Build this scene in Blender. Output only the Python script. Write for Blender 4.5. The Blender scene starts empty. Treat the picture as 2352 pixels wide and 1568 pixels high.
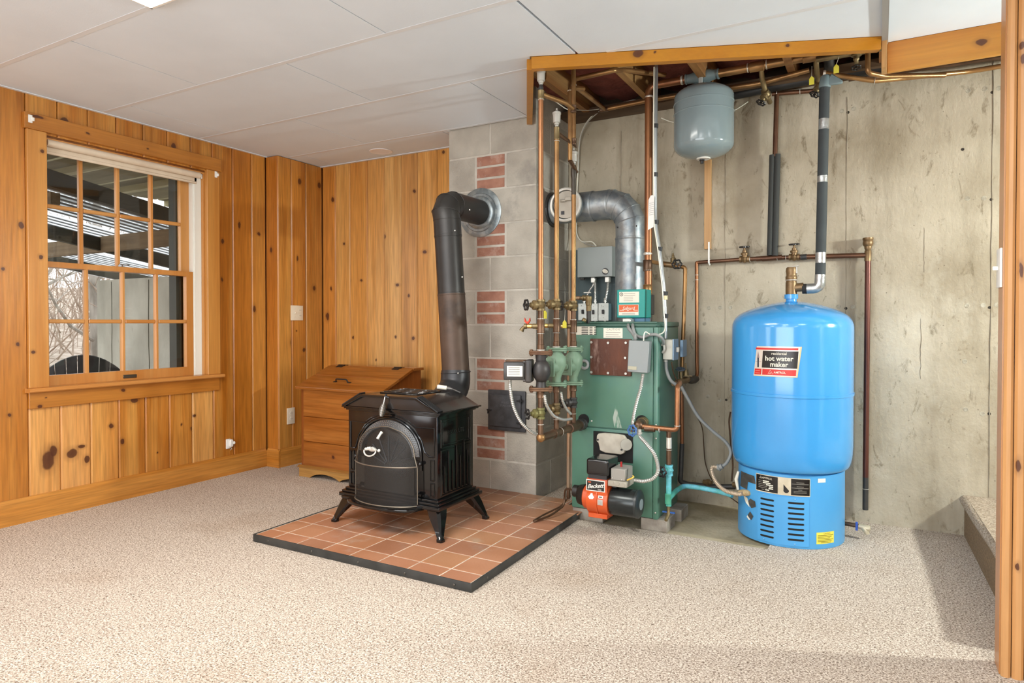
import bpy, bmesh, math, random
from mathutils import Vector, Matrix

SC = bpy.context.scene
COL = SC.collection
random.seed(7)

# ---------------------------------------------------------------- camera
cam_d = bpy.data.cameras.new('camera')
cam = bpy.data.objects.new('camera', cam_d)
COL.objects.link(cam)
cam.location = (0.0, 0.0, 1.03)
cam.rotation_euler = (math.radians(90 - 0.8173), 0.0, math.radians(29.246))
cam_d.sensor_fit = 'HORIZONTAL'
cam_d.sensor_width = 36.0
cam_d.lens = 36.0 * 1510.2 / 2352.0
cam_d.shift_y = -21.4 / 2352.0
cam_d.clip_start = 0.05
cam_d.clip_end = 200
SC.camera = cam

# ---------------------------------------------------------------- world, lamps, exposure
world = bpy.data.worlds.new('world')
SC.world = world
world.use_nodes = True
wn = world.node_tree.nodes
bg = wn['Background']
bg.inputs[0].default_value = (0.93, 0.96, 1.0, 1)
bg.inputs[1].default_value = 1.7

def area(name, loc, target, sx, sy, power, col=(1, 1, 1)):
    d = bpy.data.lights.new(name, 'AREA')
    d.shape = 'RECTANGLE'
    d.size, d.size_y, d.energy, d.color = sx, sy, power, col
    o = bpy.data.objects.new(name, d)
    COL.objects.link(o)
    o.location = loc
    o.rotation_euler = (Vector(target) - Vector(loc)).to_track_quat('-Z', 'Y').to_euler()
    return o

# glazed doors in the wall behind the camera, a side window out of the picture, and the lamp over the stairs
area('daylight_doors', (-1.0, -2.9, 1.15), (-1.2, 3.0, 1.9), 3.6, 2.0, 92, (0.90, 0.96, 1.0))
area('daylight_window', (-3.8, -0.9, 1.4), (0.5, 0.6, 0.8), 1.6, 1.2, 16, (0.92, 0.97, 1.0))
area('stair_lamp', (1.85, 3.10, 1.55), (0.2, 3.60, 0.9), 0.14, 0.14, 34, (0.95, 1.0, 0.95))
# lamps set in the ceiling
for i, (lx, ly) in enumerate([(-0.6, 0.3), (0.9, 0.9), (-0.9, -1.4), (-2.8, -1.0), (0.9, -1.2)]):
    area('ceiling_lamp', (lx, ly, 2.19), (lx, ly + 0.0001, 0.0), 0.5, 0.5, 8, (0.95, 0.98, 1.0))

SC.view_settings.view_transform = 'Standard'
SC.view_settings.look = 'None'
SC.view_settings.gamma = 1.0
SC.view_settings.use_curve_mapping = False
SC.view_settings.exposure = 0.78
SC.cycles.max_bounces = 6
SC.cycles.use_light_tree = False
SC.cycles.diffuse_bounces = 3
SC.cycles.glossy_bounces = 3
SC.cycles.caustics_reflective = False
SC.cycles.caustics_refractive = False

# ---------------------------------------------------------------- materials
def lin(c):
    r = []
    for v in c:
        v /= 255.0
        r.append(v / 12.92 if v <= 0.04045 else ((v + 0.055) / 1.055) ** 2.4)
    return tuple(r) + (1.0,)

MATS = {}
def nd(nt, t, **kw):
    n = nt.nodes.new(t)
    for k, v in kw.items():
        setattr(n, k, v)
    return n

def mat(name, c, rough=0.5, metal=0.0, c2=None, scale=8.0, bump=0.0, bscale=None, coat=0.0, stretch=None, spec=None, sharp=(0.35, 0.65), detail=5.0, c3=None, c3_at=(0.62, 0.7), c3_scale=3.0, emit=None, trans=0.0):
    """principled surface whose colour wanders between c and c2 (and stains of c3)"""
    if name in MATS:
        return MATS[name]
    m = bpy.data.materials.new(name)
    m.use_nodes = True
    nt = m.node_tree
    b = nt.nodes['Principled BSDF']
    b.inputs['Base Color'].default_value = lin(c)
    b.inputs['Roughness'].default_value = rough
    b.inputs['Metallic'].default_value = metal
    if coat:
        b.inputs['Coat Weight'].default_value = coat
        b.inputs['Coat Roughness'].default_value = 0.08
    if spec is not None:
        b.inputs['Specular IOR Level'].default_value = spec
    if trans:
        b.inputs['Transmission Weight'].default_value = trans
    if emit:
        b.inputs['Emission Color'].default_value = lin(c)
        b.inputs['Emission Strength'].default_value = emit
    geo = nd(nt, 'ShaderNodeNewGeometry')
    vec = geo.outputs['Position']
    if stretch:
        mp = nd(nt, 'ShaderNodeMapping')
        mp.inputs['Scale'].default_value = stretch
        nt.links.new(vec, mp.inputs['Vector'])
        vec = mp.outputs['Vector']
    last = None
    if c2:
        no = nd(nt, 'ShaderNodeTexNoise')
        no.inputs['Scale'].default_value = scale
        no.inputs['Detail'].default_value = detail
        nt.links.new(vec, no.inputs['Vector'])
        mr = nd(nt, 'ShaderNodeMapRange')
        mr.inputs[1].default_value, mr.inputs[2].default_value = sharp
        nt.links.new(no.outputs['Fac'], mr.inputs[0])
        mx = nd(nt, 'ShaderNodeMix', data_type='RGBA')
        mx.inputs[6].default_value = lin(c)
        mx.inputs[7].default_value = lin(c2)
        nt.links.new(mr.outputs[0], mx.inputs[0])
        last = mx.outputs[2]
        if c3:
            n3 = nd(nt, 'ShaderNodeTexNoise')
            n3.inputs['Scale'].default_value = c3_scale
            n3.inputs['Detail'].default_value = 8
            n3.inputs['Roughness'].default_value = 0.7
            nt.links.new(vec, n3.inputs['Vector'])
            m3 = nd(nt, 'ShaderNodeMapRange')
            m3.inputs[1].default_value, m3.inputs[2].default_value = c3_at
            nt.links.new(n3.outputs['Fac'], m3.inputs[0])
            x3 = nd(nt, 'ShaderNodeMix', data_type='RGBA')
            x3.inputs[7].default_value = lin(c3)
            nt.links.new(last, x3.inputs[6])
            nt.links.new(m3.outputs[0], x3.inputs[0])
            last = x3.outputs[2]
        nt.links.new(last, b.inputs['Base Color'])
    if bump:
        nb = nd(nt, 'ShaderNodeTexNoise')
        nb.inputs['Scale'].default_value = bscale or scale * 6
        nb.inputs['Detail'].default_value = 6
        nt.links.new(vec, nb.inputs['Vector'])
        bp = nd(nt, 'ShaderNodeBump')
        bp.inputs['Strength'].default_value = bump
        bp.inputs['Distance'].default_value = 0.01
        nt.links.new(nb.outputs['Fac'], bp.inputs['Height'])
        nt.links.new(bp.outputs['Normal'], b.inputs['Normal'])
    MATS[name] = m
    return m

def pine(name, ca, cb, axis='z', knots=(), plane='yz', rough=0.32, rand_knots=True, vary=0.75, grain=0.95, kmin=0.075):
    """clear-coated knotty pine: grain along axis, scattered knots, and named knots at (u, v, ru, rv)"""
    if name in MATS:
        return MATS[name]
    m = bpy.data.materials.new(name)
    m.use_nodes = True
    nt = m.node_tree
    L = nt.links.new
    b = nt.nodes['Principled BSDF']
    b.inputs['Roughness'].default_value = rough
    b.inputs['Coat Weight'].default_value = 0.12
    b.inputs['Coat Roughness'].default_value = 0.18
    geo = nd(nt, 'ShaderNodeNewGeometry')
    oi = nd(nt, 'ShaderNodeObjectInfo')
    mul = nd(nt, 'ShaderNodeMath', operation='MULTIPLY')
    mul.inputs[1].default_value = 53.0
    L(oi.outputs['Random'], mul.inputs[0])
    add = nd(nt, 'ShaderNodeVectorMath', operation='ADD')
    L(geo.outputs['Position'], add.inputs[0])
    L(mul.outputs[0], add.inputs[1])
    mp = nd(nt, 'ShaderNodeMapping')
    st = {'x': (0.055, 1, 1), 'y': (1, 0.055, 1), 'z': (1, 1, 0.055)}[axis]
    mp.inputs['Scale'].default_value = st
    L(add.outputs[0], mp.inputs['Vector'])
    n1 = nd(nt, 'ShaderNodeTexNoise')
    n1.inputs['Scale'].default_value = 95
    n1.inputs['Detail'].default_value = 2
    L(mp.outputs[0], n1.inputs['Vector'])
    n2 = nd(nt, 'ShaderNodeTexNoise')
    n2.inputs['Scale'].default_value = 13
    n2.inputs['Detail'].default_value = 3
    n2.inputs['Distortion'].default_value = 0.6
    L(mp.outputs[0], n2.inputs['Vector'])
    mx = nd(nt, 'ShaderNodeMix', data_type='RGBA')
    mx.inputs[6].default_value = lin(ca)
    mx.inputs[7].default_value = lin(cb)
    r2 = nd(nt, 'ShaderNodeMapRange')
    r2.inputs[1].default_value, r2.inputs[2].default_value = 0.32, 0.68
    # board tone: shift the mix by the board's own random number
    rv = nd(nt, 'ShaderNodeMath', operation='MULTIPLY_ADD')
    rv.inputs[1].default_value = vary
    rv.inputs[2].default_value = -vary / 2
    L(oi.outputs['Random'], rv.inputs[0])
    ad = nd(nt, 'ShaderNodeMath', operation='ADD', use_clamp=True)
    L(n2.outputs['Fac'], r2.inputs[0])
    L(r2.outputs[0], ad.inputs[0])
    L(rv.outputs[0], ad.inputs[1])
    L(ad.outputs[0], mx.inputs[0])
    r1 = nd(nt, 'ShaderNodeMapRange')
    r1.inputs[1].default_value, r1.inputs[2].default_value = 0.3, 0.75
    r1.inputs[3].default_value, r1.inputs[4].default_value = 1.06, 1.06 - 0.38 * grain
    L(n1.outputs['Fac'], r1.inputs[0])
    hs = nd(nt, 'ShaderNodeHueSaturation')
    L(r1.outputs[0], hs.inputs['Value'])
    L(mx.outputs[2], hs.inputs['Color'])
    last = hs.outputs[0]

    def knot(dist, last):
        cr = nd(nt, 'ShaderNodeValToRGB')
        e = cr.color_ramp.elements
        e[0].position, e[0].color = 0.0, (0.95, 0.95, 0.95, 1)
        e[1].position, e[1].color = 1.0, (0, 0, 0, 1)
        k = e.new(0.40); k.color = (0.9, 0.9, 0.9, 1)
        k = e.new(0.52); k.color = (0.28, 0.28, 0.28, 1)
        L(dist, cr.inputs[0])
        xm = nd(nt, 'ShaderNodeMix', data_type='RGBA')
        xm.inputs[7].default_value = lin((74, 34, 20))
        L(last, xm.inputs[6])
        L(cr.outputs[0], xm.inputs[0])
        return xm.outputs[2]

    if rand_knots:
        mk = nd(nt, 'ShaderNodeMapping')
        mk.inputs['Scale'].default_value = {'x': (3.2, 4.2, 4.2), 'y': (4.2, 3.2, 4.2), 'z': (4.2, 4.2, 3.0)}[axis]
        L(add.outputs[0], mk.inputs['Vector'])
        vo = nd(nt, 'ShaderNodeTexVoronoi')
        vo.inputs['Scale'].default_value = 1.0
        L(mk.outputs[0], vo.inputs['Vector'])
        kr = nd(nt, 'ShaderNodeMapRange')
        kr.inputs[1].default_value, kr.inputs[2].default_value = 0.0, kmin * 2
        L(vo.outputs['Distance'], kr.inputs[0])
        last = knot(kr.outputs[0], last)
    if knots:
        sp = nd(nt, 'ShaderNodeSeparateXYZ')
        nz = nd(nt, 'ShaderNodeTexNoise')
        nz.inputs['Scale'].default_value = 22
        wob = nd(nt, 'ShaderNodeVectorMath', operation='MULTIPLY_ADD')
        wob.inputs[1].default_value = (0.018, 0.018, 0.018)
        L(geo.outputs['Position'], nz.inputs['Vector'])
        L(nz.outputs['Color'], wob.inputs[0])
        L(geo.outputs['Position'], wob.inputs[2])
        L(wob.outputs[0], sp.inputs[0])
        for (u, v, ru, rv_) in knots:
            c = nd(nt, 'ShaderNodeCombineXYZ')
            for j, (ax, p0, rr) in enumerate(((plane[0], u, ru), (plane[1], v, rv_))):
                s = nd(nt, 'ShaderNodeMath', operation='SUBTRACT')
                L(sp.outputs['xyz'.index(ax)], s.inputs[0])
                s.inputs[1].default_value = p0 + 0.009
                d = nd(nt, 'ShaderNodeMath', operation='DIVIDE')
                L(s.outputs[0], d.inputs[0])
                d.inputs[1].default_value = rr * 2.1
                L(d.outputs[0], c.inputs[j])
            ln = nd(nt, 'ShaderNodeVectorMath', operation='LENGTH')
            L(c.outputs[0], ln.inputs[0])
            last = knot(ln.outputs['Value'], last)
    L(last, b.inputs['Base Color'])
    bp = nd(nt, 'ShaderNodeBump')
    bp.inputs['Strength'].default_value = 0.06
    bp.inputs['Distance'].default_value = 0.004
    L(n1.outputs['Fac'], bp.inputs['Height'])
    L(bp.outputs['Normal'], b.inputs['Normal'])
    MATS[name] = m
    return m

# ---------------------------------------------------------------- mesh helpers
class MB:
    """collects verts and faces in world coordinates; build() links ONE mesh object"""
    def __init__(self):
        self.v, self.f, self.mi = [], [], []
        self.cur = 0
    def add(self, vs, fs):
        o = len(self.v)
        self.v += [tuple(p) for p in vs]
        for f in fs:
            self.f.append([i + o for i in f])
            self.mi.append(self.cur)
        return self
    def box(self, a, b):
        x0, y0, z0 = [min(a[i], b[i]) for i in range(3)]
        x1, y1, z1 = [max(a[i], b[i]) for i in range(3)]
        return self.add([(x0, y0, z0), (x1, y0, z0), (x1, y1, z0), (x0, y1, z0), (x0, y0, z1), (x1, y0, z1), (x1, y1, z1), (x0, y1, z1)],
                        [(0, 3, 2, 1), (4, 5, 6, 7), (0, 1, 5, 4), (1, 2, 6, 5), (2, 3, 7, 6), (3, 0, 4, 7)])
    def cbox(self, c, s):
        return self.box([c[i] - s[i] / 2 for i in range(3)], [c[i] + s[i] / 2 for i in range(3)])
    def obox(self, c, s, rot):
        """box of size s about c turned by the Euler angles rot"""
        R = Matrix.Rotation(rot[2], 3, 'Z') @ Matrix.Rotation(rot[1], 3, 'Y') @ Matrix.Rotation(rot[0], 3, 'X')
        n = len(self.v)
        self.cbox((0, 0, 0), s)
        for i in range(n, len(self.v)):
            self.v[i] = tuple(R @ Vector(self.v[i]) + Vector(c))
        return self
    def prism(self, poly, d, close=True):
        """polygon of 3d points extruded by vector d"""
        n = len(poly)
        d = Vector(d)
        vs = [Vector(p) for p in poly] + [Vector(p) + d for p in poly]
        fs = [tuple(range(n))[::-1], tuple(range(n, 2 * n))] + [(i, (i + 1) % n, (i + 1) % n + n, i + n) for i in range(n)]
        return self.add(vs, fs)
    def frame(self, d):
        d = Vector(d).normalized()
        a = Vector((0, 0, 1)) if abs(d.z) < 0.9 else Vector((1, 0, 0))
        u = d.cross(a).normalized()
        return d, u, d.cross(u).normalized()
    def cyl(self, p0, p1, r0, r1=None, seg=16, caps=True):
        r1 = r0 if r1 is None else r1
        p0, p1 = Vector(p0), Vector(p1)
        d, u, w = self.frame(p1 - p0)
        vs = []
        for p, r in ((p0, r0), (p1, r1)):
            for i in range(seg):
                t = 2 * math.pi * i / seg
                vs.append(p + r * (math.cos(t) * u + math.sin(t) * w))
        fs = [(i, (i + 1) % seg, (i + 1) % seg + seg, i + seg) for i in range(seg)]
        if caps:
            fs += [tuple(range(seg))[::-1], tuple(range(seg, 2 * seg))]
        return self.add(vs, fs)
    def lathe(self, p0, d, prof, seg=24, caps=True):
        """profile of (distance along d, radius) turned about the axis"""
        p0 = Vector(p0)
        d, u, w = self.frame(d)
        vs, fs = [], []
        for (h, r) in prof:
            for i in range(seg):
                t = 2 * math.pi * i / seg
                vs.append(p0 + d * h + max(r, 1e-5) * (math.cos(t) * u + math.sin(t) * w))
        for k in range(len(prof) - 1):
            for i in range(seg):
                j = (i + 1) % seg
                fs.append((k * seg + i, k * seg + j, (k + 1) * seg + j, (k + 1) * seg + i))
        if caps:
            fs += [tuple(range(seg))[::-1], tuple(range((len(prof) - 1) * seg, len(prof) * seg))]
        return self.add(vs, fs)
    def tube(self, pts, r, seg=10, bend=0.0, n=4, caps=True):
        """round tube along points; corners rounded to radius bend"""
        P = [Vector(p) for p in pts]
        if bend:
            Q = [P[0]]
            RL = list(r) if isinstance(r, (list, tuple)) else None
            RQ = [RL[0]] if RL else None
            for i in range(1, len(P) - 1):
                a, b, c = P[i - 1], P[i], P[i + 1]
                k = min(bend, (a - b).length * 0.49, (c - b).length * 0.49)
                s, e = b + (a - b).normalized() * k, b + (c - b).normalized() * k
                for j in range(n + 1):
                    t = j / n
                    Q.append(s * (1 - t) ** 2 + b * 2 * t * (1 - t) + e * t * t)
                    if RL: RQ.append(RL[i])
            P = Q + [P[-1]]
            if RL: r = RQ + [RL[-1]]
        R = r if isinstance(r, (list, tuple)) else [r] * len(P)
        d, u, w = self.frame(P[1] - P[0])
        vs, fs = [], []
        for i, p in enumerate(P):
            if i == 0: t = P[1] - P[0]
            elif i == len(P) - 1: t = P[-1] - P[-2]
            else: t = (P[i + 1] - P[i]).normalized() + (P[i] - P[i - 1]).normalized()
            if t.length < 1e-9: t = P[i] - P[i - 1]
            t.normalize()
            u = (u - t * u.dot(t)).normalized()
            w = t.cross(u)
            for k in range(seg):
                a = 2 * math.pi * k / seg
                vs.append(p + R[i] * (math.cos(a) * u + math.sin(a) * w))
        for i in range(len(P) - 1):
            for k in range(seg):
                j = (k + 1) % seg
                fs.append((i * seg + k, i * seg + j, (i + 1) * seg + j, (i + 1) * seg + k))
        if caps:
            fs += [tuple(range(seg))[::-1], tuple(range((len(P) - 1) * seg, len(P) * seg))]
        return self.add(vs, fs)
    def ball(self, c, r, seg=12, rings=8, sc=(1, 1, 1)):
        c = Vector(c)
        vs, fs = [], []
        for i in range(rings + 1):
            th = math.pi * i / rings
            for k in range(seg):
                a = 2 * math.pi * k / seg
                rr = max(math.sin(th), 1e-4)
                vs.append(c + Vector((r * sc[0] * rr * math.cos(a), r * sc[1] * rr * math.sin(a), r * sc[2] * math.cos(th))))
        for i in range(rings):
            for k in range(seg):
                j = (k + 1) % seg
                fs.append((i * seg + k, (i + 1) * seg + k, (i + 1) * seg + j, i * seg + j))
        return self.add(vs, fs)
    def torus(self, c, d, R, r, seg=24, s2=8, a0=0.0, a1=2 * math.pi):
        c = Vector(c)
        d, u, w = self.frame(d)
        n = seg if a1 - a0 > 6.28 else seg + 1
        pts = [c + R * (math.cos(a0 + (a1 - a0) * i / seg) * u + math.sin(a0 + (a1 - a0) * i / seg) * w) for i in range(n)]
        if n == seg: pts.append(pts[0])
        return self.tube(pts, r, s2)
    def build(self, name, m, parent=None, bevel=0.0, seg=1, smooth=40, kind=None):
        me = bpy.data.meshes.new(name)
        xs = [[p[i] for p in self.v] for i in range(3)]
        base = Vector(((min(xs[0]) + max(xs[0])) / 2, (min(xs[1]) + max(xs[1])) / 2, min(xs[2])))
        me.from_pydata([Vector(p) - base for p in self.v], [], self.f)
        ms = m if isinstance(m, (list, tuple)) else [m]
        for x in ms:
            me.materials.append(x)
        if len(ms) > 1:
            me.polygons.foreach_set('material_index', self.mi)
        bm = bmesh.new()
        bm.from_mesh(me)
        bmesh.ops.remove_doubles(bm, verts=bm.verts, dist=1e-6)
        bmesh.ops.recalc_face_normals(bm, faces=bm.faces)
        if bevel:
            es = [e for e in bm.edges if len(e.link_faces) == 2 and e.calc_face_angle(0) > 0.6]
            bmesh.ops.bevel(bm, geom=es, offset=bevel, segments=seg, affect='EDGES', profile=0.6, clamp_overlap=True)
        bm.to_mesh(me)
        bm.free()
        if smooth:
            me.polygons.foreach_set('use_smooth', [True] * len(me.polygons))
            me.set_sharp_from_angle(angle=math.radians(smooth))
        o = bpy.data.objects.new(name, me)
        COL.objects.link(o)
        o.location = base
        adopt(o, parent, base)
        if kind:
            o['kind'] = kind
        return o

WPOS = {}
def adopt(o, parent, pos):
    WPOS[o] = Vector(pos)
    if parent is not None:
        o.parent = parent
        o.matrix_parent_inverse = Matrix.Translation(-WPOS[parent])

def tag(o, label, cat, group=None):
    o['label'] = label
    o['category'] = cat
    if group:
        o['group'] = group
    return o

def thing(name, loc, label=None, cat=None, group=None, kind=None):
    o = bpy.data.objects.new(name, None)
    o.empty_display_size = 0.05
    COL.objects.link(o)
    o.location = loc
    WPOS[o] = Vector(loc)
    if label:
        tag(o, label, cat, group)
    if kind:
        o['kind'] = kind
    return o

def text_flat(s, size, align='CENTER', shear=0.0, space=1.0, bold=0.0):
    """verts (x right, y up) and faces of a line of lettering"""
    cu = bpy.data.curves.new('lettering', 'FONT')
    cu.body, cu.size, cu.align_x, cu.align_y, cu.shear, cu.space_character = s, size, align, 'CENTER', shear, space
    cu.resolution_u = 2
    cu.offset = bold
    o = bpy.data.objects.new('lettering', cu)
    COL.objects.link(o)
    dg = bpy.context.evaluated_depsgraph_get()
    me = bpy.data.meshes.new_from_object(o.evaluated_get(dg))
    vs = [v.co.copy() for v in me.vertices]
    fs = [tuple(p.vertices) for p in me.polygons]
    bpy.data.objects.remove(o)
    bpy.data.curves.remove(cu)
    bpy.data.meshes.remove(me)
    return vs, fs

def lettering(name, s, size, place, m, parent, **kw):
    """place maps (x, y) of the lettering to a world point"""
    vs, fs = text_flat(s, size, **kw)
    mb = MB()
    mb.add([place(v.x, v.y) for v in vs], fs)
    return mb.build(name, m, parent, smooth=0)

# ================================================================ the setting
XL, YW, YC, ZC, HT = -3.852, 3.84, 3.383, 2.217, 0.034
P_A, P_B = (210, 148, 70), (182, 110, 34)
PV = pine('pine_panelling', P_A, P_B, 'z', plane='yz')
PT_Y = pine('pine_trim_along', (200, 135, 59), (182, 111, 35), 'y', rand_knots=True, kmin=0.05)
PT_X = pine('pine_trim_across', (200, 135, 59), (182, 111, 35), 'x', kmin=0.05)
PT_Z = pine('pine_trim_upright', (206, 147, 75), (190, 123, 51), 'z', kmin=0.05)
PW_Z = pine('pine_window_upright', (204, 147, 83), (194, 129, 63), 'z', rand_knots=False, grain=0.3)
PW_Y = pine('pine_window_along', (204, 147, 83), (194, 129, 63), 'y', rand_knots=False, grain=0.3)

# floor: carpet laid on a concrete slab, left bare round the boiler
floor = thing('floor', (0, 0, 0), kind='structure')
def carpet_mat():
    m = bpy.data.materials.new('carpet')
    m.use_nodes = True
    nt = m.node_tree
    L = nt.links.new
    b = nt.nodes['Principled BSDF']
    b.inputs['Roughness'].default_value = 0.95
    b.inputs['Specular IOR Level'].default_value = 0.1
    geo = nd(nt, 'ShaderNodeNewGeometry')
    n1 = nd(nt, 'ShaderNodeTexNoise')
    n1.inputs['Scale'].default_value = 185
    n1.inputs['Detail'].default_value = 3
    n1.inputs['Distortion'].default_value = 0.8
    L(geo.outputs['Position'], n1.inputs['Vector'])
    cr = nd(nt, 'ShaderNodeValToRGB')
    e = cr.color_ramp.elements
    e[0].position, e[0].color = 0.33, lin((110, 94, 81))
    e[1].position, e[1].color = 0.66, lin((234, 223, 209))
    k = e.new(0.47); k.color = lin((180, 164, 148))
    L(n1.outputs['Fac'], cr.inputs[0])
    # worn brown patches
    n2 = nd(nt, 'ShaderNodeTexNoise')
    n2.inputs['Scale'].default_value = 1.5
    n2.inputs['Detail'].default_value = 5
    L(geo.outputs['Position'], n2.inputs['Vector'])
    mr = nd(nt, 'ShaderNodeMapRange')
    mr.inputs[1].default_value, mr.inputs[2].default_value = 0.56, 0.8
    mr.inputs[4].default_value = 0.45
    L(n2.outputs['Fac'], mr.inputs[0])
    mx = nd(nt, 'ShaderNodeMix', data_type='RGBA', blend_type='MULTIPLY')
    mx.inputs[7].default_value = lin((196, 168, 138))
    L(cr.outputs[0], mx.inputs[6])
    L(mr.outputs[0], mx.inputs[0])
    L(mx.outputs[2], b.inputs['Base Color'])
    bp = nd(nt, 'ShaderNodeBump')
    bp.inputs['Strength'].default_value = 0.45
    bp.inputs['Distance'].default_value = 0.005
    L(n1.outputs['Fac'], bp.inputs['Height'])
    L(bp.outputs['Normal'], b.inputs['Normal'])
    return m
CARPET = carpet_mat()
SLAB = mat('bare_slab', (206, 193, 166), 0.9, c2=(164, 149, 118), scale=3.0, bump=0.3, bscale=60, c3=(120, 108, 84), c3_at=(0.58, 0.75), c3_scale=5)
MB().prism([(-4.0, -3.2, -0.012), (2.3, -3.2, -0.012), (2.3, 3.165, -0.012), (-0.44, 3.165, -0.012), (-1.47, 3.165, -0.012), (-1.47, 3.9, -0.012), (-4.0, 3.9, -0.012)], (0, 0, 0.012)).build('carpet', CARPET, floor, smooth=0)
MB().box((-0.44, 3.165, -0.012), (2.3, 3.9, 0)).build('carpet', CARPET, floor, smooth=0)
MB().box((-4.05, -3.25, -0.10), (2.35, 3.95, -0.0125)).build('slab', SLAB, floor, smooth=0)

# ---- panelled left wall with the window opening
CORE = pine('pine_backing', (144, 96, 39), (120, 66, 24), 'z', rand_knots=False)
WO = (1.835, 2.790, 0.672, 2.008)      # window opening: y0, y1, z0, z1
wl = thing('wall_left', (XL, 0, 0), kind='structure')
core = MB()
core.box((XL - 0.20, -3.2, 0), (XL - 0.013, WO[0], 2.45)).box((XL - 0.20, WO[1], 0), (XL - 0.013, 3.9, 2.45))
core.box((XL - 0.20, WO[0], 0), (XL - 0.013, WO[1], WO[2])).box((XL - 0.20, WO[0], WO[3]), (XL - 0.013, WO[1], 2.45))
core.build('backing', CORE, wl, smooth=0)

def board(parent, a, b, face, m, z0=0.0, z1=2.212, axis='y'):
    """one V-jointed board between a and b along axis, its face at 'face' (+x or -y)"""
    t, ch, g = 0.0125, 0.0068, 0.0008
    mb = MB()
    a, b = a + g, b - g
    prof = [(a, 0), (a, t - ch), (a + ch, t), (b - ch, t), (b, t - ch), (b, 0)]
    if axis == 'y':
        poly = [(face - t + q, p, z0) for p, q in prof]
    else:
        poly = [(p, face + t - q, z0) for p, q in prof]
    mb.prism(poly, (0, 0, z1 - z0))
    return mb.build('board', m, parent, smooth=0)

LB = [-0.124, 0.031, 0.186, 0.341, 0.496, 0.651, 0.806, 0.961, 1.117, 1.272, 1.428, 1.586, 1.746, 1.898, 2.053, 2.208, 2.367, 2.520, 2.677, 2.830, 2.987, 3.142, 3.263]
# knots that stand out in single boards (y, z, radius y, radius z)
KN = {12: [(1.835, .300, .030, .050), (1.862, .345, .018, .030)], 13: [(1.955, .315, .028, .026), (2.030, .270, .014, .020), (2.005, .345, .016, .010)],
      14: [(2.165, .435, .012, .014)], 15: [(2.225, .340, .012, .016), (2.300, .570, .022, .014)], 16: [(2.44, .235, .006, .006)], 17: [(2.600, .385, .006, .009), (2.668, .350, .007, .012)],
      18: [(2.69, .432, .010, .010)], 19: [(2.90, 1.32, .008, .014), (2.905, 1.575, .010, .016)], 20: [(3.04, 1.70, .009, .022)], 21: [(3.16, 1.13, .012, .026), (3.2, 1.66, .012, .012)],
      11: [(1.66, .560, .010, .009), (1.70, .92, .008, .012), (1.72, 1.53, .012, .018), (1.64, 1.30, .010, .010)]}
KT = {13: [(1.93, 2.115, .020, .022)], 17: [(2.56, 2.13, .016, .022)]}
TONE = {12: ((222, 162, 92), (206, 138, 66)), 13: ((224, 164, 96), (208, 140, 70)), 11: ((198, 132, 55), (174, 104, 33)), 14: ((218, 156, 81), (200, 128, 53)), 18: ((222, 164, 93), (208, 144, 71)), 20: ((194, 122, 43), (172, 98, 25)), 21: ((208, 144, 65), (190, 120, 43))}
for i in range(len(LB) - 1):
    ca, cb = TONE.get(i, (P_A, P_B))
    m = pine('pine_board_%d' % i, ca, cb, 'z', KN.get(i, ()), 'yz', rand_knots=(i not in KN)) if (i in KN or i in TONE) else PV
    if 12 <= i <= 18:
        board(wl, LB[i], LB[i + 1], XL, m, 0, 0.640)
        board(wl, LB[i], LB[i + 1], XL, pine('pine_head_%d' % i, P_A, P_B, 'z', KT[i], 'yz', rand_knots=False) if i in KT else PV, 2.022, 2.212)
        if i == 18:
            board(wl, 2.800, LB[19], XL, m, 0.640, 2.022)
    else:
        board(wl, LB[i], LB[i + 1], XL, m)

# ---- the small return and the stretch of panelling beside the wood bin
wr = thing('wall_left_return', (-3.79, 3.263, 0), kind='structure')
MB().box((XL - 0.013, 3.2755, 0), (-3.742, 3.9, 2.45)).build('backing', CORE, wr, smooth=0)
board(wr, XL - 0.001, -3.7295, 3.263, pine('pine_return', (200, 130, 51), (182, 110, 37), 'z', [(-3.80, 1.55, .012, .02)], 'xz', rand_knots=False), axis='x')
for a, b, m in ((3.2635, 3.387, PV), (3.387, 3.525, pine('pine_narrow', (206, 138, 59), (180, 106, 35), 'z', [(3.44, 1.50, .008, .018), (3.50, .83, .012, .016), (3.43, .97, .006, .006)], 'yz')), (3.525, 3.69, PV)):
    board(wr, a, b, -3.729, m)

# ---- panelled back wall, left of the chimney
wb = thing('wall_back_panelled', (-3.0, 3.70, 0), kind='structure')
MB().box((-3.9, 3.7025, 0), (-2.346, 3.9, 2.45)).build('backing', CORE, wb, smooth=0)
BX = [-3.729, -3.594, -3.450, -3.281, -3.125, -2.967, -2.825, -2.657, -2.500, -2.3435]
BK = {1: [(-3.51, 1.62, .011, .011)], 0: [(-3.68, 1.08, .016, .03), (-3.64, 1.29, .010, .016), (-3.62, 1.96, .014, .018)], 2: [(-3.46, 1.345, .013, .013), (-3.42, .92, .008, .012), (-3.34, 1.34, .010, .010)],
      3: [(-3.20, .76, .006, .008)], 4: [(-3.12, 1.65, .010, .02), (-3.0, 1.30, .016, .012), (-3.02, .93, .010, .010)], 5: [(-2.90, 1.22, .008, .012), (-2.85, 1.95, .012, .012), (-2.86, .92, .012, .014)],
      6: [(-2.76, 1.52, .02, .012)], 7: [(-2.60, 2.19, .012, .012), (-2.52, .72, .018, .024), (-2.53, .60, .012, .014)], 8: [(-2.42, 1.74, .02, .012), (-2.37, 1.20, .010, .014)]}
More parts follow.
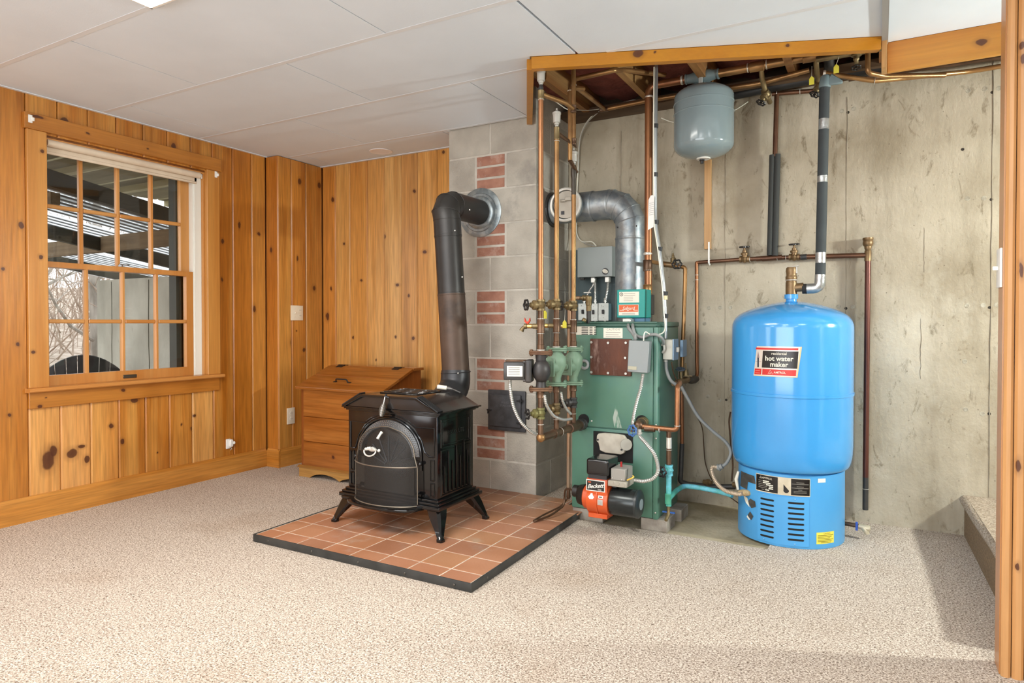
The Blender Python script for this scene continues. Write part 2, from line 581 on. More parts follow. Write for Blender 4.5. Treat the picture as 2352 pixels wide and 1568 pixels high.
for i in range(len(BX) - 1):
    tone = [((208, 138, 61), (184, 110, 39)), ((220, 164, 91), (200, 134, 61)), ((218, 158, 83), (200, 132, 57)), ((226, 174, 107), (208, 148, 77)), ((220, 170, 103), (190, 134, 69)), ((210, 154, 89), (170, 118, 63)),
            ((226, 176, 109), (206, 146, 75)), ((216, 156, 81), (194, 128, 53)), ((216, 154, 77), (194, 126, 49))][i]
    board(wb, BX[i], BX[i + 1], 3.69, pine('pine_back_%d' % i, tone[0], tone[1], 'z', BK.get(i, ()), 'xz', rand_knots=False), axis='x')

# ---- baseboards
def base_y(name, x, y0, y1):
    return MB().prism([(x, y0, 0), (x + 0.016, y0, 0), (x + 0.016, y0, 0.112), (x + 0.007, y0, 0.130), (x, y0, 0.130)], (0, y1 - y0, 0)).build(name, PT_Y, None, smooth=0, kind='structure')
def base_x(name, y, x0, x1):
    return MB().prism([(x0, y, 0), (x0, y - 0.016, 0), (x0, y - 0.016, 0.112), (x0, y - 0.007, 0.130), (x0, y, 0.130)], (x1 - x0, 0, 0)).build(name, PT_X, None, smooth=0, kind='structure')
base_y('baseboard_left', XL, -3.1, 3.247)
base_x('baseboard_left_return', 3.263, XL + 0.0165, -3.7125)
base_y('baseboard_corner', -3.729, 3.2475, 3.673)
base_x('baseboard_back', 3.69, -3.7120, -2.345)

# ---- bare concrete back wall with form seams and tie marks
def concrete(name, ca, cb, dark, pits=True):
    """cast wall: broad mottling, upright streaks, stains and small air holes"""
    m = bpy.data.materials.new(name)
    m.use_nodes = True
    nt = m.node_tree
    L = nt.links.new
    b = nt.nodes['Principled BSDF']
    b.inputs['Roughness'].default_value = 0.9
    b.inputs['Specular IOR Level'].default_value = 0.25
    geo = nd(nt, 'ShaderNodeNewGeometry')
    def noise(scale, detail, st=(1, 1, 1), rough=0.55, dist=0.0):
        mp = nd(nt, 'ShaderNodeMapping')
        mp.inputs['Scale'].default_value = st
        L(geo.outputs['Position'], mp.inputs['Vector'])
        n = nd(nt, 'ShaderNodeTexNoise')
        n.inputs['Scale'].default_value, n.inputs['Detail'].default_value = scale, detail
        n.inputs['Roughness'].default_value, n.inputs['Distortion'].default_value = rough, dist
        L(mp.outputs[0], n.inputs['Vector'])
        return n.outputs['Fac']
    def rng(f, a, b_, lo=0.0, hi=1.0):
        r = nd(nt, 'ShaderNodeMapRange')
        for k, v in enumerate((a, b_, lo, hi)):
            r.inputs[k + 1].default_value = v
        L(f, r.inputs[0])
        return r.outputs[0]
    def mixc(fac, a, c):
        x = nd(nt, 'ShaderNodeMix', data_type='RGBA')
        L(fac, x.inputs[0])
        if isinstance(a, tuple): x.inputs[6].default_value = a
        else: L(a, x.inputs[6])
        x.inputs[7].default_value = c
        return x.outputs[2]
    c = mixc(rng(noise(2.2, 6), 0.32, 0.68), lin(ca), lin(cb))
    c = mixc(rng(noise(5.0, 7, (1, 1, 0.18), 0.6), 0.50, 0.76, 0, 0.6), c, lin(dark))
    c = mixc(rng(noise(16, 8, (1, 1, 0.5), 0.72, 0.6), 0.57, 0.68, 0, 0.75), c, lin(dark))
    c = mixc(rng(noise(3.3, 8, (1, 1, 0.7), 0.65), 0.60, 0.74, 0, 0.5), c, lin((212, 206, 190)))
    if pits:
        vo = nd(nt, 'ShaderNodeTexVoronoi')
        vo.inputs['Scale'].default_value = 19
        L(geo.outputs['Position'], vo.inputs['Vector'])
        c = mixc(rng(vo.outputs['Distance'], 0.02, 0.075, 0.7, 0.0), c, lin((84, 74, 58)))
    L(c, b.inputs['Base Color'])
    bp = nd(nt, 'ShaderNodeBump')
    bp.inputs['Strength'].default_value, bp.inputs['Distance'].default_value = 0.5, 0.008
    L(noise(38, 8, (1, 1, 0.7), 0.65), bp.inputs['Height'])
    L(bp.outputs['Normal'], b.inputs['Normal'])
    MATS[name] = m
    return m
CONC = concrete('board_formed_concrete', (200, 190, 170), (164, 152, 130), (116, 103, 80))
SEAM = mat('concrete_seam', (120, 110, 92), 0.95, c2=(168, 158, 140), scale=30, stretch=(1, 1, 0.3))
TIE = mat('concrete_tie_mark', (184, 177, 160), 0.95, c2=(150, 142, 124), scale=60)
HOLE = mat('tie_hole', (52, 46, 38), 0.95)
wc = thing('wall_back', (0, YW, 0), kind='structure')
MB().box((-2.4, YW, -0.1), (2.3, YW + 0.2, 2.285)).build('concrete', CONC, wc, smooth=0)
def seam(x, z0, z1, w=0.006):
    mb = MB()
    n = 14
    pts = [(x + random.uniform(-0.0022, 0.0022), YW - 0.0005, z0 + (z1 - z0) * i / n) for i in range(n + 1)]
    mb.tube(pts, [random.uniform(0.4, 1.0) * w / 2 for _ in pts], 6)
    mb.build('seam', SEAM, wc)
for x, z0, z1 in (((-0.1564, 3.8400, 1.1231)[0], 0.3, 2.2), ((0.4585, 3.8400, 1.3216)[0], 0.2, 2.28), ((-0.7682, 3.8400, 1.1312)[0], 0.1, 2.15), ((-1.3834, 3.8400, 2.2008)[0], 1.7, 2.2), ((0.1888, 3.8400, 1.5058)[0], 1.28, 1.5), ((0.1769, 3.8400, 0.9026)[0], 0.75, 1.05)):
    seam(x, z0, z1, 0.003 if z1 - z0 < 0.4 else 0.006 if x > 0 else 0.005)
def tie(x, z, r=0.011, m=None):
    mb = MB()
    mb.lathe((x, YW + 0.001, z), (0, -1, 0), [(0, r * 1.08), (0.0014, r), (0.0018, r * 0.8), (0.0012, r * 0.6)], 14)
    mb.build('tie_mark', m or TIE, wc)
for px in ((-0.1909, 3.8400, 1.1145), (-0.1261, 3.8400, 1.1137), (-0.8577, 3.8400, 1.1150), (-0.7945, 3.8400, 1.1167), (-0.7371, 3.8400, 1.1161), (-0.1811, 3.8400, 2.1316), (-0.1268, 3.8400, 2.1343), (-0.8819, 3.8400, 1.0251), (-0.8604, 3.8400, 0.6076),
           (0.3613, 3.8400, 2.1445), (0.4263, 3.8400, 2.1416), (0.4800, 3.8400, 2.1343), (0.3621, 3.8400, 1.6273), (0.4272, 3.8400, 1.6234), (0.3646, 3.8400, 1.1120), (0.4281, 3.8400, 1.1133), (0.4820, 3.8400, 1.1146), (0.3581, 3.8400, 0.8429), (0.3634, 3.8400, 0.6113), (0.4290, 3.8400, 0.5947), (-0.7946, 3.8400, 0.5888)):
    tie(px[0], px[2])
for px in ((-0.1563, 3.8400, 1.1050), (0.4560, 3.8400, 1.6145), (0.4536, 3.8400, 1.1026), (0.4551, 3.8400, 2.1202), (0.4562, 3.8400, 0.5965), (-0.7586, 3.8400, 0.5934), (0.3411, 3.8400, 1.8659), (-0.1528, 3.8400, 2.1204)):
    tie(px[0], px[2], 0.007, HOLE)

# ---- walls that close the room outside the picture
wf = thing('wall_front', (-0.9, -3.1, 0), kind='structure')
MB().box((-4.05, -3.2, 0), (2.35, -3.1, 2.45)).build('panelling', PV, wf, smooth=0)
we = thing('wall_right', (2.2, 0, 0), kind='structure')
PLASTER = mat('painted_plaster', (226, 222, 212), 0.8, c2=(214, 210, 200), scale=4)
MB().box((2.2, -3.2, 0), (2.35, 3.95, 2.6)).build('panelling', PLASTER, we, smooth=0)

# ---- partition beside the stairs: a pine jamb seen edge-on and its boarded face
wp = thing('wall_stair', (0.31, 2.40, 0), kind='structure')
MB().box((0.326, 2.372, 0), (1.1, 2.458, 2.212)).build('core', CORE, wp, smooth=0)
PJ = pine('pine_jamb', (196, 138, 82), (180, 118, 62), 'z', rand_knots=False, grain=0.5)
PJ2 = pine('pine_jamb_face', (202, 150, 96), (186, 130, 74), 'z', [(0.345, 1.82, .006, .012), (0.352, 1.78, .005, .014), (0.35, 1.18, .005, .02), (0.348, 0.62, .006, .018), (0.372, 1.45, .006, .016), (0.35, .33, .005, .01)], 'xz', rand_knots=False, grain=0.5)
MB().prism([(0.325, 2.458, 0), (0.311, 2.452, 0), (0.311, 2.372, 0), (0.325, 2.3675, 0)], (0, 0, 2.212)).build('jamb', PJ, wp, smooth=0)
for a, b in ((0.313, 0.338), (0.3385, 0.368), (0.3685, 0.53), (0.532, 0.688), (0.690, 0.846), (0.848, 1.10)):
    board(wp, a, b, 2.354, PJ2, axis='x')
MB().box((1.1, 2.354, 0), (2.2, 2.458, 2.45)).build('core', PLASTER, wp, smooth=0)

# ---- carpeted step at the foot of the stairs
STEPM = mat('stair_carpet', (206, 190, 170), 0.95, c2=(150, 132, 112), scale=130, bump=0.9, bscale=130, spec=0.1, detail=3)
st = thing('stair_step', (0.7, 3.5, 0), 'carpeted bottom step with a rounded nosing beside the bare concrete wall', 'step')
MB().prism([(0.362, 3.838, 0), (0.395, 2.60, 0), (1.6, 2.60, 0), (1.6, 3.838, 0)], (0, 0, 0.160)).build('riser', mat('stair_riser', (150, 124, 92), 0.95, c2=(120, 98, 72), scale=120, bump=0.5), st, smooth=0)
mb = MB()
mb.tube([(0.366, 3.838, 0.172), (0.380, 3.45, 0.170), (0.398, 3.1, 0.168), (0.404, 2.60, 0.170)], 0.024, 10)
mb.build('nosing', STEPM, st)
MB().prism([(0.366, 3.838, 0.161), (0.404, 2.60, 0.161), (1.6, 2.60, 0.161), (1.6, 3.838, 0.161)], (0, 0, 0.034)).build('tread', STEPM, st, smooth=0)

# ---- suspended ceiling: loose panels on a grid, with the opening over the boiler
CEIL = mat('ceiling_panel_white', (230, 240, 250), 0.85, c2=(225, 235, 245), scale=3, bump=0.05, bscale=200)
GRID = mat('ceiling_grid_white', (226, 230, 234), 0.6)
OA, OB, OD = Vector((-1.372, 2.612)), Vector((-0.004, 3.139)), Vector((-1.752, 3.36))
def clip(poly, p, q):
    """keep what lies to the left of the line p -> q"""
    out = []
    def side(a): return (q[0] - p[0]) * (a[1] - p[1]) - (q[1] - p[1]) * (a[0] - p[0])
    for i in range(len(poly)):
        a, b = poly[i], poly[(i + 1) % len(poly)]
        sa, sb = side(a), side(b)
        if sa >= 0: out.append(a)
        if (sa > 0) != (sb > 0) and abs(sa - sb) > 1e-12:
            t = sa / (sa - sb)
            out.append((a[0] + (b[0] - a[0]) * t, a[1] + (b[1] - a[1]) * t))
    return out
def carea(p):
    return abs(sum(p[i][0] * p[(i + 1) % len(p)][1] - p[(i + 1) % len(p)][0] * p[i][1] for i in range(len(p)))) / 2 if len(p) > 2 else 0
ce = thing('ceiling', (-1.0, 1.0, ZC), kind='structure')
rows = [(-3.1, -2.77), (-2.77, -2.16), (-2.16, -1.55), (-1.55, -0.94), (-0.94, -0.33), (-0.33, 0.28), (0.28, 0.89), (0.89, 1.51), (1.51, 2.125), (2.125, 2.735), (2.735, 3.355), (3.355, 3.69)]
for ri, (y0, y1) in enumerate(rows):
    off = -2.983 if ri % 2 == 0 else -2.383
    xs = [XL] + [off + 1.2065 * k for k in range(-1, 5) if XL + 0.05 < off + 1.2065 * k < (2.15 if ri != 10 else -1.5)] + [2.2]
    for a, b in zip(xs[:-1], xs[1:]):
        ga, gb = [0.006 if abs(v + 1.1765) < 0.01 and ri == 9 else 0.0025 for v in (a, b)]
        cell = [(a + ga, y0 + 0.001), (b - gb, y0 + 0.001), (b - gb, y1 - 0.001), (a + ga, y1 - 0.001)]
        polys = []
        left = clip(cell, OA, OD)                       # left of the side rail
        if y1 <= OA.y: polys = [cell]
        else:
            right = clip(clip(cell, OD, OA), OB, OA)    # in front of the fascia
            if y0 < OA.y:
                pass
            right = clip(right, (0.0, 5), (0.0, -5)) if False else right
            r1 = clip(right, (-0.002, 0), (-0.002, 5))  # x <= 0
            r2 = clip(clip(clip(cell, OD, OA), (0.021, 5), (0.021, 0)), (5, 3.222), (0, 3.222))
            polys = [p for p in (left, r1, r2) if carea(p) > 1e-4]
            polys = [p if p is not left else clip(p, (-2.345, 3.383), (-2.343, 5)) if y0 > 3.3 else p for p in polys]
        if ri == 10:
            polys = [p for p in polys]
        mb = MB()
        for p in polys:
            if carea(p) > 1e-4:
                mb.prism([(x, y, ZC) for x, y in p], (0, 0, 0.016))
        if mb.v:
            mb.build('panel', CEIL, ce, smooth=0)
for y in (2.735, 2.125, 1.51, 0.89, 0.28, -0.33, -0.94, -1.55, -2.16, -2.77):
    x1 = 2.2 if y < 2.6 else -1.438
    MB().box((XL, y - 0.012, ZC - 0.0014), (x1, y + 0.012, ZC - 0.0003)).build('runner', GRID, ce, smooth=0)
MB().box((XL, 3.343, ZC - 0.0014), (-1.755, 3.367, ZC - 0.0003)).build('runner', GRID, ce, smooth=0)
MB().box((-1.055, 2.723, ZC - 0.0014), (-0.003, 2.747, ZC - 0.0003)).build('runner', GRID, ce, smooth=0)
MB().box((-0.002, 1.51, ZC - 0.016), (0.020, 3.20, ZC + 0.004)).build('runner', mat('grid_grey_metal', (150, 150, 148), 0.5), ce, smooth=0)
# wall angle
MB().box((XL, -3.1, ZC - 0.0055), (XL + 0.02, 3.262, ZC - 0.001)).build('trim_1', GRID, None, smooth=0, kind='structure')
MB().box((-3.728, 3.668, ZC - 0.0055), (-2.345, 3.689, ZC - 0.001)).build('trim_2', GRID, None, smooth=0, kind='structure')
# what is over the panels
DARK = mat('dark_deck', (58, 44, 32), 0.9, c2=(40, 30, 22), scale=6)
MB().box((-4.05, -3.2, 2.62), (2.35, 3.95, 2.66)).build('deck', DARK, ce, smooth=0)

# ================================================================ chimney of grey block with brick fill
BLK = mat('grey_block', (188, 182, 170), 0.92, c2=(162, 156, 145), scale=5, bump=0.35, bscale=110, c3=(140, 136, 130), c3_at=(0.6, 0.78), c3_scale=2.4)
BRK = mat('chimney_brick', (172, 126, 106), 0.92, c2=(148, 102, 86), scale=14, bump=0.35, bscale=90, c3=(196, 176, 164), c3_at=(0.52, 0.76), c3_scale=9)
MORT = mat('mortar', (202, 197, 186), 0.95, c2=(180, 175, 165), scale=12, bump=0.3, bscale=120)
CX0, CX1 = -2.343, -1.735
ch = thing('chimney', (-2.04, 3.6, 0), 'grey concrete block chimney with short stacks of red brick set in its face', 'chimney')
MB().box((CX0 + 0.0025, YC + 0.0025, 0), (CX1 - 0.0025, YW - 0.001, 2.44)).build('mortar', MORT, ch, smooth=0)
def blk(x0, x1, y0, y1, z0, z1, m=BLK, name='block', j=0.0052, pr=0.0):
    d = random.uniform(-0.001, 0.001) - pr
    MB().box((x0 + (j if x0 > CX0 else 0), y0 + d, z0 + j), (x1 - (j if x1 < CX1 else 0), y1, z1 - j)).build(name, m, ch, bevel=0.002, smooth=0)
zj = [0.0, 0.207, 0.410, 0.615, 0.819, 1.018, 1.224, 1.423, 1.622, 1.828, 2.036, 2.238]
xb0, xb1 = -2.148, -1.937
for i in range(11):
    z0, z1 = zj[i], zj[i + 1]
    if i % 2 == 0:
        c = -2.045
        blk(CX0, c, YC, YC + 0.19, z0, z1)
        blk(c, CX1, YC, YC + 0.19, z0, z1)
        blk(CX1 - 0.19, CX1, YC + 0.196, YW - 0.002, z0, z1)
    else:
        blk(CX0, xb0, YC, YC + 0.19, z0, z1)
        blk(xb1, CX1, YC, YC + 0.395, z0, z1)
        blk(CX1 - 0.19, CX1, YC + 0.40, YW - 0.002, z0, z1)
        h = (z1 - z0) / 3
        for k in range(3):
            blk(xb0 + 0.002, xb1 - 0.002, YC, YC + 0.09, z0 + k * h, z0 + (k + 1) * h, BRK, 'brick', j=0.0062, pr=-0.0005)

# iron clean-out door in the chimney face
IRON = mat('cast_iron_grey', (70, 71, 74), 0.55, c2=(52, 53, 56), scale=20, bump=0.15, bscale=160)
IRON_D = mat('cast_iron_dark', (36, 36, 38), 0.5)
cd = thing('cleanout_door', (-1.95, 3.37, 0.45), 'small black iron clean-out door with raised lettering low on the chimney', 'door')
a, b = (-2.0518, 3.3700, 0.6328), (-1.7969, 3.3700, 0.3840)
dx0, dx1, dz0, dz1 = a[0], b[0], b[2] + 0.006, a[2] - 0.002
MB().box((dx0, 3.366, dz0), (dx1, 3.381, dz1)).build('door_frame', IRON, cd, bevel=0.006, seg=2)
MB().box((dx0 + 0.019, 3.355, dz0 + 0.026), (dx1 - 0.024, 3.368, dz1 - 0.024)).build('door_leaf', IRON, cd, bevel=0.005, seg=2)
for zz in (dz1 - 0.055, dz0 + 0.055):
    MB().cyl((dx1 - 0.022, 3.352, zz - 0.012), (dx1 - 0.022, 3.352, zz + 0.012), 0.006, seg=10).box((dx1 - 0.050, 3.350, zz - 0.004), (dx1 - 0.010, 3.357, zz + 0.004)).build('hinge', IRON_D, cd)
MB().box((dx0 + 0.002, 3.349, (dz0 + dz1) / 2 - 0.004), (dx0 + 0.034, 3.357, (dz0 + dz1) / 2 + 0.004)).box((dx0 + 0.006, 3.349, (dz0 + dz1) / 2 - 0.022), (dx0 + 0.013, 3.360, (dz0 + dz1) / 2)).build('latch', IRON_D, cd, bevel=0.001)
cxm = (dx0 + dx1) / 2
lettering('lettering', 'ALLIED', 0.017, lambda x, y: (cxm + x, 3.3545, 0.560 + y), mat('raised_iron', (104, 105, 108), 0.5), cd)
lettering('lettering', 'STALCOR', 0.017, lambda x, y: (cxm + x, 3.3545, 0.541 + y), MATS['raised_iron'], cd)

# ================================================================ tiled hearth pad
he = thing('hearth_pad', (-1.96, 2.7, 0), 'raised hearth pad of terracotta tiles with a black metal edge on the carpet', 'hearth')
def tile_mat():
    m = mat('terracotta_tile', (182, 134, 106), 0.40, c2=(168, 118, 88), scale=3.2, bump=0.08, bscale=90, c3=(184, 166, 152), c3_at=(0.56, 0.72), c3_scale=2.6, coat=0.1)
    nt = m.node_tree
    b = nt.nodes['Principled BSDF']
    src = b.inputs['Base Color'].links[0].from_socket
    oi = nd(nt, 'ShaderNodeObjectInfo')
    cr = nd(nt, 'ShaderNodeValToRGB')
    e = cr.color_ramp.elements
    e[0].position, e[0].color = 0.0, (0.80, 0.74, 0.72, 1)
    e[1].position, e[1].color = 1.0, (1.0, 0.98, 0.86, 1)
    k = e.new(0.5); k.color = (1.0, 0.92, 0.90, 1)
    nt.links.new(oi.outputs['Random'], cr.inputs[0])
    mx = nd(nt, 'ShaderNodeMix', data_type='RGBA', blend_type='MULTIPLY')
    mx.inputs[0].default_value = 1.0
    nt.links.new(src, mx.inputs[6])
    nt.links.new(cr.outputs[0], mx.inputs[7])
    nt.links.new(mx.outputs[2], b.inputs['Base Color'])
    return m
TILE = tile_mat()
GROUT = mat('pale_grout', (226, 212, 192), 0.9, c2=(190, 174, 156), scale=9)
EDGE = mat('black_edging', (40, 41, 40), 0.5, c2=(58, 58, 56), scale=12)
hp = [(-2.565, 2.100), (-1.358, 2.104), (-1.378, 3.160), (-1.478, 3.172), (-1.492, 3.381), (-2.565, 3.381)]
MB().prism([(x, y, 0.001) for x, y in hp], (0, 0, 0.0315)).build('base', GROUT, he, smooth=0)
TX = [-2.561] + [-2.448 + 0.1562 * k for k in range(7)] + [-1.362]
TY = [2.104, 2.194, 2.351, 2.508, 2.665, 2.822, 2.979, 3.136, 3.290, 3.380]
for i in range(len(TX) - 1):
    for j in range(len(TY) - 1):
        g = 0.0032
        x0, x1, y0, y1 = TX[i] + g, TX[i + 1] - g, TY[j] + g, TY[j + 1] - g
        poly = [(x0, y0), (x1, y0), (x1, y1), (x0, y1)]
        for p, q in ((hp[1], hp[2]), (hp[2], hp[3]), (hp[3], hp[4])):
            if p is hp[1] or (y1 > 3.15 and (p is not hp[3] or True)):
                d = Vector((q[0] - p[0], q[1] - p[1])).normalized()
                n = Vector((-d.y, d.x)) * 0.004
                if p is hp[2]: continue
                if p is hp[3] and y0 < 3.16: continue
                if p is hp[1] and y0 > 3.13: continue
                poly = clip(poly, (p[0] + n.x, p[1] + n.y), (q[0] + n.x, q[1] + n.y))
        if j == 7 - 1 + 1 and x1 > -1.48:      # beside the notch
            poly = clip(poly, (0, 3.168), (-3, 3.168)) if False else [(x, min(y, 3.160)) for x, y in poly] if x0 > -1.5 else poly
        if carea(poly) < 4e-4:
            continue
        MB().prism([(x, y, 0.028) for x, y in poly], (0, 0, 0.006 + random.uniform(-0.0004, 0.0004))).build('tile', TILE, he, bevel=0.0012, smooth=0)
def strip(p, q):
    d = Vector((q[0] - p[0], q[1] - p[1], 0)).normalized()
    n = Vector((d.y, -d.x, 0))
    pts = [Vector((p[0], p[1], 0)), Vector((q[0], q[1], 0)), Vector((q[0], q[1], 0)) + n * 0.006 + d * 0.006, Vector((p[0], p[1], 0)) + n * 0.006 - d * 0.006]
    MB().prism([(v.x, v.y, 0.0008) for v in pts], (0, 0, 0.0355)).build('edge_strip', EDGE, he, bevel=0.002, seg=2)
for k in (0, 1, 5):
    strip(hp[k], hp[(k + 1) % 6])
SCR = mat('screw_head', (96, 94, 88), 0.35, 0.8)
for x in (-2.47, -2.19, -1.92, -1.67, -1.43):
    MB().ball((x, 2.0945, 0.018), 0.005, 10, 6, (1, 0.5, 1)).build('screw', SCR, he)
for y in (2.22, 2.55, 2.90):
    MB().ball((-1.3525 - (y - 2.1) * 0.019, y, 0.018), 0.005, 10, 6, (0.5, 1, 1)).build('screw', SCR, he)

# ================================================================ opening over the boiler: fascia boards, joists, insulation
FASC = pine('pine_fascia', (184, 124, 24), (174, 112, 16), 'x', [(-0.93, 2.205, .020, .016), (-0.86, 2.205, .005, .006), (-0.35, 2.20, .008, .006)], 'xz', rand_knots=False, grain=0.25, vary=0.1, rough=0.4)
FASC2 = pine('pine_fascia_deep', (200, 141, 56), (184, 121, 44), 'x', [(0.345, 2.150, .018, .014)], 'xz', rand_knots=False, grain=0.35, vary=0.1, rough=0.4)
fa = thing('trim_3', (-0.7, 2.9, 2.16), kind='structure')
def plank(p, q, z0, z1, t, m, name, parent, side=1):
    p, q = Vector((p[0], p[1], 0)), Vector((q[0], q[1], 0))
    d = (q - p).normalized()
    n = Vector((-d.y, d.x, 0)) * t * side
    return MB().prism([(v.x, v.y, z0) for v in (p, q, q + n, p + n)], (0, 0, z1 - z0)).build(name, m, parent, bevel=0.0015, smooth=0)
plank((-1.366, 2.616), (-0.0045, 3.139), 2.1635, 2.2165, 0.038, FASC, 'fascia', fa)
plank((-1.752, 3.368), (-1.368, 2.645), 2.168, 2.2165, 0.032, FASC, 'side_rail', fa, -1)
plank((0.018, 3.222), (1.09, 3.222), 2.090, 2.2165, 0.020, FASC2, 'fascia', fa)
MB().box((-0.003, 3.150, 2.090), (0.017, 3.242, 2.2165)).build('end_board', pine('pine_end_board', (206, 159, 98), (190, 139, 82), 'z', rand_knots=False), fa, bevel=0.001, smooth=0)

JOIST = pine('rough_joist', (164, 125, 74), (136, 88, 42), 'y', rand_knots=False, grain=0.9, rough=0.7)
jo = thing('ceiling_joists', (-0.5, 3.2, 2.3), kind='structure')
for x in (-2.38, -1.965, -1.555, -1.165, -0.815, -0.40, 0.005, 0.41, 0.82, 1.22, 1.62, 2.0):
    MB().box((x - 0.019, -3.1, 2.30), (x + 0.019, 3.86 if x > -1.7 else 3.37, 2.55)).build('joist', JOIST, jo, smooth=0)
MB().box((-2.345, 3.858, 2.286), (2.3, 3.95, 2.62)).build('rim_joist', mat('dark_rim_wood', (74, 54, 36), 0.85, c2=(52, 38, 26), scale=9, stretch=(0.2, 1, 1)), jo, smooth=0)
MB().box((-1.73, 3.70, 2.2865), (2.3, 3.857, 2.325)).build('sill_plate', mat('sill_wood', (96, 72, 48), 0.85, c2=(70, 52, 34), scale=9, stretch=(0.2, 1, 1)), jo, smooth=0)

INS = mat('pink_insulation', (150, 84, 70), 0.95, c2=(112, 58, 48), scale=7, bump=0.9, bscale=18, c3=(78, 40, 34), c3_at=(0.55, 0.72), c3_scale=5)
ins = thing('ceiling_insulation', (-0.5, 3.2, 2.4), 'brownish pink insulation batts stuffed between the joists over the boiler', 'insulation')
jx = (-1.965, -1.555, -1.165, -0.815, -0.40, 0.005, 0.41, 0.82)
for a, b in zip(jx[:-1], jx[1:]):
    mb = MB()
    nx, ny = 7, 16
    x0, x1, y0, y1 = a + 0.02, b - 0.02, 2.4, 3.855
    vs = []
    for i in range(nx):
        for j in range(ny):
            u, v = i / (nx - 1), j / (ny - 1)
            bulge = 0.05 * math.sin(math.pi * u) ** 0.6
            vs.append((x0 + (x1 - x0) * u, y0 + (y1 - y0) * v, 2.44 - bulge + random.uniform(-0.016, 0.016)))
    fs = [(i * ny + j, (i + 1) * ny + j, (i + 1) * ny + j + 1, i * ny + j + 1) for i in range(nx - 1) for j in range(ny - 1)]
    n = len(vs)
    vs2 = [(x, y, 2.56) for x, y, z in vs]
    mb.add(vs, fs)
    mb.add([(x0, y0, 2.45), (x1, y0, 2.45), (x1, y1, 2.45), (x0, y1, 2.45), (x0, y0, 2.56), (x1, y0, 2.56), (x1, y1, 2.56), (x0, y1, 2.56)], [(4, 5, 6, 7), (0, 1, 5, 4), (1, 2, 6, 5), (2, 3, 7, 6), (3, 0, 4, 7)])
    mb.build('batt', INS, ins)

# ================================================================ double-hung window
wi = thing('window_1', (XL, 2.31, 0.58), kind='structure')
CASE = pine('pine_casing', (200, 140, 69), (184, 118, 49), 'z', [(1.80, 1.375, .010, .012), (1.76, .88, .010, .010), (1.812, 1.93, .010, .010)], 'yz', rand_knots=False, grain=0.4)
HEADM = pine('pine_head_casing', (184, 120, 49), (168, 104, 37), 'y', [(1.79, 2.10, .03, .008), (2.04, 2.075, .010, .006), (2.38, 2.07, .006, .005)], 'yz', rand_knots=False, grain=0.5)
APR = pine('pine_apron', (190, 126, 51), (174, 106, 37), 'y', [(1.79, .592, .012, .008), (2.225, .640, .012, .009), (1.82, .635, .005, .004)], 'yz', rand_knots=False, grain=0.6)
MB().box((XL - 0.012, 1.743, 0.690), (XL + 0.018, 1.836, 2.031)).build('side_casing', CASE, wi, bevel=0.002, smooth=0)
MB().box((XL - 0.012, 2.781, 0.690), (XL + 0.018, 2.872, 2.031)).build('side_casing', CASE, wi, bevel=0.002, smooth=0)
MB().box((XL - 0.012, 1.731, 2.0315), (XL + 0.024, 2.884, 2.114)).build('head_casing', HEADM, wi, bevel=0.002, smooth=0)
mb = MB()
mb.prism([(XL - 0.10, 1.730, 0.668), (XL + 0.044, 1.730, 0.668), (XL + 0.050, 1.730, 0.674), (XL + 0.050, 1.730, 0.684), (XL + 0.044, 1.730, 0.690), (XL - 0.10, 1.730, 0.690)], (0, 1.152, 0))
mb.build('stool', PW_Y, wi, smooth=0)
MB().box((XL - 0.012, 1.743, 0.582), (XL + 0.016, 2.866, 0.6675)).build('apron', APR, wi, bevel=0.002, smooth=0)
# jamb lining
LINER = mat('jamb_liner', (232, 230, 220), 0.5)
MB().box((XL - 0.125, 1.8365, 0.690), (XL - 0.0125, 1.850, 2.000)).build('jamb', PW_Z, wi, smooth=0)
MB().box((XL - 0.032, 2.772, 0.690), (XL - 0.0125, 2.7885, 2.000)).box((XL - 0.125, 2.774, 0.690), (XL - 0.032, 2.7885, 2.000)).build('jamb', PW_Z, wi, smooth=0)
MB().box((XL - 0.125, 2.722, 0.690), (XL - 0.048, 2.7735, 2.000)).box((XL - 0.105, 2.728, 0.6905), (XL - 0.036, 2.7735, 2.0)).build('jamb_liner', LINER, wi, smooth=0)
MB().box((XL - 0.125, 1.8505, 0.690), (XL - 0.088, 1.862, 2.000)).build('jamb_liner', LINER, wi, smooth=0)
MB().box((XL - 0.125, 1.8365, 2.0005), (XL - 0.0125, 2.7885, 2.012)).build('jamb', PW_Y, wi, smooth=0)

def glass_mat():
    m = bpy.data.materials.new('window_glass')
    m.use_nodes = True
    nt = m.node_tree
    nt.nodes.clear()
    out = nd(nt, 'ShaderNodeOutputMaterial')
    tr = nd(nt, 'ShaderNodeBsdfTransparent')
    tr.inputs[0].default_value = (0.93, 0.94, 0.93, 1)
    gl = nd(nt, 'ShaderNodeBsdfGlossy')
    gl.inputs['Roughness'].default_value = 0.02
    mx = nd(nt, 'ShaderNodeMixShader')
    mx.inputs[0].default_value = 0.05
    nt.links.new(tr.outputs[0], mx.inputs[1])
    nt.links.new(gl.outputs[0], mx.inputs[2])
    nt.links.new(mx.outputs[0], out.inputs[0])
    return m
GLASS = glass_mat()

